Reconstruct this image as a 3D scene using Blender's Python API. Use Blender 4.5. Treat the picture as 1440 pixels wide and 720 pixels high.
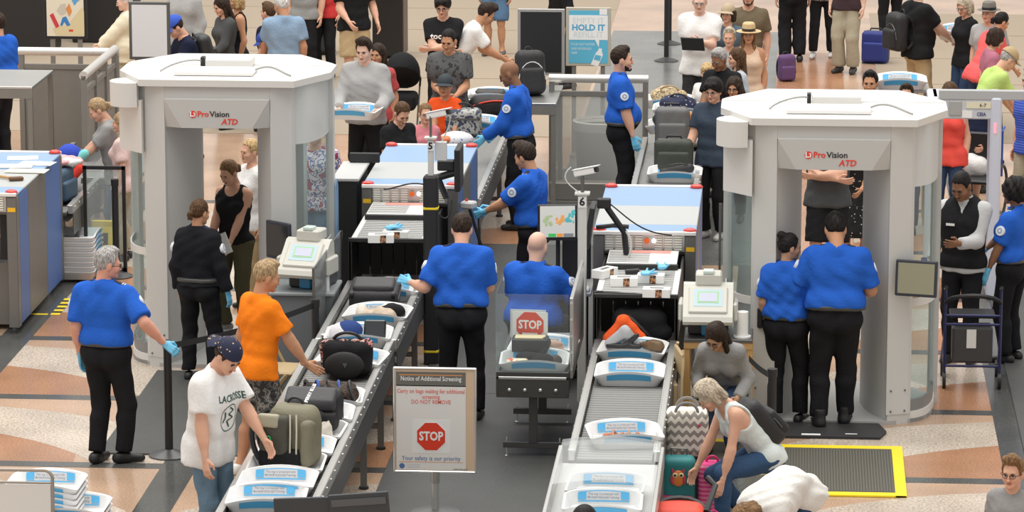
import bpy, math, random
import numpy as np
from mathutils import Matrix, Vector
R = math.radians
for o in list(bpy.data.objects): bpy.data.objects.remove(o)
scn = bpy.context.scene
COL = scn.collection
# ---------------------------------------------------------------- camera, world, lights, exposure
CAM_F, CAM_TH, CAM_PS, CAM_H = 5500.0, math.atan(.2018), math.atan(.0731), 8.06
cam = bpy.data.objects.new('camera', bpy.data.cameras.new('camera'))
COL.objects.link(cam)
cam.location = (0, 0, CAM_H)
cam.rotation_euler = (math.pi/2 - CAM_TH, 0, CAM_PS)
cam.data.sensor_width = 36.0
cam.data.lens = CAM_F/1440*36.0
cam.data.clip_end = 500
scn.camera = cam
wd = bpy.data.worlds.new('hall_daylight'); scn.world = wd; wd.use_nodes = True
bg = wd.node_tree.nodes['Background']
bg.inputs[0].default_value = (1.0, .975, .94, 1); bg.inputs[1].default_value = .55
def area(name, loc, rot, sx, sy, e, col=(1, .97, .92)):
    l = bpy.data.lights.new(name, 'AREA'); l.shape = 'RECTANGLE'; l.size = sx; l.size_y = sy; l.energy = e; l.color = col
    o = bpy.data.objects.new(name, l); COL.objects.link(o); o.location = loc; o.rotation_euler = rot
    return o
area('roof_skylight', (-6, 40, 26), (0, 0, 0), 30, 50, 10500)
area('clerestory_window_light', (-3, 95, 14), (R(100), 0, 0), 60, 14, 5000)
scn.view_settings.view_transform = 'Standard'; scn.view_settings.look = 'None'
scn.view_settings.gamma = 1.0; scn.view_settings.use_curve_mapping = False
scn.view_settings.exposure = 0.42
# ---------------------------------------------------------------- picture point -> place
def _basis():
    fw = np.array([-math.sin(CAM_PS)*math.cos(CAM_TH), math.cos(CAM_PS)*math.cos(CAM_TH), -math.sin(CAM_TH)])
    r = np.array([math.cos(CAM_PS), math.sin(CAM_PS), 0]); return r, np.cross(r, fw), fw
_r, _u, _f = _basis()
def G(px, py, z=0.0):
    d = _f + _r*(px-720)/CAM_F - _u*(py-360)/CAM_F
    t = (z-CAM_H)/d[2]; return Vector((t*d[0], t*d[1], z))
def xz_at(px, py, Y):                      # point of the view ray at world depth Y
    d = _f + _r*(px-720)/CAM_F - _u*(py-360)/CAM_F
    t = Y/d[1]; return Vector((t*d[0], Y, CAM_H+t*d[2]))
# ---------------------------------------------------------------- materials
MATS = {}
def mat(name, col, rough=.5, metal=0, bump=0, bscale=60, var=0, vscale=8, emit=0, alpha=1, trans=0, spec=.5, sheen=0):
    if name in MATS: return MATS[name]
    m = bpy.data.materials.new(name); m.use_nodes = True; MATS[name] = m
    nt = m.node_tree; b = nt.nodes['Principled BSDF']
    b.inputs['Base Color'].default_value = (*col, 1); b.inputs['Roughness'].default_value = rough
    b.inputs['Metallic'].default_value = metal; b.inputs['Specular IOR Level'].default_value = spec
    if emit: b.inputs['Emission Color'].default_value = (*col, 1); b.inputs['Emission Strength'].default_value = emit
    if alpha < 1: b.inputs['Alpha'].default_value = alpha
    if trans: b.inputs['Transmission Weight'].default_value = trans
    if sheen: b.inputs['Sheen Weight'].default_value = sheen
    if var or bump:
        tc = nt.nodes.new('ShaderNodeTexCoord')
        if var:
            n = nt.nodes.new('ShaderNodeTexNoise'); n.inputs['Scale'].default_value = vscale; n.inputs['Detail'].default_value = 3
            nt.links.new(tc.outputs['Object'], n.inputs['Vector'])
            mx = nt.nodes.new('ShaderNodeMix'); mx.data_type = 'RGBA'
            mx.inputs[6].default_value = (*[max(0, c*(1-var)) for c in col], 1); mx.inputs[7].default_value = (*[min(1, c*(1+var)) for c in col], 1)
            nt.links.new(n.outputs['Fac'], mx.inputs[0]); nt.links.new(mx.outputs[2], b.inputs['Base Color'])
        if bump:
            n = nt.nodes.new('ShaderNodeTexNoise'); n.inputs['Scale'].default_value = bscale; n.inputs['Detail'].default_value = 2
            nt.links.new(tc.outputs['Object'], n.inputs['Vector'])
            bp = nt.nodes.new('ShaderNodeBump'); bp.inputs['Strength'].default_value = bump; bp.inputs['Distance'].default_value = .02
            nt.links.new(n.outputs['Fac'], bp.inputs['Height']); nt.links.new(bp.outputs['Normal'], b.inputs['Normal'])
    return m
def ramp_mat(name, kind, scale, stops, rough=.8, coord='Object', interp='CONSTANT', detail=2, bump=0, vscale=(1, 1, 1)):
    """pattern material: noise / voronoi / wave value through a colour ramp"""
    if name in MATS: return MATS[name]
    m = bpy.data.materials.new(name); m.use_nodes = True; MATS[name] = m
    nt = m.node_tree; b = nt.nodes['Principled BSDF']; b.inputs['Roughness'].default_value = rough
    tc = nt.nodes.new('ShaderNodeTexCoord'); mp = nt.nodes.new('ShaderNodeMapping'); mp.inputs['Scale'].default_value = vscale
    nt.links.new(tc.outputs[coord], mp.inputs['Vector'])
    if kind == 'noise':
        n = nt.nodes.new('ShaderNodeTexNoise'); n.inputs['Detail'].default_value = detail; out = 'Fac'
    elif kind == 'voronoi':
        n = nt.nodes.new('ShaderNodeTexVoronoi'); out = 'Distance'
    else:
        n = nt.nodes.new('ShaderNodeTexWave'); n.bands_direction = kind; out = 'Fac'
    n.inputs['Scale'].default_value = scale
    nt.links.new(mp.outputs[0], n.inputs['Vector'])
    r = nt.nodes.new('ShaderNodeValToRGB'); r.color_ramp.interpolation = interp
    el = r.color_ramp.elements
    while len(el) < len(stops): el.new(.5)
    for e, (p, c) in zip(el, stops): e.position = p; e.color = (*c, 1)
    nt.links.new(n.outputs[out], r.inputs[0]); nt.links.new(r.outputs[0], b.inputs['Base Color'])
    return m
def speckle(name, base, dark, light, scale=55, rough=.22, big=.15):
    """polished granite: base colour with dark and light chips"""
    if name in MATS: return MATS[name]
    m = bpy.data.materials.new(name); m.use_nodes = True; MATS[name] = m
    nt = m.node_tree; b = nt.nodes['Principled BSDF']; b.inputs['Roughness'].default_value = rough
    tc = nt.nodes.new('ShaderNodeTexCoord')
    n = nt.nodes.new('ShaderNodeTexNoise'); n.inputs['Scale'].default_value = scale; n.inputs['Detail'].default_value = 4; n.inputs['Roughness'].default_value = .7
    n2 = nt.nodes.new('ShaderNodeTexNoise'); n2.inputs['Scale'].default_value = 1.3; n2.inputs['Detail'].default_value = 3
    nt.links.new(tc.outputs['Object'], n.inputs['Vector']); nt.links.new(tc.outputs['Object'], n2.inputs['Vector'])
    r = nt.nodes.new('ShaderNodeValToRGB'); el = r.color_ramp.elements; el.new(.5)
    el[0].position = .34; el[0].color = (*dark, 1); el[1].position = .5; el[1].color = (*base, 1); el[2].position = .66; el[2].color = (*light, 1)
    nt.links.new(n.outputs['Fac'], r.inputs[0])
    mx = nt.nodes.new('ShaderNodeMix'); mx.data_type = 'RGBA'; mx.blend_type = 'MULTIPLY'; mx.inputs[0].default_value = 1
    r2 = nt.nodes.new('ShaderNodeValToRGB'); r2.color_ramp.elements[0].color = (1-big*2,)*3+(1,); r2.color_ramp.elements[1].color = (1, 1, 1, 1)
    r2.color_ramp.elements[0].position = .3; r2.color_ramp.elements[1].position = .7
    nt.links.new(n2.outputs['Fac'], r2.inputs[0])
    nt.links.new(r.outputs[0], mx.inputs[6]); nt.links.new(r2.outputs[0], mx.inputs[7]); nt.links.new(mx.outputs[2], b.inputs['Base Color'])
    return m
def glass(name, tint=(.9, .95, .95), alpha=.18, rough=.03):
    if name in MATS: return MATS[name]
    m = bpy.data.materials.new(name); m.use_nodes = True; MATS[name] = m
    nt = m.node_tree; nt.nodes.clear()
    out = nt.nodes.new('ShaderNodeOutputMaterial'); t = nt.nodes.new('ShaderNodeBsdfTransparent'); t.inputs[0].default_value = (*tint, 1)
    g = nt.nodes.new('ShaderNodeBsdfPrincipled'); g.inputs['Base Color'].default_value = (.85, .88, .88, 1); g.inputs['Roughness'].default_value = rough
    mx = nt.nodes.new('ShaderNodeMixShader'); mx.inputs[0].default_value = alpha
    nt.links.new(t.outputs[0], mx.inputs[1]); nt.links.new(g.outputs[0], mx.inputs[2]); nt.links.new(mx.outputs[0], out.inputs[0])
    return m
# ---------------------------------------------------------------- objects
def tag(o, label=None, cat=None, group=None, kind=None):
    if label: o['label'] = label
    if cat: o['category'] = cat
    if group: o['group'] = group
    if kind: o['kind'] = kind
    return o
def empty(name, loc, rz=0, label=None, cat=None, group=None):
    o = bpy.data.objects.new(name, None); COL.objects.link(o); o.empty_display_size = .2
    o.location = loc; o.rotation_euler = (0, 0, R(rz)); return tag(o, label, cat, group)
def mkobj(name, me, parent=None, loc=None, M=None):
    o = bpy.data.objects.new(name, me); COL.objects.link(o); o.parent = parent
    if loc is not None: o.location = loc
    if M is not None: o.matrix_local = M
    return o
def copy_tree(o, parent=None):
    c = o.copy(); COL.objects.link(c); c.parent = parent
    for ch in o.children: copy_tree(ch, c)
    return c
def T(x=0, y=0, z=0): return Matrix.Translation((x, y, z))
def RZ(d): return Matrix.Rotation(R(d), 4, 'Z')
def RX(d): return Matrix.Rotation(R(d), 4, 'X')
def RY(d): return Matrix.Rotation(R(d), 4, 'Y')
def frame(a, b):                            # matrix with Z along a->b
    z = (Vector(b)-Vector(a)).normalized(); return Matrix.Translation(a) @ z.to_track_quat('Z', 'Y').to_matrix().to_4x4()
class MB:
    def __init__(s): s.v = []; s.f = []; s.m = []
    def add(s, vs, fs, mi=0, M=None):
        k = len(s.v)
        if M is not None: vs = [tuple(M @ Vector(v)) for v in vs]
        s.v += [tuple(v) for v in vs]; s.f += [tuple(i+k for i in f) for f in fs]; s.m += [mi]*len(fs); return s
    def box(s, c, d, mi=0, M=None, ch=0.0):
        cx, cy, cz = c; a, b, e = d[0]/2, d[1]/2, d[2]/2
        if ch <= 0:
            vs = [(cx+x*a, cy+y*b, cz+z*e) for z in (-1, 1) for y in (-1, 1) for x in (-1, 1)]
            return s.add(vs, [(0, 2, 3, 1), (4, 5, 7, 6), (0, 1, 5, 4), (2, 6, 7, 3), (0, 4, 6, 2), (1, 3, 7, 5)], mi, M)
        ch = min(ch, a*.9, b*.9, e*.9); vs = []; ix = {}
        for x in (-1, 1):
            for y in (-1, 1):
                for z in (-1, 1):
                    for ax in range(3):
                        ix[(x, y, z, ax)] = len(vs)
                        vs.append((cx+x*(a-(ch if ax != 0 else 0)), cy+y*(b-(ch if ax != 1 else 0)), cz+z*(e-(ch if ax != 2 else 0))))
        fs = []
        for sg in (-1, 1):
            q = [(-1, -1), (1, -1), (1, 1), (-1, 1)]
            if sg < 0: q = q[::-1]
            fs.append([ix[(sg, y, z, 0)] for y, z in q]); fs.append([ix[(x, sg, z, 1)] for z, x in q]); fs.append([ix[(x, y, sg, 2)] for x, y in q])
        for p in (-1, 1):
            for q in (-1, 1):
                fs.append([ix[(-1, p, q, 1)], ix[(1, p, q, 1)], ix[(1, p, q, 2)], ix[(-1, p, q, 2)]][::(-1 if p*q > 0 else 1)])
                fs.append([ix[(p, -1, q, 0)], ix[(p, 1, q, 0)], ix[(p, 1, q, 2)], ix[(p, -1, q, 2)]][::(1 if p*q > 0 else -1)])
                fs.append([ix[(p, q, -1, 0)], ix[(p, q, 1, 0)], ix[(p, q, 1, 1)], ix[(p, q, -1, 1)]][::(-1 if p*q > 0 else 1)])
        for x in (-1, 1):
            for y in (-1, 1):
                for z in (-1, 1):
                    t = [ix[(x, y, z, 0)], ix[(x, y, z, 1)], ix[(x, y, z, 2)]]
                    fs.append(t if x*y*z > 0 else t[::-1])
        return s.add(vs, fs, mi, M)
    def cyl(s, a, b, r, r2=None, n=12, mi=0, caps=True):
        r2 = r if r2 is None else r2; F = frame(a, b); L = (Vector(b)-Vector(a)).length
        vs = [(r*math.cos(2*math.pi*i/n), r*math.sin(2*math.pi*i/n), 0) for i in range(n)] + [(r2*math.cos(2*math.pi*i/n), r2*math.sin(2*math.pi*i/n), L) for i in range(n)]
        fs = [(i, (i+1) % n, n+(i+1) % n, n+i) for i in range(n)]
        if caps: fs += [tuple(range(n))[::-1], tuple(range(n, 2*n))]
        return s.add(vs, fs, mi, F)
    def tube(s, pts, r, n=8, mi=0, closed=False):
        pts = [Vector(p) for p in pts]; N = len(pts); vs = []; fs = []; up = Vector((0, 0, 1))
        rr = r if isinstance(r, (list, tuple)) else [r]*N; prev = None
        for i, p in enumerate(pts):
            a = pts[(i-1) % N] if (closed or i > 0) else p; b = pts[(i+1) % N] if (closed or i < N-1) else p
            t = (b-a).normalized()
            if prev is None: x = t.orthogonal().normalized()
            else: x = (prev - t*prev.dot(t)); x = x.normalized() if x.length > 1e-6 else t.orthogonal().normalized()
            prev = x; y = t.cross(x)
            vs += [tuple(p + rr[i]*(math.cos(2*math.pi*k/n)*x + math.sin(2*math.pi*k/n)*y)) for k in range(n)]
        M_ = N if closed else N-1
        for i in range(M_):
            j = (i+1) % N
            fs += [(i*n+k, i*n+(k+1) % n, j*n+(k+1) % n, j*n+k) for k in range(n)]
        if not closed: fs += [tuple(range(n))[::-1], tuple(range((N-1)*n, N*n))]
        return s.add(vs, fs, mi)
    def prism(s, poly, z0, z1, mi=0, M=None):
        n = len(poly)
        ar = sum(poly[i][0]*poly[(i+1) % n][1]-poly[(i+1) % n][0]*poly[i][1] for i in range(n))
        if ar < 0: poly = poly[::-1]
        vs = [(x, y, z0) for x, y in poly]+[(x, y, z1) for x, y in poly]
        fs = [tuple(range(n))[::-1], tuple(range(n, 2*n))]+[(i, (i+1) % n, n+(i+1) % n, n+i) for i in range(n)]
        return s.add(vs, fs, mi, M)
    def lathe(s, prof, n=20, mi=0, M=None, cap=True):
        vs = []; fs = []; k = len(prof)
        for r, z in prof: vs += [(r*math.cos(2*math.pi*i/n), r*math.sin(2*math.pi*i/n), z) for i in range(n)]
        for j in range(k-1): fs += [(j*n+i, j*n+(i+1) % n, (j+1)*n+(i+1) % n, (j+1)*n+i) for i in range(n)]
        if cap: fs += [tuple(range(n))[::-1], tuple(range((k-1)*n, k*n))]
        return s.add(vs, fs, mi, M)
    def ell(s, c, rad, nu=10, nv=7, mi=0, M=None):
        vs = [(c[0], c[1], c[2]-rad[2])]; fs = []
        for j in range(1, nv):
            t = math.pi*j/nv - math.pi/2
            vs += [(c[0]+rad[0]*math.cos(t)*math.cos(2*math.pi*i/nu), c[1]+rad[1]*math.cos(t)*math.sin(2*math.pi*i/nu), c[2]+rad[2]*math.sin(t)) for i in range(nu)]
        vs.append((c[0], c[1], c[2]+rad[2])); L = len(vs)-1
        fs += [(0, 1+(i+1) % nu, 1+i) for i in range(nu)]
        for j in range(nv-2): fs += [(1+j*nu+i, 1+j*nu+(i+1) % nu, 1+(j+1)*nu+(i+1) % nu, 1+(j+1)*nu+i) for i in range(nu)]
        fs += [(1+(nv-2)*nu+i, 1+(nv-2)*nu+(i+1) % nu, L) for i in range(nu)]
        return s.add(vs, fs, mi, M)
    def patch(s, fn, nu, nv, mi=0, both=False):
        vs = [fn(i/nu, j/nv) for j in range(nv+1) for i in range(nu+1)]
        fs = [(j*(nu+1)+i, j*(nu+1)+i+1, (j+1)*(nu+1)+i+1, (j+1)*(nu+1)+i) for j in range(nv) for i in range(nu)]
        return s.add(vs, fs, mi)
    def mesh(s, name, mats, smooth=35):
        me = bpy.data.meshes.new(name); me.from_pydata(s.v, [], s.f)
        for m in (mats if isinstance(mats, (list, tuple)) else [mats]): me.materials.append(m)
        if len(set(s.m)) > 1: me.polygons.foreach_set('material_index', s.m)
        if smooth:
            me.shade_smooth(); me.set_sharp_from_angle(angle=R(smooth))
        me.update(); return me
    def build(s, name, mats, parent=None, loc=None, M=None, smooth=35):
        return mkobj(name, s.mesh(name, mats, smooth), parent, loc, M)
def box(name, c, d, m, parent=None, ch=.004, M=None): return MB().box(c, d, ch=ch).build(name, m, parent, M=M)
def cyl(name, a, b, r, m, parent=None, r2=None, n=14): return MB().cyl(a, b, r, r2, n).build(name, m, parent)
def tube(name, pts, r, m, parent=None, n=8): return MB().tube(pts, r, n).build(name, m, parent)
_TX = {}
def text_mesh(s, size, m, ext=.001, align='CENTER', off=0, shear=0, sx=1, space=1):
    k = (s, size, m.name, ext, align, off, shear, sx, space)
    if k in _TX: return _TX[k]
    c = bpy.data.curves.new('lettering', 'FONT'); c.body = s; c.size = size; c.extrude = ext; c.align_x = align; c.align_y = 'CENTER'
    c.offset = off; c.shear = shear; c.space_character = space; c.resolution_u = 2
    o = bpy.data.objects.new('lettering', c); me = bpy.data.meshes.new_from_object(o); bpy.data.objects.remove(o)
    if sx != 1: me.transform(Matrix.Diagonal((sx, 1, 1, 1)))
    me.materials.clear(); me.materials.append(m); me.name = 'lettering'; _TX[k] = me; return me
def text(s, size, m, parent, M, name='lettering', **kw): return mkobj(name, text_mesh(s, size, m, **kw), parent, M=M)
FRONT = RX(90)                              # lettering standing upright, read from -Y
def arc(cx, cy, r, a0, a1, n): return [(cx+r*math.cos(R(a0+(a1-a0)*i/n)), cy+r*math.sin(R(a0+(a1-a0)*i/n))) for i in range(n+1)]
def bez(p0, p1, p2, p3, n=10):
    p0, p1, p2, p3 = map(Vector, (p0, p1, p2, p3)); out = []
    for i in range(n+1):
        t = i/n; out.append((1-t)**3*p0+3*(1-t)**2*t*p1+3*(1-t)*t*t*p2+t**3*p3)
    return out
# common materials
STEEL = mat('brushed_steel', (.55, .55, .54), .35, .9, var=.06, vscale=3)
DSTEEL = mat('dark_steel', (.16, .16, .155), .45, .7)
ALU = mat('aluminium', (.78, .78, .77), .3, .85)
BLACK = mat('black_plastic', (.015, .015, .017), .45)
BLACKR = mat('black_rubber', (.025, .025, .027), .75, bump=.1)
WHITE = mat('white_plastic', (.84, .84, .83), .4)
CREAM = mat('cream_plastic', (.78, .77, .71), .45)
GREYP = mat('scanner_grey', (.60, .60, .585), .5, var=.02, vscale=2)
LGREYP = mat('scanner_roof_white', (.70, .69, .665), .5, var=.02, vscale=2)
RED = mat('red_print', (.78, .05, .03), .5)
BLUEP = mat('label_blue', (.10, .46, .80), .5)
INK = mat('black_ink', (.02, .02, .022), .6)
WINK = mat('white_ink', (.9, .9, .9), .6)
YEL = mat('yellow_tape', (.95, .72, .02), .5)
GLASS = glass('clear_glass')
SCREEN = mat('dark_screen', (.03, .035, .04), .12)
# ================================================================ the floor
PEACH = speckle('granite_peach', (.60, .40, .27), (.42, .26, .17), (.72, .55, .42), 70)
SALMON = speckle('granite_salmon', (.50, .25, .135), (.34, .16, .085), (.60, .36, .22), 60)
BEIGE = speckle('granite_beige', (.66, .56, .46), (.40, .27, .19), (.80, .74, .66), 45)
DGREY = speckle('granite_charcoal', (.10, .105, .10), (.06, .06, .06), (.15, .15, .15), 90, .2)
MGREY = speckle('granite_grey', (.20, .20, .19), (.13, .13, .125), (.27, .27, .26), 60, .25)
CARPET = mat('tan_carpet', (.37, .30, .225), .85, bump=.2, bscale=90, var=.08, vscale=30)
floor = MB().box((-4, 50, -.06), (60, 70, .12)).build('floor', PEACH, smooth=0); tag(floor, kind='structure')
NX = [-7.3, -5.0, -2.7, -.4, 1.9, 4.2]; NY = [26.2+2.35*k for k in range(8)]     # inlay grid
for i, x in enumerate(NX): MB().box((x, 35, .0015), (.3, 20, .003)).build('inlay_strip', DGREY, floor, smooth=0)
for y in NY: MB().box((-3, y, .001), (20, .17, .002)).build('inlay_strip', DGREY, floor, smooth=0)
# in every bay: a pale speckled crescent and a salmon corner lens, flush stone inlays
_cr = {}
def crescent(w, d, flip):
    k = (w, d, flip)
    if k in _cr: return _cr[k]
    mb = MB(); n = 14
    o = arc(w*.5+.35, -d*.5-1.0, 2.95, 78, 176, n); i_ = arc(w*.5+.7, -d*.5-1.25, 2.45, 78, 176, n)
    cl = lambda p: (max(-w/2, min(w/2, p[0])), max(-d/2, min(d/2, p[1])))
    o = [cl(p) for p in o]; i_ = [cl(p) for p in i_]
    if flip: o = [(-x, y) for x, y in o]; i_ = [(-x, y) for x, y in i_]
    vs = [(x, y, 0) for x, y in o]+[(x, y, 0) for x, y in i_]; m = n+1
    fs = [(j, j+1, m+j+1, m+j) for j in range(n)]
    if flip: fs = [f[::-1] for f in fs]
    mb.add(vs, [f[::-1] for f in fs]); _cr[k] = mb.mesh('crescent_inlay', BEIGE, 0); return _cr[k]
def lens(w, d, flip):
    k = ('l', w, d, flip)
    if k in _cr: return _cr[k]
    p = [(w/2, -d/2)]+arc(w/2, -d/2, 1.25, 90, 180, 10)
    if flip: p = [(-x, y) for x, y in p][::-1]
    _cr[k] = MB().add([(x, y, 0) for x, y in p], [tuple(range(len(p)))]).mesh('corner_inlay', SALMON, 0); return _cr[k]
for i in range(len(NX)-1):
    for j in range(len(NY)-1):
        cx = (NX[i]+NX[i+1])/2; cy = (NY[j]+NY[j+1])/2; w = 2.0; d = 2.18; fl = (i % 2 == 0)
        mkobj('crescent_inlay', crescent(w, d, fl), floor, (cx, cy, .0012)); mkobj('corner_inlay', lens(w, d, fl), floor, (cx, cy, .0008))
# the far hall: carpet bands and a grey stone aisle
for k in range(7):
    y0 = 47.2+k*2.3
    MB().box((-7.2, y0+1.14, .002), (9.0, 2.26, .006)).build('carpet_band', CARPET, floor, smooth=0)
MB().box((-1.4, 48, .0015), (2.5, 17, .004)).build('stone_aisle', MGREY, floor, smooth=0)
for k in range(5): MB().box((3.2, 48.3+k*2.3, .002), (4.2, 2.26, .006)).build('carpet_band', CARPET, floor, smooth=0)
MB().box((.2, 47, .0018), (.9, 15, .0045)).build('stone_aisle', SALMON, floor, smooth=0)
RUB = mat('charcoal_rubber_mat', (.060, .062, .060), .55, bump=.15, bscale=25, var=.2, vscale=3)
def mat_piece(name, x0, x1, y0, y1, label, h=.012):
    o = MB().box((0, 0, h/2), (x1-x0, y1-y0, h), ch=.004).build(name, RUB, loc=((x0+x1)/2, (y0+y1)/2, .004), smooth=0)
    return tag(o, label, 'mat')
mat_piece('rubber_mat', -3.3, -1.72, 25.5, 33.6, 'long charcoal rubber mat on the aisle floor between lanes 5 and 6, nearest piece')
mat_piece('rubber_mat', -3.3, -1.72, 33.62, 40.4, 'charcoal rubber mat under the three officers between the lanes, farther piece')
mat_piece('rubber_mat', -5.74, -4.16, 31.26, 34.3, 'charcoal rubber mat under the post at the near left of the left scanner')
mat_piece('rubber_mat', 1.95, 2.9, 30.4, 40, 'dark rubber runner at the far right under the officer at the right edge')
# ================================================================ body scanners
FROST = glass('frosted_panel', (.8, .82, .82), .62, .4)
SGLASS = glass('scanner_glass', (.90, .94, .94), .07, .05)
DKBLUE = mat('navy_trim', (.02, .03, .08), .4)
LBLUE = mat('cable_blue', (.25, .42, .65), .5)
def monitor(root, c, w, h, yaw, tilt, scr, name='monitor_screen'):
    M = T(*c) @ RZ(yaw) @ RX(tilt)
    a = MB().box((0, .02, 0), (w, .04, h), ch=.008).build('monitor_housing', mat('monitor_navy', (.03, .035, .05), .4), root, M=M)
    MB().box((0, -.0015, 0), (w*.87, .003, h*.84)).build(name, scr, a)
    b = MB(); b.cyl((0, .04, 0), (0, .12, 0), .03); b.box((0, .13, 0), (.08, .03, .12), ch=.004); b.build('monitor_bracket', BLACK, a)
    return a
def scanner(x, y, label, mon):
    r = empty('body_scanner', (x, y, 0), 0, label, 'body scanner', 'walk-in body scanners')
    # base
    side = [tuple(p[:2]) for p in bez((.685, .12, 0), (.86, .20, 0), (.92, .50, 0), (.915, .88, 0), 10)]
    outl = [(-.69, .1), (-.48, 0), (.48, 0), (.69, .1)]+side+[(.95, 1.0), (.6, 1.5), (-.6, 1.5), (-.95, 1.0)]+[(-a, b) for a, b in side[::-1]]
    MB().prism(outl, 0, .035).build('base_plate', mat('scanner_base', (.42, .42, .41), .5), r)
    for s in (-1, 1):
        fl = (lambda p: [(s*a, b) for a, b in p])
        col = MB(); col.prism(fl([(.48, 0), (.665, .07), (.69, .11), (.68, .24), (.455, .14)]), .09, 2.605); col.prism(fl([(.49, .01), (.66, .08), (.68, .11), (.68, .2), (.46, .12)]), 0, .09)
        c_ = col.build('front_column', GREYP, r)
        for z in (.12, .3):
            for bx_, by_ in ((.52, .016), (.64, .060)): MB().cyl((s*bx_, by_, z), (s*bx_, by_-.012, z), .008, n=8).build('bolt', DSTEEL, c_)
        cur = [tuple(p[:2]) for p in bez((.47, .06, 0), (.30, .35, 0), (.25, .65, 0), (.27, .85, 0), 8)]+[tuple(p[:2]) for p in bez((.27, .85, 0), (.28, 1.1, 0), (.36, 1.3, 0), (.44, 1.42, 0), 8)][1:]
        inner = MB().prism(fl(cur+[(a+.05, b) for a, b in cur[::-1]]), .035, 2.58).build('inner_wall', GREYP, r)
        sm = MB(); sm.box((s*.297, .62, 1.2), (.004, .006, 2.2)); sm.build('panel_seam', DSTEEL, inner)
        MB().prism(fl([(.44, 1.38), (.60, 1.38), (.62, 1.50), (.44, 1.50)]), 0, 2.60).build('rear_column', GREYP, r)
        MB().prism(fl([(.875, .86), (.945, .86), (.945, .99), (.86, .99)]), 0, 2.60).build('side_post', GREYP, r)
        def wall(z0, z1, th, name, m, par=r, o=0.0):
            ps = [(a+o, b) for a, b in side]; return MB().prism(fl(ps+[(a-th, b) for a, b in ps[::-1]]), z0, z1).build(name, m, par)
        wall(0, .10, .05, 'side_plinth', LGREYP); wall(.10, .20, .03, 'side_kick_band', mat('kick_grey', (.22, .22, .22), .35), o=-.01)
        gp = wall(.2, 2.06, .012, 'side_glass', SGLASS, o=-.01); wall(1.02, 1.09, .012, 'glass_strap', LGREYP, gp, .006)
        wall(2.06, 2.60, .014, 'upper_frosted_panel', FROST, o=-.008)
        MB().prism(fl([(.92, .99), (.93, 1.01), (.60, 1.5), (.58, 1.48)]), .1, 2.58).build('rear_glass', SGLASS, r)
    # left side: upper cover and half round housing under the roof edge
    MB().prism([(-.94, .28), (-.69, .0), (-.68, .2), (-.90, .55)], 1.98, 2.46).build('upper_cover', LGREYP, r)
    MB().prism(arc(-.82, .17, .18, 60, 300, 14), 2.40, 2.62).build('half_round_housing', LGREYP, r)
    # header with chamfered corners
    hd = MB(); hd.box((0, .06, 2.545), (.96, .12, .12), ch=.003)
    hd.add([(-.475, 0, 2.485), (.475, 0, 2.485), (.32, -.035, 2.225), (-.32, -.035, 2.225), (-.475, -.035, 2.485), (.475, -.035, 2.485), (-.478, .03, 2.225), (.478, .03, 2.225), (-.478, .12, 2.225), (.478, .12, 2.225), (-.478, .12, 2.485), (.478, .12, 2.485), (-.478, 0, 2.490), (.478, 0, 2.490)],
           [(3, 2, 5, 4), (6, 3, 4), (2, 7, 5), (4, 5, 13, 12), (6, 8, 9, 7, 2, 3), (6, 4, 12, 10, 8), (7, 9, 11, 13, 5)])
    h_ = hd.build('header', mat('header_grey', (.53, .53, .515), .5), r, smooth=0)
    lg = MB(); F = T(-.215, -.0365, 2.350) @ FRONT
    lg.lathe([(0, .002), (.033, .002), (.033, 0)], 24, 0, F, cap=False); lg.build('logo_disc', RED, h_)
    text('L', .062, WINK, h_, T(-.228, -.040, 2.350) @ FRONT, off=.002); text('3', .05, WINK, h_, T(-.201, -.040, 2.347) @ FRONT, off=.001)
    text('Pro', .072, RED, h_, T(-.175, -.0375, 2.352) @ FRONT, align='LEFT', off=.0016); text('Vision', .072, INK, h_, T(-.062, -.0375, 2.352) @ FRONT, align='LEFT', off=.0012)
    text('ATD', .072, RED, h_, T(.115, -.0375, 2.283) @ FRONT, off=.002, shear=.2)
    # roof
    oct_ = [(-.70, -.03), (.70, -.03), (.97, .52), (.97, .98), (.60, 1.52), (-.60, 1.52), (-.97, .98), (-.97, .52)]
    rf = MB(); rf.prism(oct_, 2.60, 2.66); o2 = [(a*.96, .8+(b-.8)*.96) for a, b in oct_]
    n = len(oct_); rf.add([(a, b, 2.66) for a, b in oct_]+[(a, b, 2.675) for a, b in o2], [(i, (i+1) % n, n+(i+1) % n, n+i) for i in range(n)]+[tuple(range(n, 2*n))])
    rf_ = rf.build('roof', LGREYP, r, smooth=0)
    MB().box((0, .8, 2.677), (1.9, .006, .004)).build('roof_seam', GREYP, rf_)
    MB().box((-.05, .28, 2.697), (.72, .34, .035), ch=.006).build('electronics_tray', WHITE, r)
    MB().box((.02, .72, 2.717), (.42, .30, .08), ch=.006).build('electronics_box', LGREYP, r)
    MB().box((-.215, .62, 2.732), (.035, .10, .09)).build('connector_block', BLACK, r)
    MB().tube(bez((.3, .3, 2.707), (.45, .45, 2.762), (.55, .1, 2.722), (.66, .08, 2.692)), .010, 6).build('roof_cable', mat('grey_cable', (.35, .35, .34), .5), r)
    MB().tube(bez((-.22, .6, 2.742), (-.3, .3, 2.812), (-.5, .5, 2.722), (-.55, .25, 2.697)), .008, 6).build('roof_cable', mat('grey_cable', (.35, .35, .34), .5), r)
    if mon == 'l': monitor(r, (.56, -.22, 1.24), .30, .34, -38, 0, SCREEN); MB().box((.62, -.04, 1.26), (.05, .22, .06), ch=.004).build('monitor_arm', BLACK, r)
    else: monitor(r, (.71, -.10, 1.31), .36, .31, -14, -6, mat('olive_screen', (.30, .29, .20), .3)); MB().box((.78, .02, 1.38), (.05, .12, .16), ch=.004).build('monitor_arm', DKBLUE, r)
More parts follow.
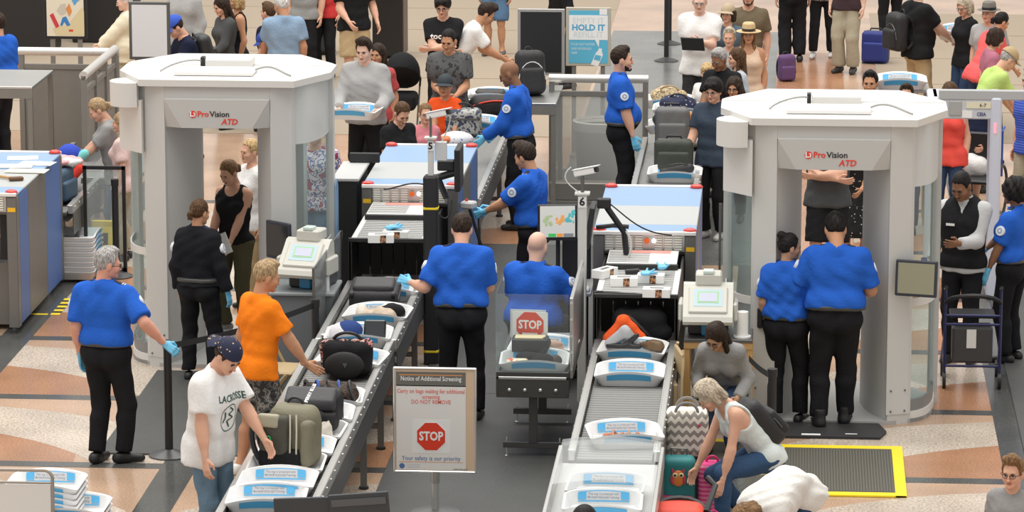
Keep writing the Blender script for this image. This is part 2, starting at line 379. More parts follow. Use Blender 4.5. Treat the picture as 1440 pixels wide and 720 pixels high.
    if mon == 'l': MB().tube([(.96, .88, 0.15), (.96, .86, 1.55), (.965, .89, 1.6), (.97, .93, 1.55), (.97, .93, .15)], .010, 6).build('side_cable', LBLUE, r)
    return r
scanner(.34, 32.74, 'grey walk-in body scanner at right with two officers working at its front', 'r')
scanner(-5.18, 34.47, 'grey walk-in body scanner at left with a traveller in a black tank top inside', 'l')
# ================================================================ x-ray machines
XTOPB = mat('xray_top_blue', (.25, .39, .60), .4); XTOPW = mat('xray_top_white', (.45, .47, .47), .45); XBLUE = mat('xray_side_blue', (.06, .15, .42), .45); XGREY = mat('xray_side_steel', (.20, .20, .195), .4, .55, var=.08)
RLAMP = mat('red_lamp', (.65, .05, .04), .2); AMBER = mat('amber_label', (.95, .55, .02), .5); VENT = mat('vent_cream', (.78, .77, .70), .5)
CURT = mat('lead_curtain', (.012, .012, .013), .6); PINK = mat('warning_sheet', (.80, .33, .28), .6); PAPER = mat('white_paper', (.86, .86, .84), .7)
def xray(x, y, label, tag_amber=-1):
    r = empty('xray_machine', (x, y, 0), 0, label, 'x-ray machine', 'x-ray baggage machines')
    W, L, Hh = .92, 2.3, 1.35
    for s in (-1, 1):
        MB().box((s*(W/2-.05), .06, .69), (.10, .12, 1.26), ch=.006).build('front_pillar', XGREY, r)
        for nm, a, b, m in (('blue_side_panel', .12, .55, XBLUE), ('steel_side_panel', .55, 1.45, XGREY), ('blue_side_panel', 1.45, 2.2, XBLUE)):
            MB().box((s*(W/2-.015), (a+b)/2, .70), (.03, b-a-.006, 1.24), ch=.003).build(nm, m, r)
        MB().box((s*(W/2-.05), 2.25, .69), (.10, .10, 1.26), ch=.005).build('rear_pillar', XGREY, r)
        for yy in (.06, 2.25):
            la = MB(); la.ell((0, 0, 0), (.062, .05, .028), 12, 6); la.build('corner_lamp', RLAMP, r, loc=(s*(W/2-.055), yy-.02, Hh+.012))
        for yy in (.2, 2.1): MB().cyl((s*.38, yy, 0), (s*.38, yy, .08), .03).build('foot', DSTEEL, r)
    for nm, a, b, m in (('top_panel', .0, .38, XTOPB), ('top_panel', .384, 1.30, XTOPW), ('top_panel', 1.304, 2.24, XTOPB)):
        MB().box((0, (a+b)/2, Hh-.012), (W, b-a, .024), ch=.005).build(nm, m, r)
    MB().box((0, 2.27, Hh-.005), (W, .06, .04), ch=.006).build('rear_edge', WHITE, r); MB().box((0, -.0, Hh-.006), (W, .03, .036), ch=.006).build('front_edge', WHITE, r)
    fp = MB().box((0, .03, 1.255), (W-.2, .05, .16), ch=.003).build('vent_panel', STEEL, r)
    for i in range(8):
        if i == 4: continue
        cx = -.315+.088*i
        vb = MB().box((0, 0, 0), (.070, .006, .135)); v = vb.build('vent', XGREY, fp, loc=(cx, .003, 1.255))
        lv = MB()
        for k in range(6): lv.box((0, -.006, -.056+.0225*k), (.068, .010, .016), ch=.002)
        lv.build('vent_slats', VENT, v)
    eb = MB(); eb.cyl((0, 0, 0), (0, -.03, 0), .026, .024, 16); eb.build('stop_button', mat('button_orange', (.85, .17, .02), .35), fp, loc=(.02, .003, 1.275))
    MB().cyl((.085, .003, 1.275), (.085, -.012, 1.275), .018).build('lamp_button', mat('lit_button', (.9, .95, 1), .3, emit=3), fp)
    MB().box((tag_amber*(W/2-.05), -.002, 1.20), (.075, .004, .04)).build('amber_label', AMBER, r)
    MB().box((0, .8, .35), (W-.1, 1.2, .6)).build('inner_body', XGREY, r)
    tn = MB(); tn.box((0, .10, 1.16), (W-.2, .1, .03)); tn.build('tunnel_frame', DSTEEL, r)
    for i in range(8): MB().box((-.32+.0914*i, .10, .92), (.088, .006, .44)).build('curtain_strip', CURT, r)
    return r
X5 = xray(-3.64, 36.45, 'blue and steel x-ray machine of lane 5 in the middle of the hall', -1)
X6 = xray(-1.32, 34.31, 'blue and steel x-ray machine of lane 6 just left of the right scanner', 1)
X4 = xray(-7.75, 35.75, 'blue and steel x-ray machine cut by the left picture edge, papers on top', 1)
# ================================================================ exit hoods, roller conveyors
ROLL = mat('roller_grey', (.17, .17, .165), .42, .5); RAIL = mat('rail_aluminium', (.60, .60, .58), .35, .8); APRON = mat('dark_apron', (.10, .10, .105), .4, .4)
HBLK = mat('hood_black', (.02, .02, .021), .4); HPLATE = mat('slat_plate', (.78, .78, .77), .4, .1)
def hood(x, y0, y1, label):
    """steel exit hood: from the machine face y1 towards the camera y0"""
    r = empty('exit_hood', (x, y0, 0), 0, label, 'conveyor hood', 'black framed exit hoods of the x-ray machines')
    L = y1-y0
    for s in (-1, 1):
        MB().box((s*.345, L/2, .93), (.02, L, .42), ch=.003).build('side_panel', HBLK, r)
        MB().box((s*.345, .015, .58), (.035, .03, 1.16), ch=.004).build('front_leg', HBLK, r)
    MB().box((0, .015, 1.15), (.72, .035, .035), ch=.004).build('front_bar', HBLK, r)
    tp = MB().box((0, .62, 1.135), (.70, 1.20, .014), ch=.003).build('top_plate', HPLATE, r)
    for k in range(22): MB().box((0, .08+.05*k, 1.1445), (.60, .008, .003)).build('top_slot', XGREY, tp)
    sh = MB().box((0, L-.34, 1.19), (.62, .58, .016), ch=.003).build('upper_shelf', HPLATE, r)
    for k in range(9): MB().box((-.12, L-.58+.055*k, 1.1995), (.36, .010, .003)).build('shelf_slot', XGREY, sh)
    MB().box((0, L-.64, 1.165), (.64, .025, .05), ch=.003).build('shelf_lip', HBLK, r)
    MB().box((.03, L-.13, 1.1995), (.42, .12, .002)).build('warning_sheet', PINK, r)
    for i in range(6): MB().box((-.27+.108*i, .5, .93), (.10, .006, .40)).build('curtain_strip', CURT, r)
    return r
hood(-3.68, 34.78, 36.45, 'black framed exit hood of lane 5 with one glove box on top')
hood(-1.32, 32.50, 34.31, 'black framed exit hood of lane 6 with four glove boxes on top')
_rl = MB().cyl((-.285, 0, 0), (.285, 0, 0), .029, n=12).mesh('roller', ROLL)
def conveyor(x, y0, y1, label, z=.71, legs=(), ap=True):
    r = empty('roller_conveyor', (x, y0, 0), 0, label, 'conveyor', 'roller conveyors')
    L = y1-y0; n = int(L/.078)
    for i in range(n): mkobj('roller', _rl, r, (0, .04+i*(L-.08)/(n-1), z-.029))
    for s in (-1, 1):
        ra = MB(); ra.box((s*.325, L/2, z+.02), (.05, L, .09), ch=.006); ra.box((s*.298, L/2, z+.055), (.012, L, .02), ch=.002); ra.build('side_rail', RAIL, r)
        MB().box((s*.352, L/2, z-.13), (.008, L, .22)).build('side_apron', APRON, r)
        b = MB()
        for k in range(int(L/.25)): b.cyl((s*.350, .12+.25*k, z+.03), (s*.357, .12+.25*k, z+.03), .009, n=8)
        b.build('rail_bolts', ALU, r)
    MB().box((0, L/2, z-.10), (.60, L, .01)).build('under_pan', DSTEEL, r)
    for ly in legs:
        for s in (-1, 1):
            lg = MB().box((s*.31, ly-y0, (z-.2)/2), (.05, .05, z-.2), ch=.004).build('leg', DSTEEL, r); MB().cyl((s*.31, ly-y0, 0), (s*.31, ly-y0, .02), .04).build('foot', BLACK, lg)
        MB().box((0, ly-y0, .2), (.6, .03, .04)).build('cross_bar', DSTEEL, r)
    return r
conveyor(-3.70, 32.35, 34.78, 'upper roller conveyor leading out of the lane 5 exit hood', legs=(32.6, 34.3))
conveyor(-3.72, 26.4, 32.33, 'long roller conveyor of lane 5 full of trays and bags', legs=(28.0, 30.3, 31.6))
conveyor(-1.32, 28.66, 32.50, 'roller conveyor of lane 6 with one shoe tray on its open rollers', legs=(29.2, 31.2))
conveyor(-3.52, 38.78, 45.6, 'far roller table feeding the lane 5 machine', z=.74, legs=(39.2, 42, 45))
conveyor(-1.32, 36.66, 42.6, 'far roller table feeding the lane 6 machine, green suitcase on it', z=.74, legs=(37.2, 40.6))
conveyor(-7.55, 38.1, 41.8, 'far roller table behind the left x-ray machine holding a blue case', z=.74, legs=(38.5, 41))
# clear plastic tray return at the near end of lane 6
r = empty('tray_return', (-1.34, 26.2, 0), 0, 'clear plastic covered tray return at the near end of lane 6', 'tray return')
MB().box((0, 1.2, .66), (.74, 2.5, .02)).build('bed', mat('bed_white', (.74, .74, .73), .3), r)
for s in (-1, 1):
    MB().box((s*.385, 1.2, .73), (.03, 2.5, .16), ch=.004).build('side_rail', RAIL, r); MB().box((s*.39, 1.2, .50), (.012, 2.5, .32)).build('side_apron', APRON, r)
    for yy in (.3, 2.2): MB().box((s*.36, yy, .33), (.05, .05, .66)).build('leg', DSTEEL, r)
sh = MB(); sh.patch(lambda u, v: (-.36+.72*u, .95+1.47*v, .90-.0*v-.085*(abs(v-1)**0)*max(0, (v-.93)/.07)**1.5+.035*math.sin(u*math.pi)*(1 if v < .95 else .5)), 14, 10)
sh.build('plastic_cover', glass('clear_plastic', (.93, .95, .95), .30, .12), r)
# ================================================================ numbered posts with cameras
def camera_head(r, c, yaw):
    M = T(*c) @ RZ(yaw) @ RX(-14)
    b = MB(); b.box((0, 0, 0), (.06, .20, .055), ch=.008); o = b.build('camera_body', WHITE, r, M=M); MB().cyl((0, -.10, 0), (0, -.13, 0), .022).build('camera_lens', BLACK, o)
    MB().box((0, -.02, .033), (.07, .25, .006)).build('sun_shield', WHITE, o)
PAD = mat('post_pad_black', (.018, .018, .02), .6, bump=.1, bscale=20); POSTW = mat('post_grey', (.62, .62, .60), .4)
g = G(607, 512); r = empty('number_post', (g.x, g.y, 0), 0, 'post number 5 wrapped in black padding with yellow bands', 'post', 'numbered lane posts')
MB().box((0, 0, .88), (.135, .135, 1.76), ch=.02).build('pad', PAD, r)
for z in (.13, 1.46): MB().box((0, 0, z), (.14, .14, .055), ch=.02).build('yellow_band', YEL, r)
MB().box((0, 0, 1.92), (.05, .05, .36), ch=.004).build('upper_post', POSTW, r)
pl = MB().box((0, -.028, 2.03), (.055, .006, .085)).build('number_plate', WHITE, r); text('5', .085, INK, pl, T(0, -.032, 2.03) @ FRONT, off=.003)
MB().box((.09, .02, 1.98), (.11, .06, .17), ch=.004).build('junction_box', mat('box_grey', (.60, .62, .63), .5), r)
MB().cyl((0, 0, 2.1), (0, 0, 2.3), .012).build('camera_stem', DSTEEL, r); MB().tube(bez((.1, .02, 2.07), (.2, 0, 2.25), (.22, 0, 2.4), (.05, 0, 2.3)), .006, 6).build('cable', POSTW, r)
MB().box((.0, 0, 2.105), (.11, .11, .012)).build('cap_plate', POSTW, r); camera_head(r, (.06, 0, 2.32), 70)
g = G(818, 566); r = empty('number_post', (g.x, g.y, 0), 0, 'slim grey post number 6 with a white camera on top', 'post', 'numbered lane posts')
MB().box((0, 0, .93), (.075, .08, 1.86), ch=.006).build('post', POSTW, r)
pl = MB().box((0, -.043, 1.80), (.07, .006, .095)).build('number_plate', WHITE, r); text('6', .10, INK, pl, T(0, -.047, 1.80) @ FRONT, off=.003)
MB().box((0, 0, 1.87), (.13, .12, .02), ch=.003).build('cap_plate', POSTW, r); MB().cyl((0, 0, 1.87), (0, 0, 2.03), .016).build('camera_stem', DSTEEL, r); camera_head(r, (.02, 0, 2.06), 68)
MB().tube(bez((-.1, 0, 2.1), (-.22, 0, 2.0), (-.1, 0, 1.93), (-.03, -.02, 1.88)), .006, 6).build('cable', POSTW, r)
# ================================================================ secondary search table with glass shield
TGLASS = glass('table_glass', (.92, .95, .95), .06, .05)
TBL = mat('table_dark_steel', (.085, .085, .083), .4, .5)
r = empty('search_table', (-2.12, 31.3, 0), 0, 'dark steel search table with a glass shield and a stop notice', 'table')
MB().box((0, .02, .645), (.60, .03, .22), ch=.004).build('front_apron', TBL, r)
MB().box((0, .85, .70), (.60, 1.7, .025), ch=.004).build('table_top', STEEL, r)
for s in (-1, 1): MB().box((s*.29, .85, .66), (.02, 1.7, .18)).build('side_apron', TBL, r)
MB().box((.315, .9, 1.02), (.03, 1.6, .68), ch=.004).build('steel_side_wall', STEEL, r)
st = MB()
for k in range(5): st.cyl((.315, .099, .76+.14*k), (.315, .094, .76+.14*k), .012, n=8)
st.build('wall_rivets', ALU, r)
MB().box((0, -.008, 1.08), (.60, .008, .66)).build('front_glass', TGLASS, r); MB().box((-.30, .4, 1.08), (.008, .8, .66)).build('side_glass', TGLASS, r)
for k in range(4): MB().ell((-.19+.128*k, .0, .60), (.016, .010, .016), 10, 6).build('apron_bolt', ALU, r)
for yy in (.12, 1.3):
    MB().box((0, yy, .11), (.50, .05, .05), ch=.003).build('cross_bar', TBL, r); MB().box((0, yy, .34), (.07, .06, .42), ch=.003).build('pedestal', TBL, r)
    for s in (-1, 1): MB().lathe([(.0, 0), (.022, 0), (.022, .012), (.008, .02), (.007, .17)], 10, 0).build('levelling_foot', ALU, r, loc=(s*.22, yy, 0))
# ================================================================ operator station of lane 6
r = empty('operator_desk', (-2.12, 34.62, 0), 0, 'dark operator desk with a keyboard beside post number 6', 'desk')
MB().box((0, .3, .72), (.62, .75, .03), ch=.004).build('desk_top', mat('desk_grey', (.35, .35, .35), .5), r); MB().box((.14, .62, .92), (.26, .10, .40), ch=.006).build('equipment_cabinet', BLACK, r)
MB().box((.0, .62, .36), (.50, .05, .70)).build('modesty_panel', BLACK, r)
kb = MB(); kb.box((.08, .05, .748), (.42, .16, .02), ch=.004); kb.build('keyboard', mat('keyboard_grey', (.55, .55, .54), .5), r)
kk = MB()
for i in range(10):
    for j in range(4): kk.box((.08-.18+.04*i, -.005+.036*j, .760), (.032, .028, .008))
kk.build('keys', mat('key_white', (.70, .70, .69), .5), r)
# the image screen: bags in false colour
r = empty('flat_monitor', (xz_at(784, 315, 34.95).x, 34.95, 0), 0, 'monitor showing coloured x-ray images above the seated officer', 'monitor')
a = MB().box((0, .02, 0), (.36, .045, .33), ch=.008).build('housing', BLACK, r, M=T(0, 0, 1.305) @ RZ(8) @ RX(-4))
XSCR = mat('xray_display', (.62, .62, .58), .3, emit=.25)
sc = MB().box((0, -.004, .01), (.32, .004, .285)).build('screen', XSCR, a)
rng = random.Random(4)
for nm, cx, cz, c in (('green_image', -.085, .03, (.45, .55, .30)), ('orange_image', .02, .02, (.85, .40, .12)), ('teal_image', .12, .045, (.10, .50, .50))):
    mb = MB()
    for k in range(7): mb.ell((cx+rng.uniform(-.03, .03), -.0065, cz+rng.uniform(-.05, .05)), (rng.uniform(.008, .026), .001, rng.uniform(.008, .03)), 8, 4)
    mb.build(nm, mat('display_'+nm, c, .4, emit=.2), sc)
mb = MB(); mb.box((-.05, -.0065, -.115), (.07, .001, .03), 0); mb.box((.02, -.0065, -.115), (.055, .001, .03), 1); mb.box((.10, -.0065, -.115), (.09, .001, .03), 2)
mb.build('display_bar', [mat('display_green', (.05, .55, .12), .4, emit=.2), mat('display_orange', (.9, .35, .05), .4, emit=.2), mat('display_grey', (.35, .36, .37), .4)], sc)
MB().cyl((0, .08, .735), (0, .08, 1.25), .02).build('stand', BLACK, r); MB().box((0, .08, .745), (.20, .16, .02), ch=.005).build('stand_foot', BLACK, r)
r = empty('flat_monitor', (xz_at(830, 322, 34.0).x, 34.0, 0), 0, 'dark monitor turned edge on, held by an arm at post 6', 'monitor')
MB().box((0, .0, 1.47), (.05, .36, .38), ch=.008, M=T(0, 0, 1.47) @ RY(9) @ T(0, 0, -1.47)).build('housing', BLACK, r)
arm = MB(); arm.tube([(.05, .05, 1.44), (.2, .05, 1.46), (.34, .05, 1.45)], .020, 8); arm.tube([(.12, .05, 1.66), (.16, .05, 1.60), (.30, .05, 1.40), (.32, .05, 1.20)], .028, 8); arm.box((.12, .05, 1.66), (.12, .07, .09), ch=.01, M=None); arm.build('swing_arm', BLACK, r)
MB().tube(bez((.18, .0, 1.66), (.35, -.1, 1.55), (.45, 0, 1.40), (.72, .1, 1.37)), .007, 6).build('cable', BLACK, r)
MB().tube(bez((.32, 0, 1.42), (.42, -.1, 1.3), (.36, -.12, 1.12), (.18, -.1, 1.14)), .011, 6).build('cable', mat('cable_grey', (.5, .5, .48), .5), r)
# dark screens and arm over lane 5, right of post 5
r = empty('flat_monitor', (-3.14, 36.1, 0), 0, 'black monitor seen edge on above the right side of the lane 5 machine', 'monitor')
MB().box((0, 0, 1.60), (.055, .40, .40), ch=.008).build('housing', BLACK, r)
arm = MB(); arm.tube([(-.03, 0, 1.55), (-.2, .0, 1.50), (-.3, .0, 1.42)], .035, 8); arm.box((-.12, 0, 1.62), (.16, .10, .10), ch=.01); arm.tube([(-.2, 0, 1.5), (-.12, .0, 1.3)], .03, 8); arm.build('swing_arm', BLACK, r)
MB().tube(bez((-.3, 0, 1.42), (-.45, -.1, 1.5), (-.6, 0, 1.38), (-.72, .1, 1.36)), .008, 6).build('cable', BLACK, r); MB().tube(bez((-.3, -.1, 1.42), (-.2, -.2, 1.1), (-.05, -.2, 1.05), (-.06, -.1, 1.3)), .008, 6).build('cable', BLACK, r)
# ================================================================ trace detectors on their stands
DETC = mat('detector_cream', (.60, .595, .54), .45)
TRB = mat('detector_black', (.02, .02, .022), .45); TBLUE = mat('detector_blue', (.03, .22, .42), .4)
GSCR = mat('detector_screen', (.42, .55, .60), .4, emit=.10); GGRN = mat('detector_green', (.30, .55, .28), .4, emit=.10); GLIL = mat('detector_lilac', (.48, .50, .62), .4, emit=.10)
def detector(x, y, z, yaw, label):
    r = empty('trace_detector', (x, y, z), yaw, label, 'detector', 'trace detectors')
    MB().box((0, .16, .07), (.34, .36, .14), ch=.02).build('lower_body', TRB, r)
    MB().box((0, -.03, .055), (.11, .05, .10), ch=.012).build('sample_port', TBLUE, r)
    b = MB(); prof = [(-.20, .13), (-.22, .16), (-.20, .20), (.05, .43), (.10, .44), (.14, .40), (.16, .16), (.12, .13)]
    b.add([(-.21, y_, z_) for y_, z_ in prof]+[(.21, y_, z_) for y_, z_ in prof], [tuple(range(8)), tuple(range(15, 7, -1))]+[(i, 8+i, 8+(i+1) % 8, (i+1) % 8) for i in range(8)])
    c = b.build('upper_shell', DETC, r, smooth=0)
    M = T(0, -.075, .315) @ RX(43)
    bz = MB().box((0, 0, .004), (.33, .27, .03), ch=.01).build('bezel', DETC, c, M=M)
    sc = MB().box((0, .015, .020), (.245, .175, .003)).build('screen', GSCR, bz)
    MB().box((0, .02, .0225), (.18, .115, .003)).build('screen_frame', GGRN, sc); MB().box((0, .02, .0245), (.155, .088, .003)).build('screen_field', GLIL, sc)
    for s in (-1, 1): MB().box((s*.23, .02, .22), (.04, .26, .16), ch=.015).build('side_wing', DETC, r)
    MB().box((0, .13, .47), (.22, .20, .10), ch=.012).build('printer', DETC, r); MB().box((0, .08, .535), (.09, .10, .03), ch=.005).build('paper_slot', mat('pale_green', (.60, .72, .66), .4), r)
    return r
gd = G(423, 412, .88)
r = empty('cabinet_desk', (gd.x, gd.y+.02, 0), 0, 'grey cabinet desk carrying the left trace detector', 'desk')
MB().box((0, .28, .43), (.54, .54, .84), ch=.006).build('cabinet', mat('cabinet_bluegrey', (.17, .19, .20), .5), r); MB().box((0, .28, .865), (.60, .60, .03), ch=.006).build('top', mat('cabinet_top', (.30, .33, .34), .4), r)
detector(gd.x+.03, gd.y+.2, .88, -14, 'cream trace detector with tilted screen on the grey cabinet desk')
gw = G(1010, 477, .85)
r = empty('wooden_table', (gw.x, gw.y, 0), 0, 'light wooden table carrying the right trace detector and a paper roll', 'table')
WOOD = mat('light_wood', (.55, .33, .13), .5, var=.15, vscale=6)
MB().box((0, .22, .835), (.58, .46, .03), ch=.004).build('top', DSTEEL, r); MB().box((0, .01, .80), (.58, .025, .07)).build('front_rail', WOOD, r)
for s in (-1, 1):
    for yy in (.03, .42): MB().box((s*.265, yy, .41), (.05, .05, .82), ch=.004).build('leg', WOOD, r)
MB().box((0, .22, .25), (.5, .4, .02)).build('lower_shelf', WOOD, r)
detector(gw.x-.09, gw.y+.15, .85, 0, 'cream trace detector with tilted screen on the light wooden table')
r = empty('paper_roll', (gw.x+.20, gw.y+.10, .85), 0, 'white paper towel roll standing on the light wooden table', 'paper roll')
MB().lathe([(.015, 0), (.05, 0), (.05, .22), (.015, .22)], 18).build('paper', PAPER, r); MB().lathe([(0, 0), (.075, 0), (.075, .012), (0, .014)], 18).build('holder_base', WHITE, r)
r = empty('spray_bottle', (gd.x+.21, gd.y+.1, .88), 0, 'clear spray bottle with red collar on the grey cabinet desk', 'bottle')
MB().lathe([(0, 0), (.035, 0), (.035, .13), (.014, .165), (.014, .18)], 14).build('bottle', mat('milky_plastic', (.75, .77, .78), .3), r); MB().lathe([(.017, .18), (.017, .205), (.01, .21)], 12).build('collar', RED, r); MB().lathe([(.009, .205), (.007, .26), (.003, .275)], 10).build('nozzle', WHITE, r)
# ================================================================ barrier posts and belts
def stanchion(px, py, label, h=.98, base=True):
    g = G(px, py); r = empty('barrier_post', (g.x, g.y, 0), 0, label, 'barrier post', 'black belt barrier posts')
    MB().cyl((0, 0, .02), (0, 0, h), .034, n=16).build('post', BLACK, r); MB().lathe([(.0, 0), (.17, 0), (.17, .012), (.12, .03), (.04, .055), (.034, .06)], 24).build('base', mat('base_dark', (.05, .05, .052), .35), r) if base else None
    MB().cyl((0, 0, h-.06), (0, 0, h+.005), .040, n=16).build('belt_cassette', BLACK, r); return r
def belt(a, b, z, label, sag=.05):
    a, b = Vector((a.location.x, a.location.y, z)), Vector((b.location.x, b.location.y, z)) if not isinstance(b, Vector) else b
    mb = MB(); d = (b-a).normalized(); n = Vector((-d.y, d.x, 0))*.0015
    def fn(u, v, s): p = a.lerp(b, u); return tuple(p+n*s+Vector((0, 0, -.05*v-sag*4*u*(1-u))))
    mb.patch(lambda u, v: fn(u, v, 1), 12, 1); mb.patch(lambda u, v: fn(1-u, v, -1), 12, 1)
    return tag(mb.build('barrier_belt', mat('belt_black', (.02, .02, .022), .7)), label, 'belt', 'black barrier belts')
sA = stanchion(238, 641, 'black belt post held by the officer in glasses'); sB = stanchion(445, 576, 'black belt post in front of the grey cabinet desk')
belt(sA, sB, .96, 'black belt stretched behind the orange tee', .04)
sC = stanchion(1084, 690, 'black belt post beside the yellow edged mat', 1.0); belt(sC, Vector((sC.location.x-.20, sC.location.y+1.1, .86)), .97, 'black belt running back from the post beside the yellow edged mat', .02)
stanchion(937, 86, 'nearer of two black posts standing on the grey far floor'); stanchion(941, 62, 'farther of two black posts standing on the grey far floor')
sD = stanchion(164, 389, 'short black post just left of the left scanner', 1.0)
r = empty('glass_gate', (G(122, 385).x, G(122, 385).y, 0), 0, 'black framed glass gate panel beside the left x-ray machine', 'gate')
for xx in (0, .40): MB().box((xx, 0, .56), (.035, .035, 1.12)).build('frame_post', BLACK, r)
for zz in (.05, 1.10): MB().box((.2, 0, zz), (.43, .035, .035)).build('frame_rail', BLACK, r)
MB().box((.2, 0, .57), (.37, .008, 1.0)).build('pane', GLASS, r)
# tall dark edged glass screen beside the right detector, and the dark one beside lane 5
for nm, lab, p0, p1, z1 in (('glass_screen', 'clear glass screen with black edge beside the right trace detector', (G(1010, 560), G(1057, 560)), None, 1.75), ('glass_screen', 'dark glass side screen along the upper left of lane 5', (Vector((-4.14, 33.0, 0)), Vector((-4.10, 34.7, 0))), None, 1.25)):
    a, b = p0; r = empty(nm, a, 0, lab, 'glass screen'); d = b-a
    ang = math.degrees(math.atan2(d.y, d.x)); L = d.length
    MB().box((L/2, 0, z1/2+.2), (L, .01, z1-.4)).build('pane', SGLASS if z1 > 1.5 else glass('smoked_glass', (.45, .47, .48), .25, .08), r, M=RZ(ang)); MB().box((L, 0, z1/2), (.03, .03, z1)).build('edge_post', BLACK, r, M=RZ(ang))
    MB().box((0, 0, z1/2), (.02, .02, z1)).build('edge_post', DSTEEL, r, M=RZ(ang))
# ================================================================ yellow edged mat, threshold mat
g0 = G(1094, 627); g1 = G(1272, 702)
r = empty('ribbed_mat', ((-.10), 30.33, .003), 0, 'ribbed dark mat with wide yellow edges in front of the right scanner', 'mat')
W, D = 1.06, 1.62; cxm = .505
MB().box((cxm, .0+D/2, .006), (W-.16, D-.2, .012)).build('ribbed_field', mat('mat_field', (.085, .08, .065), .7), r)
rib = MB().box((0, D/2, .014), (.012, D-.22, .006)).mesh('rib', mat('mat_rib', (.12, .115, .095), .7))
for i in range(38): mkobj('rib', rib, r, (cxm-(W-.2)/2+i*(W-.2)/37, 0, 0))
for c, d in (((cxm, .05, .007), (W, .10, .014)), ((cxm, D-.05, .007), (W, .10, .014)), ((cxm-W/2+.04, D/2, .008), (.09, D, .014)), ((cxm+W/2-.04, D/2, .008), (.09, D, .014))): MB().box(c, d).build('yellow_edge', YEL, r)
r = empty('ribbed_mat', (-.98, 31.0, .003), 0, 'yellow edged ribbed mat partly hidden behind the kneeling person', 'mat')
MB().box((.40, .55, .006), (.72, .92, .012)).build('ribbed_field', mat('mat_field', (.085, .08, .065), .7), r)
for c_, d_ in (((.40, .05, .007), (.86, .09, .014)), ((.40, 1.05, .007), (.86, .09, .014)), ((.0, .55, .008), (.08, 1.09, .014)), ((.80, .55, .008), (.08, 1.09, .014))): MB().box(c_, d_).build('yellow_edge', YEL, r)
r = empty('threshold_mat', (.30, 32.22, .003), 0, 'black foot mat at the threshold of the right scanner', 'mat')
MB().prism([(-.55, -.0), (.46, -.0), (.52, .22), (.46, .50), (-.55, .50)], 0, .02).build('mat_body', BLACKR, r); MB().box((-.12, .06, .0215), (.16, .05, .002)).build('white_tape', PAPER, r); MB().box((.22, .1, .0215), (.1, .02, .002)).build('white_tape', PAPER, r)
# ================================================================ notice stand in front
g = xz_at(612, 660, 29.6)
r = empty('notice_stand', (g.x, 29.6, 0), 0, 'notice on a pole reading additional screening with a red stop sign', 'sign')
z0, z1 = xz_at(612, 663, 29.6).z, xz_at(612, 518, 29.6).z; w = .635; hh = z1-z0; zc = (z0+z1)/2
bd = MB().box((0, 0, zc), (w, .02, hh), ch=.005).build('board', mat('board_tan', (.70, .52, .36), .6), r)
for s in (-1, 1): MB().box((s*w/2, -.004, zc), (.018, .03, hh+.01), ch=.006).build('frame_bar', ALU, r); MB().box((0, -.004, zc+s*hh/2), (w+.018, .03, .018), ch=.006).build('frame_bar', ALU, r)
NP = mat('notice_white', (.82, .80, .77), .6); NG = mat('notice_grey', (.16, .155, .14), .6); NOR = mat('notice_orange', (.75, .32, .10), .6)
MB().box((-.03, -.0115, zc-.06), (w-.09, .002, hh-.15)).build('notice_sheet', NP, bd); MB().box((-.03, -.0115, z1-.085), (w-.09, .002, .115)).build('notice_heading', NG, bd); MB().box((-.03, -.0125, z1-.052), (w-.14, .002, .007)).build('orange_rule', NOR, bd)
SR = mat('notice_red', (.80, .20, .16), .6); NB = mat('notice_blue', (.10, .20, .42), .6)
def nt(s, z, sz, m, **k): text(s, sz, m, bd, T(-.03, -.0135, z) @ FRONT, ext=.0005, **k)
nt('Notice of Additional Screening', z1-.082, .0515, WINK, off=.0006, sx=.74); nt('Carry on bags waiting for additional', z1-.182, .047, SR, off=.0005, sx=.78); nt('screening', z1-.227, .047, SR, off=.0005, sx=.78); nt('DO NOT REMOVE', z1-.268, .045, SR, off=.0005, sx=.85)
MB().box((-.03, -.0125, z0+.285), (.30, .002, .27)).build('stop_backing', PAPER, bd)
o8 = [(.117*math.cos(R(22.5+45*i))/math.cos(R(22.5)), .117*math.sin(R(22.5+45*i))/math.cos(R(22.5))) for i in range(8)]
MB().prism(o8, 0, .001, 0, T(-.03, -.0138, z0+.285) @ FRONT).build('stop_octagon_edge', WINK, bd); MB().prism([(a*.94, b*.94) for a, b in o8], 0, .001, 0, T(-.03, -.0146, z0+.285) @ FRONT).build('stop_octagon', mat('stop_red', (.75, .05, .02), .5), bd)
text('STOP', .098, WINK, bd, T(-.03, -.0160, z0+.285) @ FRONT, off=.003, ext=.0005, sx=.80)
nt('Your safety is our priority', z0+.108, .052, NB, sx=.84); MB().box((-.03, -.0128, z0+.078), (w-.13, .001, .004)).build('orange_rule', NOR, bd)
MB().lathe([(0, .001), (.022, .001), (.022, 0)], 16, 0, T(-.26, -.0125, z0+.045) @ FRONT, cap=False).build('seal', NB, bd)
for k in range(3): MB().box((-.17, -.0125, z0+.057-.013*k), (.11-.01*k, .001, .004)).build('fine_print', mat('fine_print', (.55, .58, .63), .6), bd)
text('www.tsa.gov', .022, NG, bd, T(.20, -.0135, z0+.025) @ FRONT, ext=.0005)
MB().cyl((0, .0, 0), (0, 0, z0), .030, n=16).build('pole', ALU, r); MB().cyl((0, 0, z0-.09), (0, 0, z0), .036, n=16).build('clamp', STEEL, r); MB().lathe([(0, 0), (.2, 0), (.2, .015), (.03, .04)], 24).build('base', DSTEEL, r)
r = empty('side_cabinet', (-4.26, 36.5, 0), 0, 'tall black side cabinet with grey top left of the lane 5 machine', 'cabinet')
MB().box((0, .45, .69), (.22, .9, 1.38), ch=.006).build('carcass', HBLK, r); MB().box((0, .45, 1.395), (.26, .95, .03), ch=.005).build('top', mat('cabinet_pale_top', (.52, .53, .53), .5), r); MB().box((.09, .85, 1.46), (.30, .03, .10), ch=.01).build('rear_screen', BLACK, r)
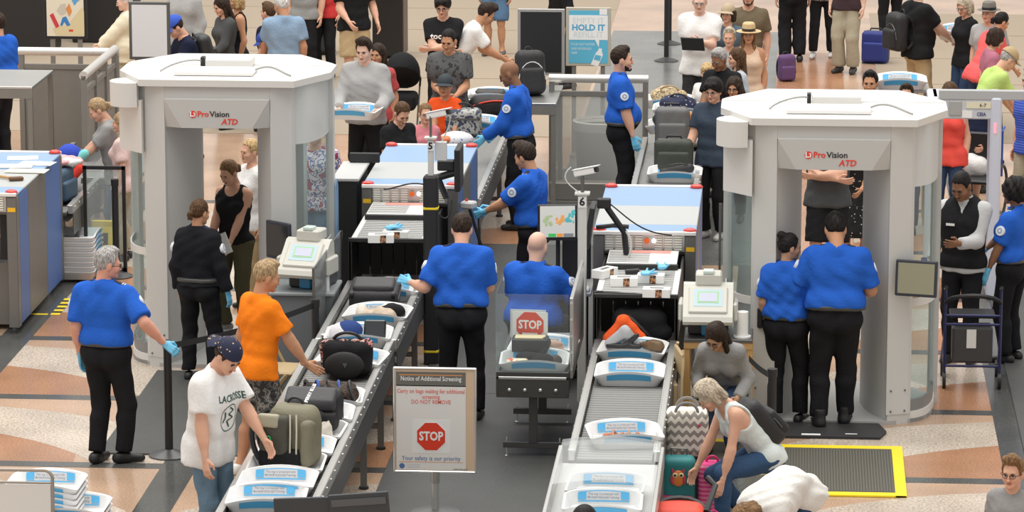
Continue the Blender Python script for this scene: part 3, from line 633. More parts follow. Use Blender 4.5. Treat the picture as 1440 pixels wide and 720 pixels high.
# ================================================================ bodies: distance fields meshed with surface nets
def rotm(ax, deg):
    return np.array(Matrix.Rotation(R(deg), 3, ax))
def V(*a): return np.array(a, float)
def C(a, b, ra, rb=None, clip=None): return ('c', np.asarray(a, float), np.asarray(b, float), ra, ra if rb is None else rb, clip or [])
def E_(c, rad, Rm=None, clip=None): return ('e', np.asarray(c, float), np.asarray(rad, float), np.eye(3) if Rm is None else Rm, None, clip or [])
def B_(c, half, r, Rm=None, clip=None): return ('b', np.asarray(c, float), np.asarray(half, float), np.eye(3) if Rm is None else Rm, r, clip or [])
def p_bounds(p):
    if p[0] == 'b':
        q = np.abs(p[3])@p[2]; return p[1]-q, p[1]+q
    if p[0] == 'c':
        r = max(p[3], p[4]); return np.minimum(p[1], p[2])-r, np.maximum(p[1], p[2])+r
    r = max(p[2]); return p[1]-r, p[1]+r
def p_eval(p, P):
    if p[0] == 'c':
        a, b = p[1], p[2]; ba = b-a; L = max(ba@ba, 1e-9)
        q = [P[i]-a[i] for i in range(3)]
        t = np.clip((q[0]*ba[0]+q[1]*ba[1]+q[2]*ba[2])/L, 0, 1)
        d = np.sqrt((q[0]-t*ba[0])**2+(q[1]-t*ba[1])**2+(q[2]-t*ba[2])**2)-(p[3]+(p[4]-p[3])*t)
    elif p[0] == 'b':
        c, hf, M, r = p[1], p[2], p[3], p[4]
        q = [P[i]-c[i] for i in range(3)]
        w = [np.abs(M[0, i]*q[0]+M[1, i]*q[1]+M[2, i]*q[2])-hf[i]+r for i in range(3)]
        d = np.sqrt(sum(np.maximum(x, 0)**2 for x in w))+np.minimum(np.maximum(w[0], np.maximum(w[1], w[2])), 0)-r
    else:
        c, r, M = p[1], p[2], p[3]
        q = [P[i]-c[i] for i in range(3)]
        w = [M[0, i]*q[0]+M[1, i]*q[1]+M[2, i]*q[2] for i in range(3)]
        k0 = np.sqrt(sum((w[i]/r[i])**2 for i in range(3))); k1 = np.sqrt(sum((w[i]/r[i]**2)**2 for i in range(3)))+1e-9
        d = k0*(k0-1)/k1
    for pt, n in p[5]: d = np.maximum(d, (P[0]-pt[0])*n[0]+(P[1]-pt[1])*n[1]+(P[2]-pt[2])*n[2])
    return d
def nets(prims, h, k=.03, sub=(), planes=(), fold=None, fn=None):
    lo = np.min([p_bounds(p)[0] for p in prims], 0)-2.5*h-.01; hi = np.max([p_bounds(p)[1] for p in prims], 0)+2.5*h+.01
    n = np.ceil((hi-lo)/h).astype(int)+1
    ax = [lo[i]+h*np.arange(n[i]) for i in range(3)]
    D = np.full(n, .3)
    def region(p, m):
        a, b = p_bounds(p); i0 = np.maximum(((a-m-lo)/h).astype(int), 0); i1 = np.minimum(np.ceil((b+m-lo)/h).astype(int)+1, n)
        return tuple(slice(i0[i], i1[i]) for i in range(3))
    def coords(sl): return [ax[0][sl[0]][:, None, None], ax[1][sl[1]][None, :, None], ax[2][sl[2]][None, None, :]]
    for p in prims:
        sl = region(p, k+2*h)
        d = p_eval(p, coords(sl)); e = D[sl]; m = np.maximum(k-np.abs(d-e), 0)/k
        D[sl] = np.minimum(d, e)-m*m*k*.25
    full = coords((slice(None),)*3)
    if fold:
        amp, fr, sd = fold; g = np.random.RandomState(sd)
        a1, a2, a3 = g.uniform(-1, 1, (3, 3)); ph = g.uniform(0, 6, 4)
        X, Y, Z = full
        w = np.sin(fr*(a1[0]*X+a1[1]*Y+.8*a1[2]*Z)+ph[0]+2.2*np.sin(7*(a2[0]*X+a2[1]*Y+a2[2]*Z)+ph[1]))
        w2 = np.sin(1.7*fr*(.7*X-.5*Y+1.1*a3[2]*Z)+ph[2]+1.8*np.sin(9*(a3[0]*X+a3[1]*Y+Z)+ph[3]))
        D = D+amp*(.6*w+.4*w2)
    for p in sub:
        sl = region(p, 2*h); D[sl] = np.maximum(D[sl], -p_eval(p, coords(sl)))
    for pt, nn in planes: D = np.maximum(D, (full[0]-pt[0])*nn[0]+(full[1]-pt[1])*nn[1]+(full[2]-pt[2])*nn[2])
    if fn: D = np.maximum(D, fn(*full))
    S = D < 0
    c = S[:-1, :-1, :-1].astype(np.int8)
    for dx, dy, dz in ((1, 0, 0), (0, 1, 0), (1, 1, 0), (0, 0, 1), (1, 0, 1), (0, 1, 1), (1, 1, 1)):
        c = c+S[dx:n[0]-1+dx, dy:n[1]-1+dy, dz:n[2]-1+dz]
    act = (c > 0) & (c < 8); I, J, K = np.nonzero(act)
    idx = np.full(act.shape, -1, np.int64); idx[I, J, K] = np.arange(len(I))
    acc = np.zeros((len(I), 3)); cnt = np.zeros(len(I))
    cs = [(0, 0, 0), (1, 0, 0), (0, 1, 0), (1, 1, 0), (0, 0, 1), (1, 0, 1), (0, 1, 1), (1, 1, 1)]
    vals = [D[I+a, J+b, K+d] for a, b, d in cs]
    for i in range(8):
        for j in range(i+1, 8):
            df = np.array(cs[j])-np.array(cs[i])
            if np.abs(df).sum() != 1: continue
            x = (vals[i] < 0) != (vals[j] < 0); t = vals[i][x]/(vals[i][x]-vals[j][x])
            acc[x] += np.array(cs[i])+t[:, None]*df; cnt[x] += 1
    vs = lo+h*(np.stack([I, J, K], 1)+acc/cnt[:, None])
    qs = []
    for a in range(3):
        b, d = (a+1) % 3, (a+2) % 3
        s0 = [slice(1, -1)]*3; s0[a] = slice(0, -1); s1 = list(s0); s1[a] = slice(1, None)
        A, B = S[tuple(s0)], S[tuple(s1)]
        q = np.nonzero(A != B); base = [q[0].copy(), q[1].copy(), q[2].copy()]
        for t in range(3):
            if t != a: base[t] = base[t]+1
        def cell(ob, od):
            z = list(base); z[b] = z[b]-ob; z[d] = z[d]-od; return idx[z[0], z[1], z[2]]
        f = np.stack([cell(1, 1), cell(0, 1), cell(0, 0), cell(1, 0)], 1)
        fl = B[q]; f[fl] = f[fl][:, ::-1]; qs.append(f)
    return vs, np.concatenate(qs)
def np_mesh(name, vs, fs, mats, mi=None, smooth=True):
    me = bpy.data.meshes.new(name)
    fs = np.asarray(fs, np.int32); keep = np.ones(fs.shape, bool); keep[:, 3] = fs[:, 2] != fs[:, 3]
    n = len(fs); cnt = keep.sum(1); lp = fs[keep]
    me.vertices.add(len(vs)); me.vertices.foreach_set('co', np.ascontiguousarray(vs, np.float32).ravel())
    me.loops.add(len(lp)); me.loops.foreach_set('vertex_index', np.ascontiguousarray(lp, np.int32))
    me.polygons.add(n); me.polygons.foreach_set('loop_start', np.ascontiguousarray(np.concatenate([[0], np.cumsum(cnt)[:-1]]), np.int32))
    if mi is not None: me.polygons.foreach_set('material_index', np.ascontiguousarray(mi, np.int32))
    me.update(calc_edges=True)
    for m in mats: me.materials.append(m)
    if smooth: me.shade_smooth()
    return me
def quads(mb):                              # MB -> numpy quads (triangles doubled)
    v = np.array(mb.v, float); f = []; m = []
    for q, k in zip(mb.f, mb.m):
        if len(q) == 4: f.append(q); m.append(k)
        else:
            for i in range(1, len(q)-1): f.append((q[0], q[i], q[i+1], q[i+1])); m.append(k)
    return v, np.array(f), np.array(m)
# ---------------------------------------------------------------- head, hand and hair shapes (made once)
def make_head(fem, fat=0, hh=.007):
    j = .9 if fem else 1.0
    pr = [E_((0, -.012, .148), (.075, .096, .09)), E_((0, .02, .09), (.060*j+.008*fat, .074, .085)),
          C((0, .02, .052), (0, .070, .020), .048*j+.008*fat, .022), C((.036*j, .0, .055), (.014, .066, .022), .026+.006*fat, .018), C((-.036*j, .0, .055), (-.014, .066, .022), .026+.006*fat, .018),
          E_((.034, .058, .078), (.03, .032, .03)), E_((-.034, .058, .078), (.03, .032, .03)),
          C((-.034, .078, .124), (.034, .078, .124), .013), C((0, -.018, .06), (0, -.03, -.07), .05 if fem else .057),
          E_((.077, -.008, .1), (.011, .02, .032)), E_((-.077, -.008, .1), (.011, .02, .032))]
    v, f = nets(pr, hh, .022, sub=[E_((.030, .100, .105), (.018, .02, .013)), E_((-.030, .100, .105), (.018, .02, .013))])
    m = np.zeros(len(f), int)
    mb = MB()
    mb.ell((0, .100, .088), (.009, .014, .024), 8, 6, 0, T(0, 0, 0)); mb.ell((0, .106, .072), (.0155, .014, .010), 8, 6, 0)
    for s in (-1, 1):
        mb.ell((s*.030, .0815, .105), (.0145, .0095, .0085), 8, 6, 1); mb.ell((s*.030, .0885, .105), (.0065, .0045, .0065), 8, 5, 2)
        mb.tube([(s*.014, .0985, .121), (s*.030, .0985, .127), (s*.047, .088, .122)], [.003, .0045, .003], 6, 4)
        mb.tube([(s*.016, .0905, .110), (s*.030, .0945, .1145), (s*.045, .086, .109)], .0022, 5, 4)
    mb.ell((0, .0905, .047), (.021, .0075, .0045), 10, 6, 3); mb.ell((0, .0895, .0395), (.018, .0085, .0055), 10, 6, 3)
    mb.tube([(-.021, .0885, .0435), (0, .0975, .0435), (.021, .0885, .0435)], .0016, 5, 2)
    a, b, c = quads(mb)
    return np.concatenate([v, a]), np.concatenate([f, b+len(v)]), np.concatenate([m, c])
HEADS = {}
def head_shape(fem, fat, lod=0):
    hh = (.0073, .0092, .0105)[lod]; k = (fem, fat, hh)
    if k not in HEADS: HEADS[k] = make_head(fem, fat, hh)
    return HEADS[k]
def make_hand(curl, hh=.0058):
    """right hand, wrist at 0, fingers along -Z, thumb towards +Y, palm facing -X"""
    pr = [C((0, .012, -.01), (0, .020, -.085), .017, .013), C((0, -.012, -.01), (0, -.026, -.08), .017, .012), C((0, 0, -.02), (0, -.002, -.085), .018, .014), C((0, 0, .03), (0, 0, -.01), .027, .024)]
    for y, L, t in ((.027, .072, .5), (.008, .082, 0), (-.011, .076, -.3), (-.028, .058, -.9)):
        p = V(0, y, -.088); ang = 0; seg = (.45, .32, .25)
        for i, sg in enumerate(seg):
            ang += curl*(.7, 1.1, .7)[i]
            q = p+L*sg*V(-math.sin(R(ang)), math.sin(R(t*6)), -math.cos(R(ang)))
            pr.append(C(p, q, .0092-.0008*i, .0086-.0009*i)); p = q
    a = V(-.008, .025, -.022); b = V(-.018, .052, -.052); c = V(-.024-curl*.0002, .056-curl*.0002, -.085)
    pr += [C(a, b, .016, .0115), C(b, c, .011, .0085)]
    return nets(pr, hh, .006)
HANDS = {}
def hand_shape(kind, lod=0):
    k = (kind, lod)
    if k not in HANDS: HANDS[k] = make_hand({'relax': 22, 'grip': 62, 'flat': 6, 'half': 40}[kind], (.0058, .0072, .008)[lod])
    return HANDS[k]
HLINE = [(V(0, .076, .178), V(0, .75, -1.0)/1.25)]          # hair is kept above/behind this slanted plane
FACE = [E_((0, .085, .085), (.066, .062, .095))]
def cap_prims(e): return [E_((0, -.014, .150), (.076+e, .097+e, .091+e))]
def hairline(X, Y, Z):                      # high over the brow, sideburn before the ear, down to the nape behind
    t = np.clip((Y-.018)/.05, 0, 1); t = t*t*(3-2*t); u = np.clip((Y+.075)/.07, 0, 1)
    b = (.045+.05*u)*(1-t)+(.187-.9*np.maximum(np.abs(X)-.035, 0)*.0)*t
    return (b-Z+.004*np.sin(150*X+40*Y)+.003*np.sin(310*X))*.7
EARS = [E_((.087, -.004, .096), (.022, .024, .036)), E_((-.087, -.004, .096), (.022, .024, .036))]
def hair_mesh(kind):
    k = .02; fold = (.0045, 85, 3); sub = list(FACE); pl = []; h = .0085; fn = None
    if kind == 'short': pr = cap_prims(.010)+[C((-.035, .052, .222), (.03, .058, .226), .024), C((0, -.03, .235), (0, .03, .238), .02)]; fn = hairline; sub = EARS
    elif kind == 'quiff': pr = cap_prims(.013)+[C((-.035, .055, .225), (.035, .065, .228), .034), C((0, .0, .235), (0, .05, .24), .035)]; fn = hairline; sub = EARS
    elif kind == 'mop': pr = cap_prims(.024)+[C((-.05, .072, .195), (.05, .075, .19), .026)]; sub = [E_((0, .10, .075), (.060, .075, .088))]; pl = [(V(0, .09, .140), V(0, .62, -1.0)/1.18)]
    elif kind == 'buzz': pr = cap_prims(.0055); fn = hairline; fold = None; sub = EARS
    elif kind == 'fringe': pr = cap_prims(.008); fn = hairline; sub = EARS; pl = [(V(0, 0, .16), V(0, .5, 1)/1.118)]
    elif kind == 'afro': pr = cap_prims(.04)+[E_((.05, -.02, .13), (.07, .07, .07)), E_((-.05, -.02, .13), (.07, .07, .07)), E_((0, -.07, .1), (.09, .06, .08))]; fold = (.010, 95, 5); sub = [E_((0, .095, .085), (.066, .075, .105))]
    elif kind == 'bob': pr = cap_prims(.018)+[C((.072, -.01, .15), (.078, .0, .03), .03, .028), C((-.072, -.01, .15), (-.078, .0, .03), .03, .028), C((-.05, -.07, .12), (-.05, -.075, .03), .05, .04), C((.05, -.07, .12), (.05, -.075, .03), .05, .04)]; sub = [E_((0, .095, .075), (.062, .085, .100))]
    elif kind == 'curlbob': pr = cap_prims(.026)+[E_((.07, -.01, .09), (.045, .06, .08)), E_((-.07, -.01, .09), (.045, .06, .08)), E_((0, -.08, .08), (.08, .05, .08))]; fold = (.008, 70, 8); sub = [E_((0, .095, .080), (.060, .082, .100))]
    elif kind in ('long', 'longer'):
        b = -.22 if kind == 'longer' else -.13
        pr = cap_prims(.014)+[C((.07, -.012, .15), (.078, .01, b), .028, .024), C((-.07, -.012, .15), (-.078, .01, b), .028, .024), C((0, -.07, .15), (0, -.105, b-.03), .06, .045), C((.05, -.06, .12), (.055, -.085, b), .04, .035), C((-.05, -.06, .12), (-.055, -.085, b), .04, .035)]
        sub = [E_((0, .105, .070), (.064, .092, .110))]
    elif kind == 'pony': pr = cap_prims(.009)+[C((0, -.10, .135), (0, -.135, .10), .022), C((0, -.135, .10), (0, -.125, -.04), .03, .02), C((0, -.125, -.04), (0, -.115, -.11), .02, .007)]; fn = hairline; sub = EARS
    elif kind == 'bun': pr = cap_prims(.010)+[E_((0, -.085, .225), (.046, .046, .042))]; fn = hairline; sub = EARS
    elif kind == 'beard': return nets([C((0, .024, .045), (0, .073, .014), .052, .028), C((.045, -.002, .085), (.03, .05, .026), .030, .024), C((-.045, -.002, .085), (-.03, .05, .026), .030, .024)], .007, .02, sub=[E_((0, .100, .070), (.03, .045, .046)), E_((0, .06, .125), (.10, .08, .062))], fold=(.003, 70, 2))
    return nets(pr, h, k, sub=sub, planes=pl, fold=fold, fn=fn)
HAIRS = {}
def hair_data(kind, col):
    if kind not in HAIRS:
        v, f = hair_mesh(kind.rstrip('^'))
        if kind[-1] == '^':
            v = v.copy(); t = v[:, 2] > .150; q = (v-V(0, -.014, .15))/V(.076, .097, .091); L = np.linalg.norm(q, axis=1); w = t & (L > 1.0)
            v[w] = V(0, -.014, .15)+(q[w]/L[w][:, None]*1.01)*V(.076, .097, .091)
        HAIRS[kind] = (v, f)
    return col_mesh('hair_'+kind, HAIRS[kind], hair_mat(col))
_CM = {}
def col_mesh(key, vf, m):
    k = (key, m.name)
    if k not in _CM: _CM[k] = np_mesh(key, vf[0], vf[1], [m])
    return _CM[k]
HAIRC = {'black': (.012, .010, .010), 'dark': (.030, .018, .012), 'brown': (.085, .045, .022), 'light': (.20, .115, .055), 'blond': (.48, .33, .16), 'red': (.26, .10, .04), 'grey': (.34, .33, .32), 'white': (.62, .61, .58), 'sandy': (.36, .25, .14), 'ashy': (.45, .38, .29)}
def hair_mat(c):
    if 'hair_'+c in MATS: return MATS['hair_'+c]
    k = HAIRC[c]; m = ramp_mat('hair_'+c, 'noise', 9, [(.3, tuple(x*.45 for x in k)), (.5, k), (.72, tuple(min(1, x*1.7+.006) for x in k))], .6, interp='LINEAR', detail=3, vscale=(9, 9, 1.6))
    m.node_tree.nodes['Principled BSDF'].inputs['Specular IOR Level'].default_value = .2; return m
SKINC = {'fair': (.70, .40, .28), 'pale': (.76, .49, .38), 'tan': (.56, .29, .17), 'olive': (.50, .29, .18), 'brown': (.27, .135, .075), 'dark': (.10, .048, .028), 'ruddy': (.70, .36, .26)}
def skin_mat(c):
    m = mat('skin_'+c, SKINC[c], .55, var=.07, vscale=14, spec=.3)
    b = m.node_tree.nodes['Principled BSDF']; b.inputs['Subsurface Weight'].default_value = .12; b.inputs['Subsurface Radius'].default_value = (.02, .008, .004); b.inputs['Subsurface Scale'].default_value = .5
    return m
def cloth(name, col, rough=.85, var=.10): return mat('cloth_'+name, col, rough, bump=.25, bscale=38, var=var, vscale=9, spec=.15)
def ik(a, b, l1, l2, pole):
    a, b, pole = map(np.asarray, (a, b, pole)); d = b-a; L = np.linalg.norm(d)
    if L > (l1+l2)*.998: b = a+d/L*(l1+l2)*.998; d = b-a; L = np.linalg.norm(d)
    if L < abs(l1-l2)+.02: L = abs(l1-l2)+.02
    u = d/np.linalg.norm(d); p = pole-u*(pole@u); p = p/max(np.linalg.norm(p), 1e-6)
    x = (l1*l1-l2*l2+L*L)/(2*L); y = math.sqrt(max(l1*l1-x*x, 0)); return a+u*x+p*y, b
def unit(v): v = np.asarray(v, float); return v/max(np.linalg.norm(v), 1e-9)
SHOES = {}
def shoe_shape(kind):
    if kind not in SHOES:
        z0 = V(0, 0, .004)
        if kind == 'boot': pr = [C((0, -.045, .045), (0, .03, .045), .045, .043), C((0, .03, .045), (.004, .145, .035), .043, .034), C((0, -.03, .05), (0, -.025, .17), .05, .052, [(V(0, 0, .165), V(0, 0, 1))])]
        elif kind == 'sandal': pr = [C((0, -.05, .012), (0, .15, .012), .036, .04), C((-.03, .11, .045), (.035, .09, .045), .014), C((-.04, .0, .06), (.04, .0, .06), .012)]
        else: pr = [C((0, -.05, .042), (0, .03, .042), .042, .042), C((0, .03, .042), (.005, .15, .033), .042, .033), C((0, -.035, .055), (0, -.01, .085), .043, .040, [(V(0, 0, .09), V(0, 0, 1))])]
        v, f = nets(pr, .0135, .025, planes=[(z0, V(0, 0, -1))]); SHOES[kind] = (v, f)
    return SHOES[kind]
def placed(v, M3, o, s=1.0): return (v*s)@M3.T+o
def person(label, px, py, h=1.75, face=180, fem=False, skin='fair', hair=('short', 'brown'), bw=1.0, fat=0, lod=0,
           lean=0, bend=0, side=0, twist=0, head=(0, 0, 0), pz=None, rh=None, lh=None, rp=None, lp=None, rf=(.10, 0, 0, -8), lf=(-.10, 0, 0, 8),
           hand=('relax', 'relax'), thumb=(None, None), hdir=(None, None), glove=(None, None), kp=None,
           top=('tee', 'white', (.8, .8, .8)), bot=('pants', 'black', (.02, .02, .022)), shoe=('shoe', (.02, .02, .02)), tuck=False, loose=0.0, hem=-.10, sleeve=.72,
           officer=False, beard=None, glasses=None, cap=None, kid=1.0, at=None, group=None, neck='crew', extra=None, seated=False, headscale=1.0, belt=None, hz=None):
    s = h/1.8; vox = (.0165, .021, .025)[lod]
    # ---- skeleton
    P0 = V(0, 0, (.965 if pz is None else pz/s)); Rp = rotm('Z', twist*.4)@rotm('X', -(lean if lean < 25 else 25+.35*(lean-25)))@rotm('Y', side*.5)
    Rc = rotm('Z', twist)@rotm('X', -(lean+bend))@rotm('Y', side)
    shw = (.152 if fem else .178)*(.6+.4*bw); hipw = .098 if fem else .09
    wa = P0+Rp@V(0, 0, .13); ch = wa+Rc@V(0, .0, .215); nb = ch+Rc@V(0, -.018, .190)
    Rh = Rc@rotm('X', (lean+bend)*(.45 if lean+bend > 20 else .6))@rotm('Z', head[0])@rotm('X', -head[1])@rotm('Y', head[2])
    hb = nb+Rc@V(0, .012, .038)+Rh@V(0, .012, .02)
    sh = {1: ch+Rc@V(shw, -.015, .125), -1: ch+Rc@V(-shw, -.015, .125)}
    lo = rotm('Z', 0)
    wr, el, kn, an, hip, ft = {}, {}, {}, {}, {}, {}
    for sd, t, pole in ((1, rh, rp), (-1, lh, lp)):
        if t is None: t = sh[sd]+V(sd*(.055+.03*fat), .03, -.535)
        else: t = np.array(t, float)
        pole = V(sd*.45, -1, -.25) if pole is None else V(*pole)
        el[sd], wr[sd] = ik(sh[sd], t, .295, .258, pole)
    for sd, f in ((1, rf), (-1, lf)):
        hip[sd] = P0+Rp@V(sd*hipw, 0, -.045); ft[sd] = f
        a = V(f[0], f[1], f[2]+.085); fdir = rotm('Z', f[3])@V(0, 1, 0)
        kn[sd], an[sd] = ik(hip[sd], a, .43, .415, (fdir if kp is None else V(*kp))+V(0, 0, .02))
    # ---- trunk
    dp = 1+.10*(bw-1)*2
    b_ = bw
    def trunk(e, belly=True):
        q = [C(P0+Rp@V(-.085*b_*(1.08 if fem else 1), -.005, -.03), P0+Rp@V(.085*b_*(1.08 if fem else 1), -.005, -.03), .108*dp+e),
             C(P0+Rp@V(.07, -.045, -.075), P0+Rp@V(.06, -.04, -.03), .088+e), C(P0+Rp@V(-.07, -.045, -.075), P0+Rp@V(-.06, -.04, -.03), .088+e),
             C(wa+Rp@V(-.068*b_*(.82 if fem else 1), .0, -.01), wa+Rp@V(.068*b_*(.82 if fem else 1), .0, -.01), .10*dp*(.93 if fem else 1)+e),
             C(wa+Rc@V(-.074*b_*(.83 if fem else 1), 0, .11), wa+Rc@V(.074*b_*(.83 if fem else 1), 0, .11), .10*dp*(.95 if fem else 1)+e),
             C(ch+Rc@V(-.086*b_*(.86 if fem else 1), .0, .0), ch+Rc@V(.086*b_*(.86 if fem else 1), .0, .0), .110*dp*(.95 if fem else 1)+e),
             C(ch+Rc@V(-.72*shw, -.012, .075), ch+Rc@V(.72*shw, -.012, .075), .085*dp+e)]
        if fat and belly: q.append(E_(wa+Rp@V(0, .045+.05*fat, -.02), (.125*b_+.03*fat+e, .09+.05*fat+e, .13+.02*fat+e), Rp)); q.append(C(wa+Rp@V(-.1*fat, -.01, -.03), wa+Rp@V(.1*fat, -.01, -.03), .105+.035*fat+e))
        if fem: q += [E_(ch+Rc@V(.072, .085, -.01), (.062+e, .052+e, .062+e), Rc), E_(ch+Rc@V(-.072, .085, -.01), (.062+e, .052+e, .062+e), Rc)]
        for sd in (1, -1): q.append(C(nb+Rc@V(0, -.012, -.018), sh[sd]+Rc@V(-sd*.01, 0, .0), .060+e*.6, .056+e*.8))
        return q
    af = .86 if fem else (1.0+.25*(bw-1)+.12*fat)
    def ua(sd, e0, e1, f=1.0, clip=False):
        b = sh[sd]+f*(el[sd]-sh[sd]); n = unit(el[sd]-sh[sd])
        return C(sh[sd], b+(n*.03 if clip else 0), .056*af+e0, (.056-.012*f)*af+e1, [(b, n)] if clip else None)
    def fa(sd, e0, e1, f=1.0, clip=False):
        b = el[sd]+f*(wr[sd]-el[sd]); n = unit(wr[sd]-el[sd])
        return C(el[sd], b+(n*.03 if clip else 0), .044*af+e0, (.044-.016*f)*af+e1, [(b, n)] if clip else None)
    lf_ = 1.0+.3*(bw-1)+.15*fat
    # ---- body
    pr = trunk(0); longleg = bot[0] in ('pants', 'wide')
    for sd in (1, -1):
        pr += [ua(sd, 0, 0), fa(sd, 0, 0), C(el[sd]+.25*(wr[sd]-el[sd]), el[sd]+.5*(wr[sd]-el[sd]), .045*af, .036*af)]
        if not longleg:
            k2 = kn[sd]; cal = k2+.3*(an[sd]-k2)+rotm('Z', ft[sd][3])@V(0, -.018, 0)
            pr += [C(hip[sd], k2, .088*lf_, .058*lf_), C(k2, an[sd], .052, .038), C(cal, k2+.55*(an[sd]-k2), .056*lf_, .045), C(an[sd], an[sd]+rotm('Z', ft[sd][3])@V(0, .13, -.055), .036, .025)]
        else: pr += [C(hip[sd], hip[sd]+.5*(kn[sd]-hip[sd]), .085, .07)]
    pr.append(C(nb+Rc@V(0, -.01, -.04), hb+Rh@V(0, -.012, -.0), .060 if not fem else .050, .056 if not fem else .047))
    bv, bf = nets(pr, (.0185, .0245, .027)[lod], .035)
    vs = [bv]; fs = [bf]; ms = [np.zeros(len(bf), int)]; off = len(bv)
    hs = kid*(1.0 if fem else 1.04)*headscale
    hv, hf, hm = head_shape(fem, 1 if fat else 0, lod)
    vs.append(placed(hv, Rh, hb, hs)); fs.append(hf+off); ms.append(hm); off += len(hv)
    gl = []
    for ix, sd in ((0, 1), (1, -1)):
        v, f = hand_shape(hand[ix], lod); v = v.copy(); f = f.copy()
        if sd < 0: v[:, 0] *= -1; f = f[:, ::-1]
        n = unit(hdir[ix] if hdir[ix] is not None else wr[sd]-el[sd]); th = V(0, .6, 1) if thumb[ix] is None else V(*thumb[ix])
        y = unit(th-n*(th@n)); z = -n; x = np.cross(y, z)
        M3 = np.stack([x, y, z], 1); hs2 = .93 if fem else 1.0
        if glove[ix]: gl.append((placed(v, M3, wr[sd], hs2*1.07), f, glove[ix]))
        else:
            vs.append(placed(v, M3, wr[sd], hs2)); fs.append(f+off); ms.append(np.zeros(len(f), int)); off += len(v)
    # ---- place in the hall: the crown of the head meets its sight line
    tip = (hb+Rh@V(0, -.012, .238*hs))*s
    Rz = rotm('Z', face)
    if at is None:
        g = G(px, py, tip[2]); o2 = Rz@tip; root = empty('person', (g.x-o2[0], g.y-o2[1], 0), face, label, 'person', group)
    else: root = empty('person', at, face, label, 'person', group)
    if hz: root.location.z = hz
    sk = skin_mat(skin); hc = hair_mat(hair[1]) if hair else hair_mat('grey')
    lips = mat('lips_'+skin, tuple(c*k for c, k in zip(SKINC[skin], (.80, .50, .52))), .4)
    mats = [sk, mat('eye_white', (.75, .74, .72), .2), mat('iris_dark', (.02, .012, .008), .2), lips, hc if hair else hair_mat('brown')]
    def put(name, v, f, m, mi=None): return mkobj(name, np_mesh(name, np.asarray(v)*s, f, m if isinstance(m, list) else [m], mi), root)
    put('body', np.concatenate(vs), np.concatenate(fs), mats, np.concatenate(ms))
    HM = Matrix.Translation(hb*s) @ Matrix(Rh.tolist()).to_4x4() @ Matrix.Scale(s*hs, 4)
    def onhead(name, me): return mkobj(name, me, root, M=HM)
    if hair: onhead('hair', hair_data(hair[0]+('^' if cap else ''), hair[1]))
    if beard: onhead('beard', hair_data('beard', beard))
    # ---- clothes
    sdn = abs(hash(label)) % 1000 if False else sum(map(ord, label)) % 997
    tk, tcol = top[0], (top[2] if not isinstance(top[1], bpy.types.Material) else None)
    tm = top[1] if isinstance(top[1], bpy.types.Material) else cloth(top[1], top[2])
    e = .019+loose; SHV = None
    if tk:
        q = trunk(e)
        planes = []; sub = [C(nb+Rc@V(0, .02, .045), hb+Rh@V(0, 0, .05), .068 if neck != 'v' else .07, .09)]
        hemz = .055 if tuck else hem
        if tuck: q += [C(wa+Rp@V(-.075*b_, .0, -.045), wa+Rp@V(.075*b_, .0, -.045), .108*dp+e+.012+.02*fat)]
        elif hem < -.02: q += [C(P0+Rp@V(-.085*b_, .0, -.13), P0+Rp@V(.085*b_, .0, -.13), .112*dp+e+.006)]
        hp = (P0+Rp@V(0, 0, hemz), Rp@V(0, 0, -1)); q = [t[:5]+(list(t[5])+[hp],) for t in q]
        if tk in ('tee', 'polo', 'shirt'):
            for sd in (1, -1): q.append(ua(sd, e, e+.014, sleeve, True))
        elif tk in ('long', 'jacket'):
            for sd in (1, -1): q += [ua(sd, e, e*.9+.006), fa(sd, e*.9+.006, e+.004, .93, True)]
        elif tk == 'tank':
            for sd in (1, -1): sub.append(C(sh[sd]+Rc@V(sd*.035, 0, -.05), sh[sd]+Rc@V(sd*.05, 0, .10), .088))
            sub.append(C(nb+Rc@V(0, .06, -.01), nb+Rc@V(0, .08, .08), .085)); sub.append(C(nb+Rc@V(0, -.06, .02), nb+Rc@V(0, -.08, .08), .07))
        elif tk == 'vest':
            for sd in (1, -1): sub.append(C(sh[sd]+Rc@V(sd*.03, 0, -.03), sh[sd]+Rc@V(sd*.05, 0, .10), .075))
        if neck == 'v': sub.append(C(nb+Rc@V(0, .11, -.06), nb+Rc@V(0, .08, .06), .03, .075))
        if neck == 'collar': sub = [C(nb+Rc@V(0, .025, .062), hb+Rh@V(0, 0, .06), .06, .09)]; q.append(C(nb+Rc@V(0, 0, -.02), nb+Rc@V(0, .012, .055), .078, .074, [(nb+Rc@V(0, .01, .05), Rc@V(0, -.25, 1)/1.03)]))
        v, f = nets(q, vox, .03, sub=sub, planes=planes, fold=(.0070+loose*.13, 30, sdn))
        SHV = v
        put('vest' if tk == 'vest' else ('sweater' if tk == 'long' else 'shirt'), v, f, tm)
    if bot and bot[0]:
        bk = bot[0]; bm = bot[1] if isinstance(bot[1], bpy.types.Material) else cloth(bot[1], bot[2])
        e2 = .018 if tuck else .015
        q = [p for p in trunk(e2)[:4]]; planes = []; wp = (P0+Rp@V(0, 0, .085 if (tuck or not tk) else min(.06, hem+.05)), Rp@V(0, 0, 1))
        if fat: q += trunk(e2)[7:9]
        q = [t[:5]+([wp],) for t in q]
        if bk == 'skirt':
            zc = bot[3] if len(bot) > 3 else .5
            for sd in (1, -1): q += [C(hip[sd], hip[sd]+(kn[sd]-hip[sd])*zc*1.9, .11, .13)]
            q.append(C(P0, (kn[1]+kn[-1])/2*.9+P0*.1, .12, .15)); planes.append(((kn[1]+kn[-1])/2, V(0, 0, -1))) if not seated else None
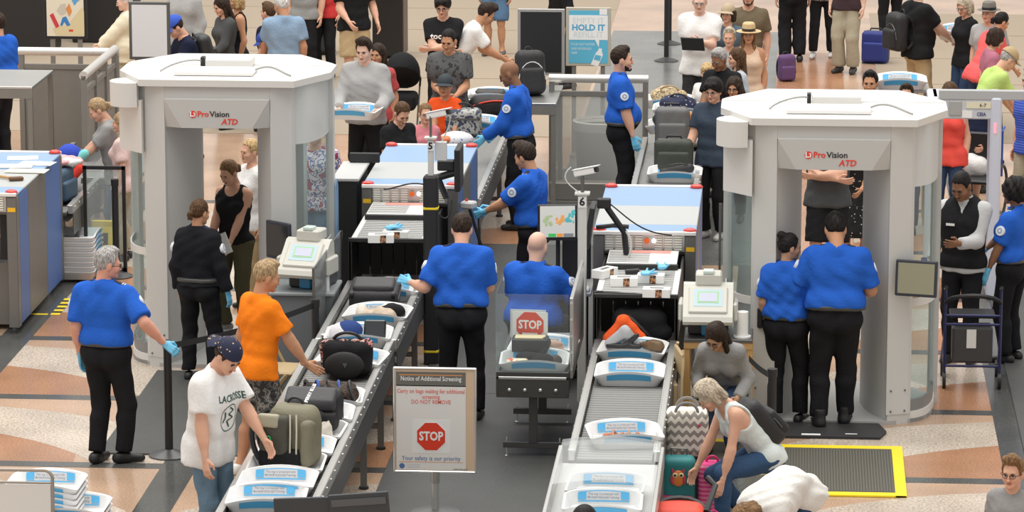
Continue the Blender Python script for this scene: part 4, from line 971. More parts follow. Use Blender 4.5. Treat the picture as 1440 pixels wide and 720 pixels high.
        for sd in (1, -1):
            if bk == 'skirt': break
            lw = {'pants': .0, 'wide': .02, 'shorts': .022, 'slim': -.008, 'capri': 0}.get(bk, 0)
            th = hip[sd]; n1 = unit(kn[sd]-hip[sd]); n2 = unit(an[sd]-kn[sd])
            if bk == 'shorts':
                fr_ = bot[3] if len(bot) > 3 else .88
                b = th+fr_*(kn[sd]-th); q.append(C(th, b+n1*.03, .096*lf_+e2, .075*lf_+e2+lw, [(b, n1)]))
            else:
                fr_ = .55 if bk == 'capri' else .97
                b = kn[sd]+fr_*(an[sd]-kn[sd])
                q += [C(th, kn[sd], .090*lf_+e2, .060*lf_+e2+lw), C(kn[sd], b+n2*.03, .058*lf_+e2+lw, .052+e2+lw*.9, [(b, n2)]), C(kn[sd]+.3*(an[sd]-kn[sd])+rotm('Z', ft[sd][3])@V(0, -.015, 0), kn[sd]+.5*(an[sd]-kn[sd]), .056*lf_+e2, .05+e2)]
        v, f = nets(q, vox, .022, planes=planes, fold=(.0068, 28, sdn+7))
        put({'pants': 'trousers', 'wide': 'trousers', 'slim': 'trousers', 'shorts': 'shorts', 'capri': 'cropped_trousers', 'skirt': 'skirt'}[bk], v, f, bm)
    if officer or belt:
        q = trunk(.027)[:4]+(trunk(.027)[7:9] if fat else [])+([C(wa+Rp@V(-.075*b_, .0, -.05), wa+Rp@V(.075*b_, .0, -.05), (.108*dp+.036+.02*fat))])
        v, f = nets(q, .0125, .03, planes=[(P0+Rp@V(0, 0, .078), Rp@V(0, 0, 1)), (P0+Rp@V(0, 0, .036), Rp@V(0, 0, -1))])
        put('belt', v, f, mat('belt_leather', (.06, .06, .058), .4))
    if shoe:
        for sd in (1, -1):
            v, f = shoe_shape(shoe[0]); v = v.copy(); M3 = rotm('Z', ft[sd][3])
            if len(ft[sd]) > 4: M3 = M3@rotm('X', -ft[sd][4])
            if sd < 0: v[:, 0] *= -1; f = f[:, ::-1]
            o = an[sd]-V(0, 0, .085) if len(ft[sd]) <= 4 else an[sd]-M3@V(0, 0, .085)
            put({'boot': 'boot', 'sandal': 'sandal'}.get(shoe[0], 'shoe'), placed(v, M3, o, .95 if fem else 1.02), f, mat('footwear_%.2f_%.2f_%.2f' % shoe[1], shoe[1], .5))
    for v, f, c in gl: put('glove', v, f, mat('glove_blue', (.16, .53, .80), .45) if c == 'b' else mat('glove_grey', (.5, .5, .5), .5))
    # ---- extras
    if officer:
        for sd in (1, -1):
            c = sh[sd]+.42*(el[sd]-sh[sd]); ax = unit(el[sd]-sh[sd]); out = Rc@V(sd, .15, 0); out = unit(out-ax*(out@ax))
            c = c+out*(.056*af+e+.002); F = frame(Vector(c*s), Vector((c+out)*s))
            mb = MB(); mb.lathe([(.0, .008), (.043, .007), (.046, .0), (.046, -.02)], 16, 0, cap=False); mb.lathe([(.0, .0085), (.026, .0082), (.027, .004)], 14, 1, cap=False); mb.lathe([(.0, .0092), (.012, .009), (.013, .004)], 10, 2, cap=False)
            mb.build('shoulder_patch', [mat('patch_white', (.72, .75, .80), .7), mat('patch_blue', (.30, .38, .55), .7), mat('patch_pale', (.80, .80, .80), .7)], root, M=F)
            a = nb+Rc@V(sd*.075, -.004, .012); b = sh[sd]+Rc@V(sd*.0, -.0, .042); d = unit(b-a)
            X = d; Z = unit(Rc@V(0, 0, 1)-d*((Rc@V(0, 0, 1))@d)); Y = np.cross(Z, X); c = (a+b)/2+Z*(.012+e*.5)
            M4 = Matrix.Translation(Vector(c*s)) @ Matrix(np.stack([X, Y, Z], 1).tolist()).to_4x4()
            mb = MB(); mb.box((0, 0, 0), (.115, .045, .022), 0, ch=.006); mb.box((.025, 0, .009), (.010, .047, .008), 1); mb.box((.043, 0, .008), (.010, .047, .009), 1)
            mb.build('epaulette', [mat('epaulette_navy', (.015, .02, .045), .7), mat('epaulette_stripe', (.62, .62, .60), .6)], root, M=M4)
    if glasses:
        mb = MB()
        for sd in (-1, 1):
            mb.tube([(sd*.031+.021*math.cos(t), .104-.008*abs(math.cos(t))*(1 if sd*math.cos(t) > 0 else 0), .104+.016*math.sin(t)) for t in np.linspace(0, 2*math.pi, 12, endpoint=False)], .0024, 5, 0, True)
            mb.tube([(sd*.052, .096, .108), (sd*.079, .05, .110), (sd*.082, -.01, .108)], .0024, 5, 0)
        mb.tube([(-.010, .105, .107), (.010, .105, .107)], .0022, 5, 0)
        onhead('glasses', mb.mesh('glasses', BLACK if glasses == 'dark' else DSTEEL))
    if cap: onhead('cap' if cap[0] == 'cap' else 'hat', cap_mesh(*cap))
    if extra: extra(root, dict(s=s, P0=P0, Rp=Rp, wa=wa, ch=ch, Rc=Rc, nb=nb, hb=hb, Rh=Rh, sh=sh, el=el, wr=wr, hs=hs, HM=HM, e=e, af=af, shirt=SHV))
    return root
def drape(root, J, me, dx, dz, name='shirt_print', lift=.004):
    """lay a flat print (x right as read, y up) onto the front of the shirt"""
    loc = (J['shirt']-J['ch'])@J['Rc']; fr = loc[loc[:, 1] > .03]; me = me.copy()
    co = np.empty(len(me.vertices)*3, np.float32); me.vertices.foreach_get('co', co); co = co.reshape(-1, 3)
    x = -(co[:, 0]+dx); z = co[:, 1]+dz
    d = (fr[None, :, 0]-x[:, None])**2+(fr[None, :, 2]-z[:, None])**2; k = np.argsort(d, 1)[:, :6]
    w = 1/(np.take_along_axis(d, k, 1)+2e-5); y = (fr[:, 1][k]*w).sum(1)/w.sum(1)+lift+co[:, 2]*.3
    p = (np.stack([x, y, z], 1)@J['Rc'].T+J['ch'])*J['s']
    me.vertices.foreach_set('co', np.ascontiguousarray(p, np.float32).ravel()); me.update(); return mkobj(name, me, root)
def cap_mesh(kind, m, m2=None, back=False):
    k = ('cap', kind, m.name, back)
    if k in _CM: return _CM[k]
    if kind == 'cap':
        v, f = nets(cap_prims(.018), .008, .02, planes=[(V(0, 0, .152), V(0, -.10, -1)/1.005)])
        mb = MB(); sg = -1 if back else 1
        def br(u, w):
            a = (u-.5)*1.95; r = .09+w*.075*(1-.25*abs(2*u-1)); x = r*math.sin(a)*.93; y = r*math.cos(a)*1.05-.004+(.034 if back else 0)
            return (x, sg*y, .150+.012-.022*w-.020*(math.sin(a))**2*(.4+w))
        mb.patch(br, 10, 4); mb.patch(lambda u, w: tuple(np.array(br(1-u, w))-np.array((0, 0, .006))), 10, 4); mb.ell((0, -.014, .258), (.008, .008, .006), 8, 5)
        a, b, c = quads(mb); me = np_mesh('cap', np.concatenate([v, a]), np.concatenate([f, b+len(v)]), [m])
    else:
        w = .165 if kind == 'straw' else .15
        mb = MB(); mb.lathe([(.086, .150), (w*.8, .148), (w, .153), (w+.004, .149), (w*.8, .143), (.085, .145), (.086, .150), (.090, .20), (.083, .245), (.066, .262), (.030, .256), (.0, .250)], 24, 0, Matrix.Diagonal((.95, 1.12, 1, 1))@T(0, -.012, 0), cap=False)
        mb.lathe([(.091, .156), (.0925, .158), (.0935, .185), (.092, .187)], 24, 1, Matrix.Diagonal((.95, 1.12, 1, 1))@T(0, -.012, 0), cap=False)
        me = mb.mesh('hat', [m, m2 or BLACK])
    _CM[k] = me; return me
# ================================================================ people
ROY = cloth('royal_blue', (.022, .120, .56)); BLKP = cloth('black_twill', (.014, .014, .017)); NAVY = cloth('navy', (.012, .016, .04))
DENIM = cloth('denim', (.10, .18, .30), var=.2); DDEN = cloth('dark_denim', (.035, .065, .13), var=.2); KHAKI = cloth('khaki', (.50, .37, .21)); LKHA = cloth('stone_khaki', (.40, .36, .27))
WHT = cloth('white', (.82, .82, .81)); BLKC = cloth('black', (.016, .016, .018)); GRYT = cloth('heather_grey', (.30, .30, .30)); DGRY = cloth('dark_grey', (.075, .078, .08)); LGRY = cloth('light_grey', (.40, .40, .40))
CAMO = ramp_mat('camo', 'noise', 22, [(0, (.03, .03, .03)), (.44, (.10, .10, .095)), (.52, (.26, .25, .23)), (.6, (.05, .05, .05))], .9)
POLKA = ramp_mat('polka_dots', 'voronoi', 28, [(0, (.75, .75, .73)), (.16, (.014, .014, .016))], .9)
PLAID = ramp_mat('plaid', 'noise', 16, [(0, (.30, .05, .10)), (.42, (.75, .70, .72)), (.5, (.12, .14, .32)), (.58, (.7, .62, .66))], .9)
PRINT = ramp_mat('floral_print', 'noise', 30, [(0, (.03, .03, .03)), (.47, (.6, .58, .55)), (.55, (.12, .12, .12))], .9)
MOTTLE = ramp_mat('mottled_grey', 'noise', 20, [(0, (.03, .03, .032)), (.40, (.095, .098, .10)), (.66, (.05, .05, .052))], .9)
def OFF(label, px, py, h, face, **k):
    d = dict(top=('shirt', ROY, None), bot=('pants', BLKP, None), tuck=True, officer=True, neck='collar', sleeve=.86, loose=.010, shoe=('shoe', (.012, .012, .013))); d.update(k)
    return person(label, px, py, h, face, **d)
# ---- officers
o_grey = OFF('officer in blue shirt and glasses resting a gloved hand on a barrier post', 151, 349, 1.80, -12, head=(-52, 6, 0), hair=('short', 'grey'), bw=1.10, rh=(.50, .02, 1.035), hdir=((.8, .1, -.55), None), hand=('half', 'relax'), glove=('b', 'b'), glasses='dark', rf=(.12, .02, 0, -55), lf=(-.09, -.03, 0, -10), skin='ruddy')
OFF('officer in black long sleeved uniform, back turned, at the left scanner', 281, 281, 1.66, -14, fem=True, top=('long', cloth('uniform_black', (.013, .014, .018)), None), hair=('pony', 'brown'), head=(-20, 8, 0), rh=(.30, .02, .86), glove=('b', None), bw=1.04, skin='tan', tuck=False, hem=.0, rf=(.13, 0, 0, -20), lf=(-.13, .02, 0, 15))
OFF('officer seen from behind reaching a gloved hand over the lane 5 conveyor', 650, 301, 1.80, 2, head=(0, 22, 0), lean=8, bw=1.14, hair=('short', 'dark'), lh=(-.45, .20, 1.17), lp=(-.2, -.7, -1), hdir=(None, (-.8, .35, .25)), hand=('relax', 'grip'), glove=(None, 'b'), rh=(.16, .34, 1.05), rf=(.13, 0, 0, -10), lf=(-.13, 0, 0, 10))
OFF('officer in blue shirt seated at the lane 6 monitor, back turned', 757, 326, 1.85, -22, pz=.55, hair=None, fat=1, bw=1.22, rf=(.15, .45, 0, 0), lf=(-.15, .45, 0, 0), rh=(.28, .40, .82), lh=(-.15, .42, .85), head=(4, 8, 0), skin='pale', lean=6)
OFF('officer in blue gloves facing left between the lanes, holding a swab wand', 735, 201, 1.78, 72, head=(-10, 16, 0), hair=('quiff', 'dark'), rh=(.02, .50, 1.10), lh=(-.14, .46, 1.12), hand=('grip', 'grip'), glove=('b', 'b'), skin='tan', lod=1, lean=4)
OFF('officer with glasses and long blue sleeves reaching left at the lane 5 table', 712, 87, 1.83, 82, top=('long', ROY, None), hair=None, skin='brown', glasses='dark', head=(0, 18, 0), rh=(.08, .28, 1.00), lh=(-.18, .34, 1.00), glove=('b', 'b'), hand=('grip', 'relax'), lod=1, bw=1.06, lean=6)
OFF('officer in short blue sleeves standing in profile facing right behind lane 6', 873, 66, 1.88, -84, fat=.5, bw=1.14, beard='dark', hair=('short', 'dark'), rh=(.26, .12, .88), glove=('b', 'b'), lod=1, skin='fair')
OFF('officer with a belt radio turning the head right at the right scanner', 1110, 329, 1.66, -14, fem=True, hair=('bun', 'black'), head=(-50, 4, 0), rh=(.20, .26, 1.10), rp=(.6, -1, -.4), bw=1.10, rf=(.13, .04, 0, -10), lf=(-.09, -.04, 0, 12), skin='olive')
OFF('officer seen from behind bowing the head in the right scanner doorway', 1174, 300, 1.86, -2, hair=('short', 'black'), head=(10, 26, 0), fat=.7, bw=1.22, lean=5, rh=(.22, .30, 1.10), lh=(-.26, .30, 1.12), rf=(.09, .12, 0, -10), lf=(-.12, -.02, 0, 14), shoe=('boot', (.012, .012, .013)), skin='tan')
OFF('officer in blue shirt and gloves at the right edge behind the walker', 1428, 253, 1.70, 62, fem=True, hair=('afro', 'black'), skin='brown', rh=(.10, .42, .98), lh=(-.26, .16, .88), hand=('grip', 'relax'), glove=('b', 'b'), bw=1.1, lod=1)
OFF('officer in blue shirt half hidden by the left picture edge', -4, 18, 1.82, 60, hair=('short', 'dark'), fat=1, bw=1.15, lod=1)
# ---- travellers near the left lanes
person('person in black tank top and olive trousers inside the left scanner', 318, 227, 1.68, 158, fem=True, top=('tank', BLKC, None), bot=('pants', cloth('olive', (.105, .095, .055)), None), hair=('pony', 'light'), skin='fair', head=(-14, 24, 0), rh=(.14, .24, .93), lh=(-.10, .28, .95), hem=-.04, shoe=('shoe', (.35, .35, .34)), rf=(.10, .02, 0, -20), lf=(-.09, -.05, 0, 10))
person('person in white tee and khaki trousers standing behind the left scanner', 353, 196, 1.68, 130, fem=True, top=('tee', WHT, None), bot=('pants', KHAKI, None), hair=('pony', 'blond'), skin='fair', lod=1)
person('person in grey tee and jeans leaning over the far left conveyor', 131, 140, 1.68, 100, fem=True, top=('tee', GRYT, None), bot=('capri', DENIM, None), hair=('pony', 'sandy'), skin='fair', head=(0, 26, 0), lean=10, bw=1.14, rh=(.1, .46, 1.00), lh=(-.1, .48, 1.00), shoe=('sandal', (.12, .07, .05)), lod=1, hem=-.14)
person('person in pale pink tee behind the one in grey tee at far left', 172, 158, 1.55, 85, fem=True, top=('tee', cloth('pale_pink', (.75, .55, .52)), None), bot=('pants', LKHA, None), hair=('longer', 'sandy'), lod=2)
def vest(root, J):
    s = J['s']; e = .030; ch, Rc, wa, Rp, P0, sh, nb = J['ch'], J['Rc'], J['wa'], J['Rp'], J['P0'], J['sh'], J['nb']
    q = [C(P0+Rp@V(-.085, 0, -.02), P0+Rp@V(.085, 0, -.02), .112+e), C(wa+Rp@V(-.07, 0, 0), wa+Rp@V(.07, 0, 0), .105+e), C(wa+Rc@V(-.08, 0, .11), wa+Rc@V(.08, 0, .11), .104+e), C(ch+Rc@V(-.09, 0, 0), ch+Rc@V(.09, 0, 0), .112+e), C(ch+Rc@V(-.12, -.01, .08), ch+Rc@V(.12, -.01, .08), .085+e)]
    for d in (1, -1): q.append(C(nb+Rc@V(d*.05, -.01, -.01), sh[d]+Rc@V(-d*.045, 0, .0), .062+e*.7, .058+e*.7))
    v, f = nets(q, .014, .03, sub=[C(nb+Rc@V(0, 0, .03), nb+Rc@V(0, .03, .15), .07, .09), C(ch+Rc@V(0, .22, -.10), nb+Rc@V(0, .08, .10), .005, .075)]+[C(sh[d]+Rc@V(d*.03, 0, -.06), sh[d]+Rc@V(d*.05, 0, .1), .065) for d in (1, -1)], planes=[(P0+Rp@V(0, 0, -.06), Rp@V(0, 0, -1))], fold=(.004, 20, 3))
    mkobj('vest', np_mesh('vest', v*s, f, [BLKC]), root)
    MB().box((0, 0, 0), (.08, .006, .022)).build('name_badge', WHITE, root, M=Matrix.Translation((ch+Rc@V(.08, .155, .0))*s) @ Matrix(Rc.tolist()).to_4x4())
def lacrosse(root, J):
    G1 = mat('print_green', (.03, .09, .07), .8)
    drape(root, J, text_mesh('LACROSSE', .075, G1, off=.001, sx=.78), 0, .04)
    mb = MB(); cc = [(.085*math.cos(a), .115*math.sin(a)-.12) for a in np.linspace(0, 6.283, 26, endpoint=False)]
    for (x0, y0), (x1, y1) in zip(cc, cc[1:]+cc[:1]): mb.add([(x0, y0, 0), (x1, y1, 0), (x1*.93, (y1+.12)*.93-.12, 0), (x0*.93, (y0+.12)*.93-.12, 0)], [(0, 1, 2, 3)])
    drape(root, J, mb.mesh('emblem_ring', G1, 0), 0, 0, 'shirt_emblem')
    mb = MB(); st = [((-.02, -.03), (.03, -.06)), ((.03, -.06), (-.015, -.09)), ((-.015, -.09), (.035, -.12)), ((.035, -.12), (-.01, -.15)), ((-.01, -.15), (.02, -.20)), ((-.05, -.07), (-.035, -.12)), ((-.035, -.12), (-.05, -.16))]
    for (x0, y0), (x1, y1) in st:
        n = unit(V(-(y1-y0), x1-x0))*.006; mb.add([(x0+n[0], y0+n[1], 0), (x1+n[0], y1+n[1], 0), (x1-n[0], y1-n[1], 0), (x0-n[0], y0-n[1], 0)], [(0, 1, 2, 3)])
    drape(root, J, mb.mesh('emblem_figure', G1, 0), 0, 0, 'shirt_emblem')
CAPN = ramp_mat('printed_navy_cap', 'voronoi', 34, [(0, (.70, .30, .25)), (.14, (.55, .50, .25)), (.20, (.015, .02, .055))], .8)
person('person in printed navy cap and white tee at the lane 5 conveyor', 329, 482, 1.78, -118, top=('tee', WHT, None), bot=('pants', cloth('washed_denim', (.15, .24, .33), var=.25), None), hair=('short', 'dark'), cap=('cap', CAPN, None, True), head=(-6, 32, 0), lean=10, rh=(.27, .16, .86), lh=(-.18, .40, .95), loose=.022, hem=-.16, extra=lacrosse, shoe=('shoe', (.5, .5, .5)), rf=(.10, 0, 0, -6), lf=(-.10, .05, 0, 6), skin='fair')
person('person in orange tee and camouflage shorts touching the lane 5 conveyor', 377, 367, 1.78, -52, top=('tee', cloth('bright_orange', (.92, .23, .012)), None), bot=('shorts', CAMO, None, .92), hair=('short', 'sandy'), rh=(.30, .36, .84), rp=(.6, -1, 0), hdir=((.3, .8, -.5), None), hand=('flat', 'relax'), lean=5, head=(-12, 10, 0), shoe=('shoe', (.78, .76, .72)), skin='tan', rf=(.10, .0, 0, -12), lf=(-.14, -.10, 0, 8), bw=1.04, hem=-.12)
# ---- travellers by the right lane
person('person with glasses in grey sweater stooping by the wooden table', 1003, 459, 1.66, 168, fem=True, pz=.52, top=('long', GRYT, None), bot=('pants', DDEN, None), hair=('longer', 'dark'), glasses='dark', lean=26, bend=14, head=(-14, 18, 0), rf=(.10, .34, 0, 0), lf=(-.12, .30, 0, 0), rh=(.16, .42, .58), lh=(-.18, .40, .55), skin='olive')
def shades(root, J):
    mb = MB()
    for sd in (-1, 1): mb.ell((sd*.033, .088, .186), (.028, .012, .018), 12, 7)
    mb.tube([(-.02, .094, .19), (.02, .094, .19)], .003, 6); mb.build('sunglasses', mat('shade_lens', (.01, .01, .012), .08), root, M=J['HM'])
person('person with sunglasses pushed up, in pale tank top, kneeling over bags', 983, 541, 1.70, 112, fem=True, pz=.58, top=('tank', cloth('pale_aqua', (.70, .77, .76)), None), bot=('pants', cloth('blue_jean', (.040, .085, .17)), None), hair=('bob', 'ashy'), lean=30, bend=16, head=(0, 22, 0), rf=(.16, .10, 0, -10), lf=(-.14, .40, 0, 6), rh=(.16, .56, .38), lh=(-.22, .46, .34), extra=shades, skin='fair', hem=-.10)
person('person stooping in a loose white top at the bottom edge', 1034, 728, 1.60, 140, fem=True, pz=.80, top=('long', cloth('off_white', (.74, .73, .70)), None), bot=('pants', DDEN, None), hair=('long', 'light'), lean=88, bend=28, head=(0, 20, 0), rf=(.12, .1, 0, 0), lf=(-.12, .2, 0, 0), rh=(.12, .55, .30), lh=(-.12, .55, .30), loose=.03)
def sunprint(root, J):
    n = 12; vs = [(.0, -.09, 0)]+[(x, y-.09, 0) for x, y in arc(0, 0, .085, 0, 180, n)]
    drape(root, J, MB().add(vs, [(0, i+1, i+2) for i in range(n)]).mesh('sun', mat('print_yellow', (.9, .55, .02), .7), 0), 0, 0)
    drape(root, J, MB().patch(lambda u, v: (-.085+.17*u, -.125+.035*v, 0), 8, 1).mesh('band', mat('print_pink', (.75, .12, .25), .7), 0), 0, 0)
person('person with glasses in grey printed tee at the lower right corner', 1425, 642, 1.28, 160, kid=1.22, top=('tee', GRYT, None), bot=('shorts', DDEN, None), hair=('quiff', 'light'), glasses='dark', extra=sunprint, skin='fair')
person('person of whom only the crown shows at the bottom edge below lane 6', 822, 711, 1.74, 0, skin='brown', hair=('buzz', 'black'), top=('tee', DGRY, None), bot=('pants', DDEN, None), lod=1)
person('person in grey tank top with folded arms seen through the right scanner', 1166, 152, 1.86, 178, top=('tank', DGRY, None), bot=('shorts', BLKC, None, .95), rh=(-.10, .24, 1.16), lh=(.10, .27, 1.20), rp=(1, -.1, -.5), lp=(-1, -.1, -.5), hair=('short', 'brown'), skin='fair', lod=1, loose=.012, shoe=('shoe', (.2, .2, .2)))
person('person in black polka dot dress behind the one with folded arms', 1206, 168, 1.64, 178, fem=True, top=('tee', POLKA, None), bot=('skirt', POLKA, None), hair=('long', 'dark'), skin='tan', lod=1, lh=(-.05, .26, 1.05))
person('person in black vest over pale shirt looking down beside the blue walker', 1349, 244, 1.80, 160, top=('long', cloth('shirt_grey', (.55, .56, .57)), None), bot=('pants', BLKP, None), hair=('buzz', 'black'), skin='brown', head=(-10, 26, 0), lh=(-.06, .34, 1.18), rh=(.26, .1, .95), lod=0, neck='collar', extra=vest)
# ---- travellers around the lane 5 intake
person('person in light grey sweater holding a tray with both hands', 511, 54, 1.84, 172, top=('long', LGRY, None), bot=('pants', BLKC, None), hair=('quiff', 'dark'), rh=(.22, .30, 1.05), lh=(-.22, .30, 1.05), hand=('grip', 'grip'), skin='pale', head=(-6, 12, 0), lod=1, loose=.014)
person('person in red top half hidden behind the light grey sweater', 532, 62, 1.66, 160, fem=True, top=('tee', cloth('red_print', (.45, .08, .08)), None), bot=('pants', BLKC, None), hair=('longer', 'dark'), skin='tan', lod=2)
person('person in black V-neck looking down beside the lane 5 machine', 568, 146, 1.66, -140, fem=True, top=('tee', BLKC, None), neck='v', bot=('pants', DDEN, None), hair=('pony', 'brown'), head=(-10, 28, 0), skin='fair', lod=1, lean=6, rh=(.2, .3, 1.0))
person('small person with glasses in rose tee behind the black V-neck', 598, 146, 1.34, -165, fem=True, kid=1.15, top=('tee', cloth('rose', (.62, .22, .25)), None), bot=('shorts', DENIM, None), hair=('pony', 'light'), glasses='metal', lod=2, skin='fair')
person('person in orange tee and dark cap by the far lane 5 trays', 626, 106, 1.36, 172, kid=1.2, top=('tee', cloth('deep_orange', (.80, .095, .018)), None), bot=('shorts', DENIM, None), hair=('short', 'dark'), cap=('cap', mat('cap_charcoal', (.03, .04, .05), .8)), rh=(.1, .26, .95), lh=(-.2, .32, .95), lod=1, skin='tan')
person('person in mottled dark grey tee with hands together behind the orange tee', 630, 42, 1.78, 174, top=('tee', MOTTLE, None), bot=('pants', BLKC, None), hair=('buzz', 'black'), rh=(.06, .26, 1.10), lh=(-.12, .28, 1.06), skin='tan', head=(-6, 14, 0), lod=1, loose=.012, bw=1.06)
def tooprint(root, J):
    drape(root, J, text_mesh('too', .10, WINK, off=.003), -.06, .0); drape(root, J, MB().patch(lambda u, v: (.035+.11*u, -.04+.09*v, 0), 5, 4).mesh('block', WINK, 0), 0, 0)
person('person in black printed tee and glasses with folded arms at the top', 622, -6, 1.80, 176, top=('tee', BLKC, None), bot=('pants', BLKC, None), hair=('mop', 'black'), glasses='dark', rh=(-.12, .24, 1.16), lh=(.10, .27, 1.18), rp=(1, -.1, -.5), lp=(-1, -.1, -.5), skin='fair', head=(0, 14, 0), lod=1, extra=tooprint)
person('person in white tee bending right over a black backpack', 690, 6, 1.78, -78, top=('tee', WHT, None), bot=('pants', BLKC, None), hair=('quiff', 'dark'), lean=26, bend=8, head=(0, 12, 0), rh=(.14, .62, 1.0), lh=(-.14, .58, 1.0), hand=('grip', 'grip'), skin='tan', lod=1)
person('person in black shirt and khaki shorts, head out of frame', 497, -62, 1.84, -150, top=('tee', BLKC, None), bot=('shorts', KHAKI, None, .92), hair=('short', 'brown'), rh=(.18, .26, 1.0), lh=(-.26, .15, .95), skin='fair', lod=1, bw=1.08, shoe=('shoe', (.3, .3, .3)))
person('person in chambray shirt, back turned, at upper left', 394, -8, 1.78, 22, top=('shirt', cloth('chambray', (.25, .36, .50), var=.2), None), bot=('pants', LKHA, None), hair=('short', 'white'), neck='collar', skin='tan', lod=1, hem=-.16, head=(20, 16, 0), lh=(-.2, .3, .95), loose=.016)
person('person with blue cap bowing in front of the chambray shirt', 367, 47, 1.30, 100, kid=1.15, top=('tee', NAVY, None), bot=('shorts', DENIM, None), hair=('short', 'brown'), cap=('cap', mat('cap_blue', (.03, .07, .35), .8)), lod=2, head=(0, 20, 0), lean=20)
person('person in navy tee half hidden left of the chambray shirt', 378, 4, 1.60, 60, top=('tee', NAVY, None), bot=('pants', BLKC, None), hair=('short', 'brown'), lod=2)
def capc(root, J):
    text('C', .04, mat('cap_red', (.7, .04, .05), .6), root, J['HM'] @ T(0, .1105, .196) @ RZ(180) @ RX(72), name='cap_letter', off=.003, ext=.004)
person('person in royal blue ball cap and navy polo with a black backpack', 239, 25, 1.76, 118, top=('tee', NAVY, None), bot=('pants', KHAKI, None), hair=('short', 'dark'), cap=('cap', mat('cap_royal', (.03, .09, .50), .8)), head=(0, 28, 0), lean=14, skin='fair', lod=1, rh=(.1, .4, .95), lh=(-.2, .4, .95), extra=capc)
person('person in charcoal long sleeved top at upper left', 309, -4, 1.66, 125, fem=True, top=('long', DGRY, None), bot=('pants', BLKC, None), hair=('longer', 'dark'), skin='fair', head=(0, 16, 0), lod=1, lh=(-.15, .3, 1.0))
person('person in sleeveless black top behind the charcoal top', 333, -12, 1.66, 110, fem=True, top=('tank', BLKC, None), bot=('pants', BLKC, None), hair=('bob', 'blond'), skin='tan', lod=2, rh=(.1, .25, 1.0))
person('person in grey long sleeves behind the white board, head out of frame', 258, -40, 1.80, 150, top=('long', LGRY, None), bot=('pants', BLKC, None), hair=('short', 'dark'), lod=2)
person('person in cream sweater reaching left by the poster stand', 174, -12, 1.66, 96, top=('long', cloth('cream_knit', (.76, .70, .53)), None), bot=('pants', LKHA, None), hair=('short', 'white'), skin='pale', head=(0, 10, 0), rh=(.1, .42, 1.02), lh=(-.12, .40, 1.02), lod=1, fat=1, loose=.02)
person('person in red tee beside a black suitcase, head out of frame', 455, -72, 1.75, 165, top=('tee', cloth('red', (.60, .05, .05)), None), bot=('pants', BLKC, None), hair=('short', 'dark'), lod=2, rh=(.3, .1, .95))
person('person in grey tee and black trousers left of the red tee', 428, -70, 1.75, 170, top=('tee', GRYT, None), bot=('pants', BLKC, None), hair=('short', 'brown'), lod=2)
person('person in denim shorts, head out of frame, above the black board', 697, -98, 1.75, 165, top=('tee', cloth('teal', (.10, .25, .28)), None), bot=('shorts', DENIM, None, .95), hair=('short', 'brown'), skin='tan', lod=2, shoe=('shoe', (.1, .1, .1)))
person('person in black bending above the black display board', 778, -52, 1.70, 120, top=('long', BLKC, None), bot=('pants', BLKC, None), hair=('short', 'black'), lod=2, lean=20)
person('person in plaid shirt and jeans seen through the left scanner glass', 443, 168, 1.72, 170, top=('shirt', PLAID, None), bot=('pants', DENIM, None), hair=('short', 'brown'), lod=2)
# ---- queue at upper right
person('person in white tee holding a black tablet', 984, -14, 1.86, 168, top=('tee', WHT, None), bot=('pants', cloth('charcoal', (.04, .04, .042)), None), hair=('fringe', 'white'), glasses='metal', rh=(.02, .30, 1.20), lh=(-.08, .34, 1.24), skin='pale', head=(10, 8, 0), lod=1, bw=1.06, loose=.008, hem=-.16)
person('person under a tan cap raising a hand in the queue', 1024, 6, 1.64, 160, fem=True, top=('tee', cloth('slate', (.10, .14, .18)), None), bot=('pants', DENIM, None), hair=('bob', 'dark'), cap=('cap', mat('cap_tan', (.45, .36, .24), .8)), rh=(.16, .22, 1.5), lod=2, skin='fair')
person('person in olive tee with an orange backpack strap in the queue', 1053, -22, 1.80, 175, top=('tee', cloth('olive_tee', (.16, .125, .08)), None), bot=('pants', LKHA, None), hair=('short', 'brown'), beard='brown', skin='fair', lod=1)
person('person in straw hat and beige sleeveless top in the queue', 1053, 34, 1.66, 178, fem=True, top=('tank', cloth('peach_linen', (.70, .52, .38)), None), bot=('pants', DENIM, None), hair=('long', 'light'), cap=('straw', mat('straw', (.62, .46, .25), .8, bump=.3), BLACK), skin='tan', lod=1, hem=-.14)
person('person in grey check shirt left of the straw hat', 1026, 39, 1.62, 172, fem=True, top=('tee', cloth('grey_check', (.36, .38, .40)), None), bot=('pants', LKHA, None), hair=('short', 'ashy'), skin='fair', lod=1)
person('person in pale blue tee facing left behind the black polo', 1037, 68, 1.60, 110, fem=True, top=('tee', cloth('blue_stripe', (.45, .50, .55)), None), bot=('pants', DENIM, None), hair=('long', 'brown'), skin='fair', lod=1)
person('person in black polo leaning forward in front of the queue', 1009, 69, 1.72, 150, top=('polo', BLKC, None), bot=('pants', BLKC, None), hair=('short', 'grey'), skin='brown', head=(0, 18, 0), lod=1, neck='collar', lean=8, rh=(.1, .38, 1.0))
person('small person in white tee below the tablet holder', 995, 90, 1.20, 165, kid=1.2, top=('tee', WHT, None), bot=('shorts', DENIM, None), hair=('mop', 'blond'), lod=2)
person('person with glasses in dark blue shirt behind the lane 6 suitcase', 1003, 111, 1.72, 152, top=('shirt', cloth('slate_blue', (.045, .062, .09)), None), bot=('pants', BLKC, None), hair=('mop', 'black'), glasses='metal', rh=(.22, .22, .95), skin='fair', head=(8, 8, 0), lod=0, neck='collar', hem=-.14, shoe=('shoe', (.6, .58, .55)))
person('person with dark glasses and red top beside the dark blue shirt', 1033, 110, 1.58, 165, fem=True, top=('tee', cloth('red_floral', (.40, .06, .08)), None), bot=('pants', BLKC, None), hair=('curlbob', 'dark'), glasses='dark', skin='tan', lod=2)
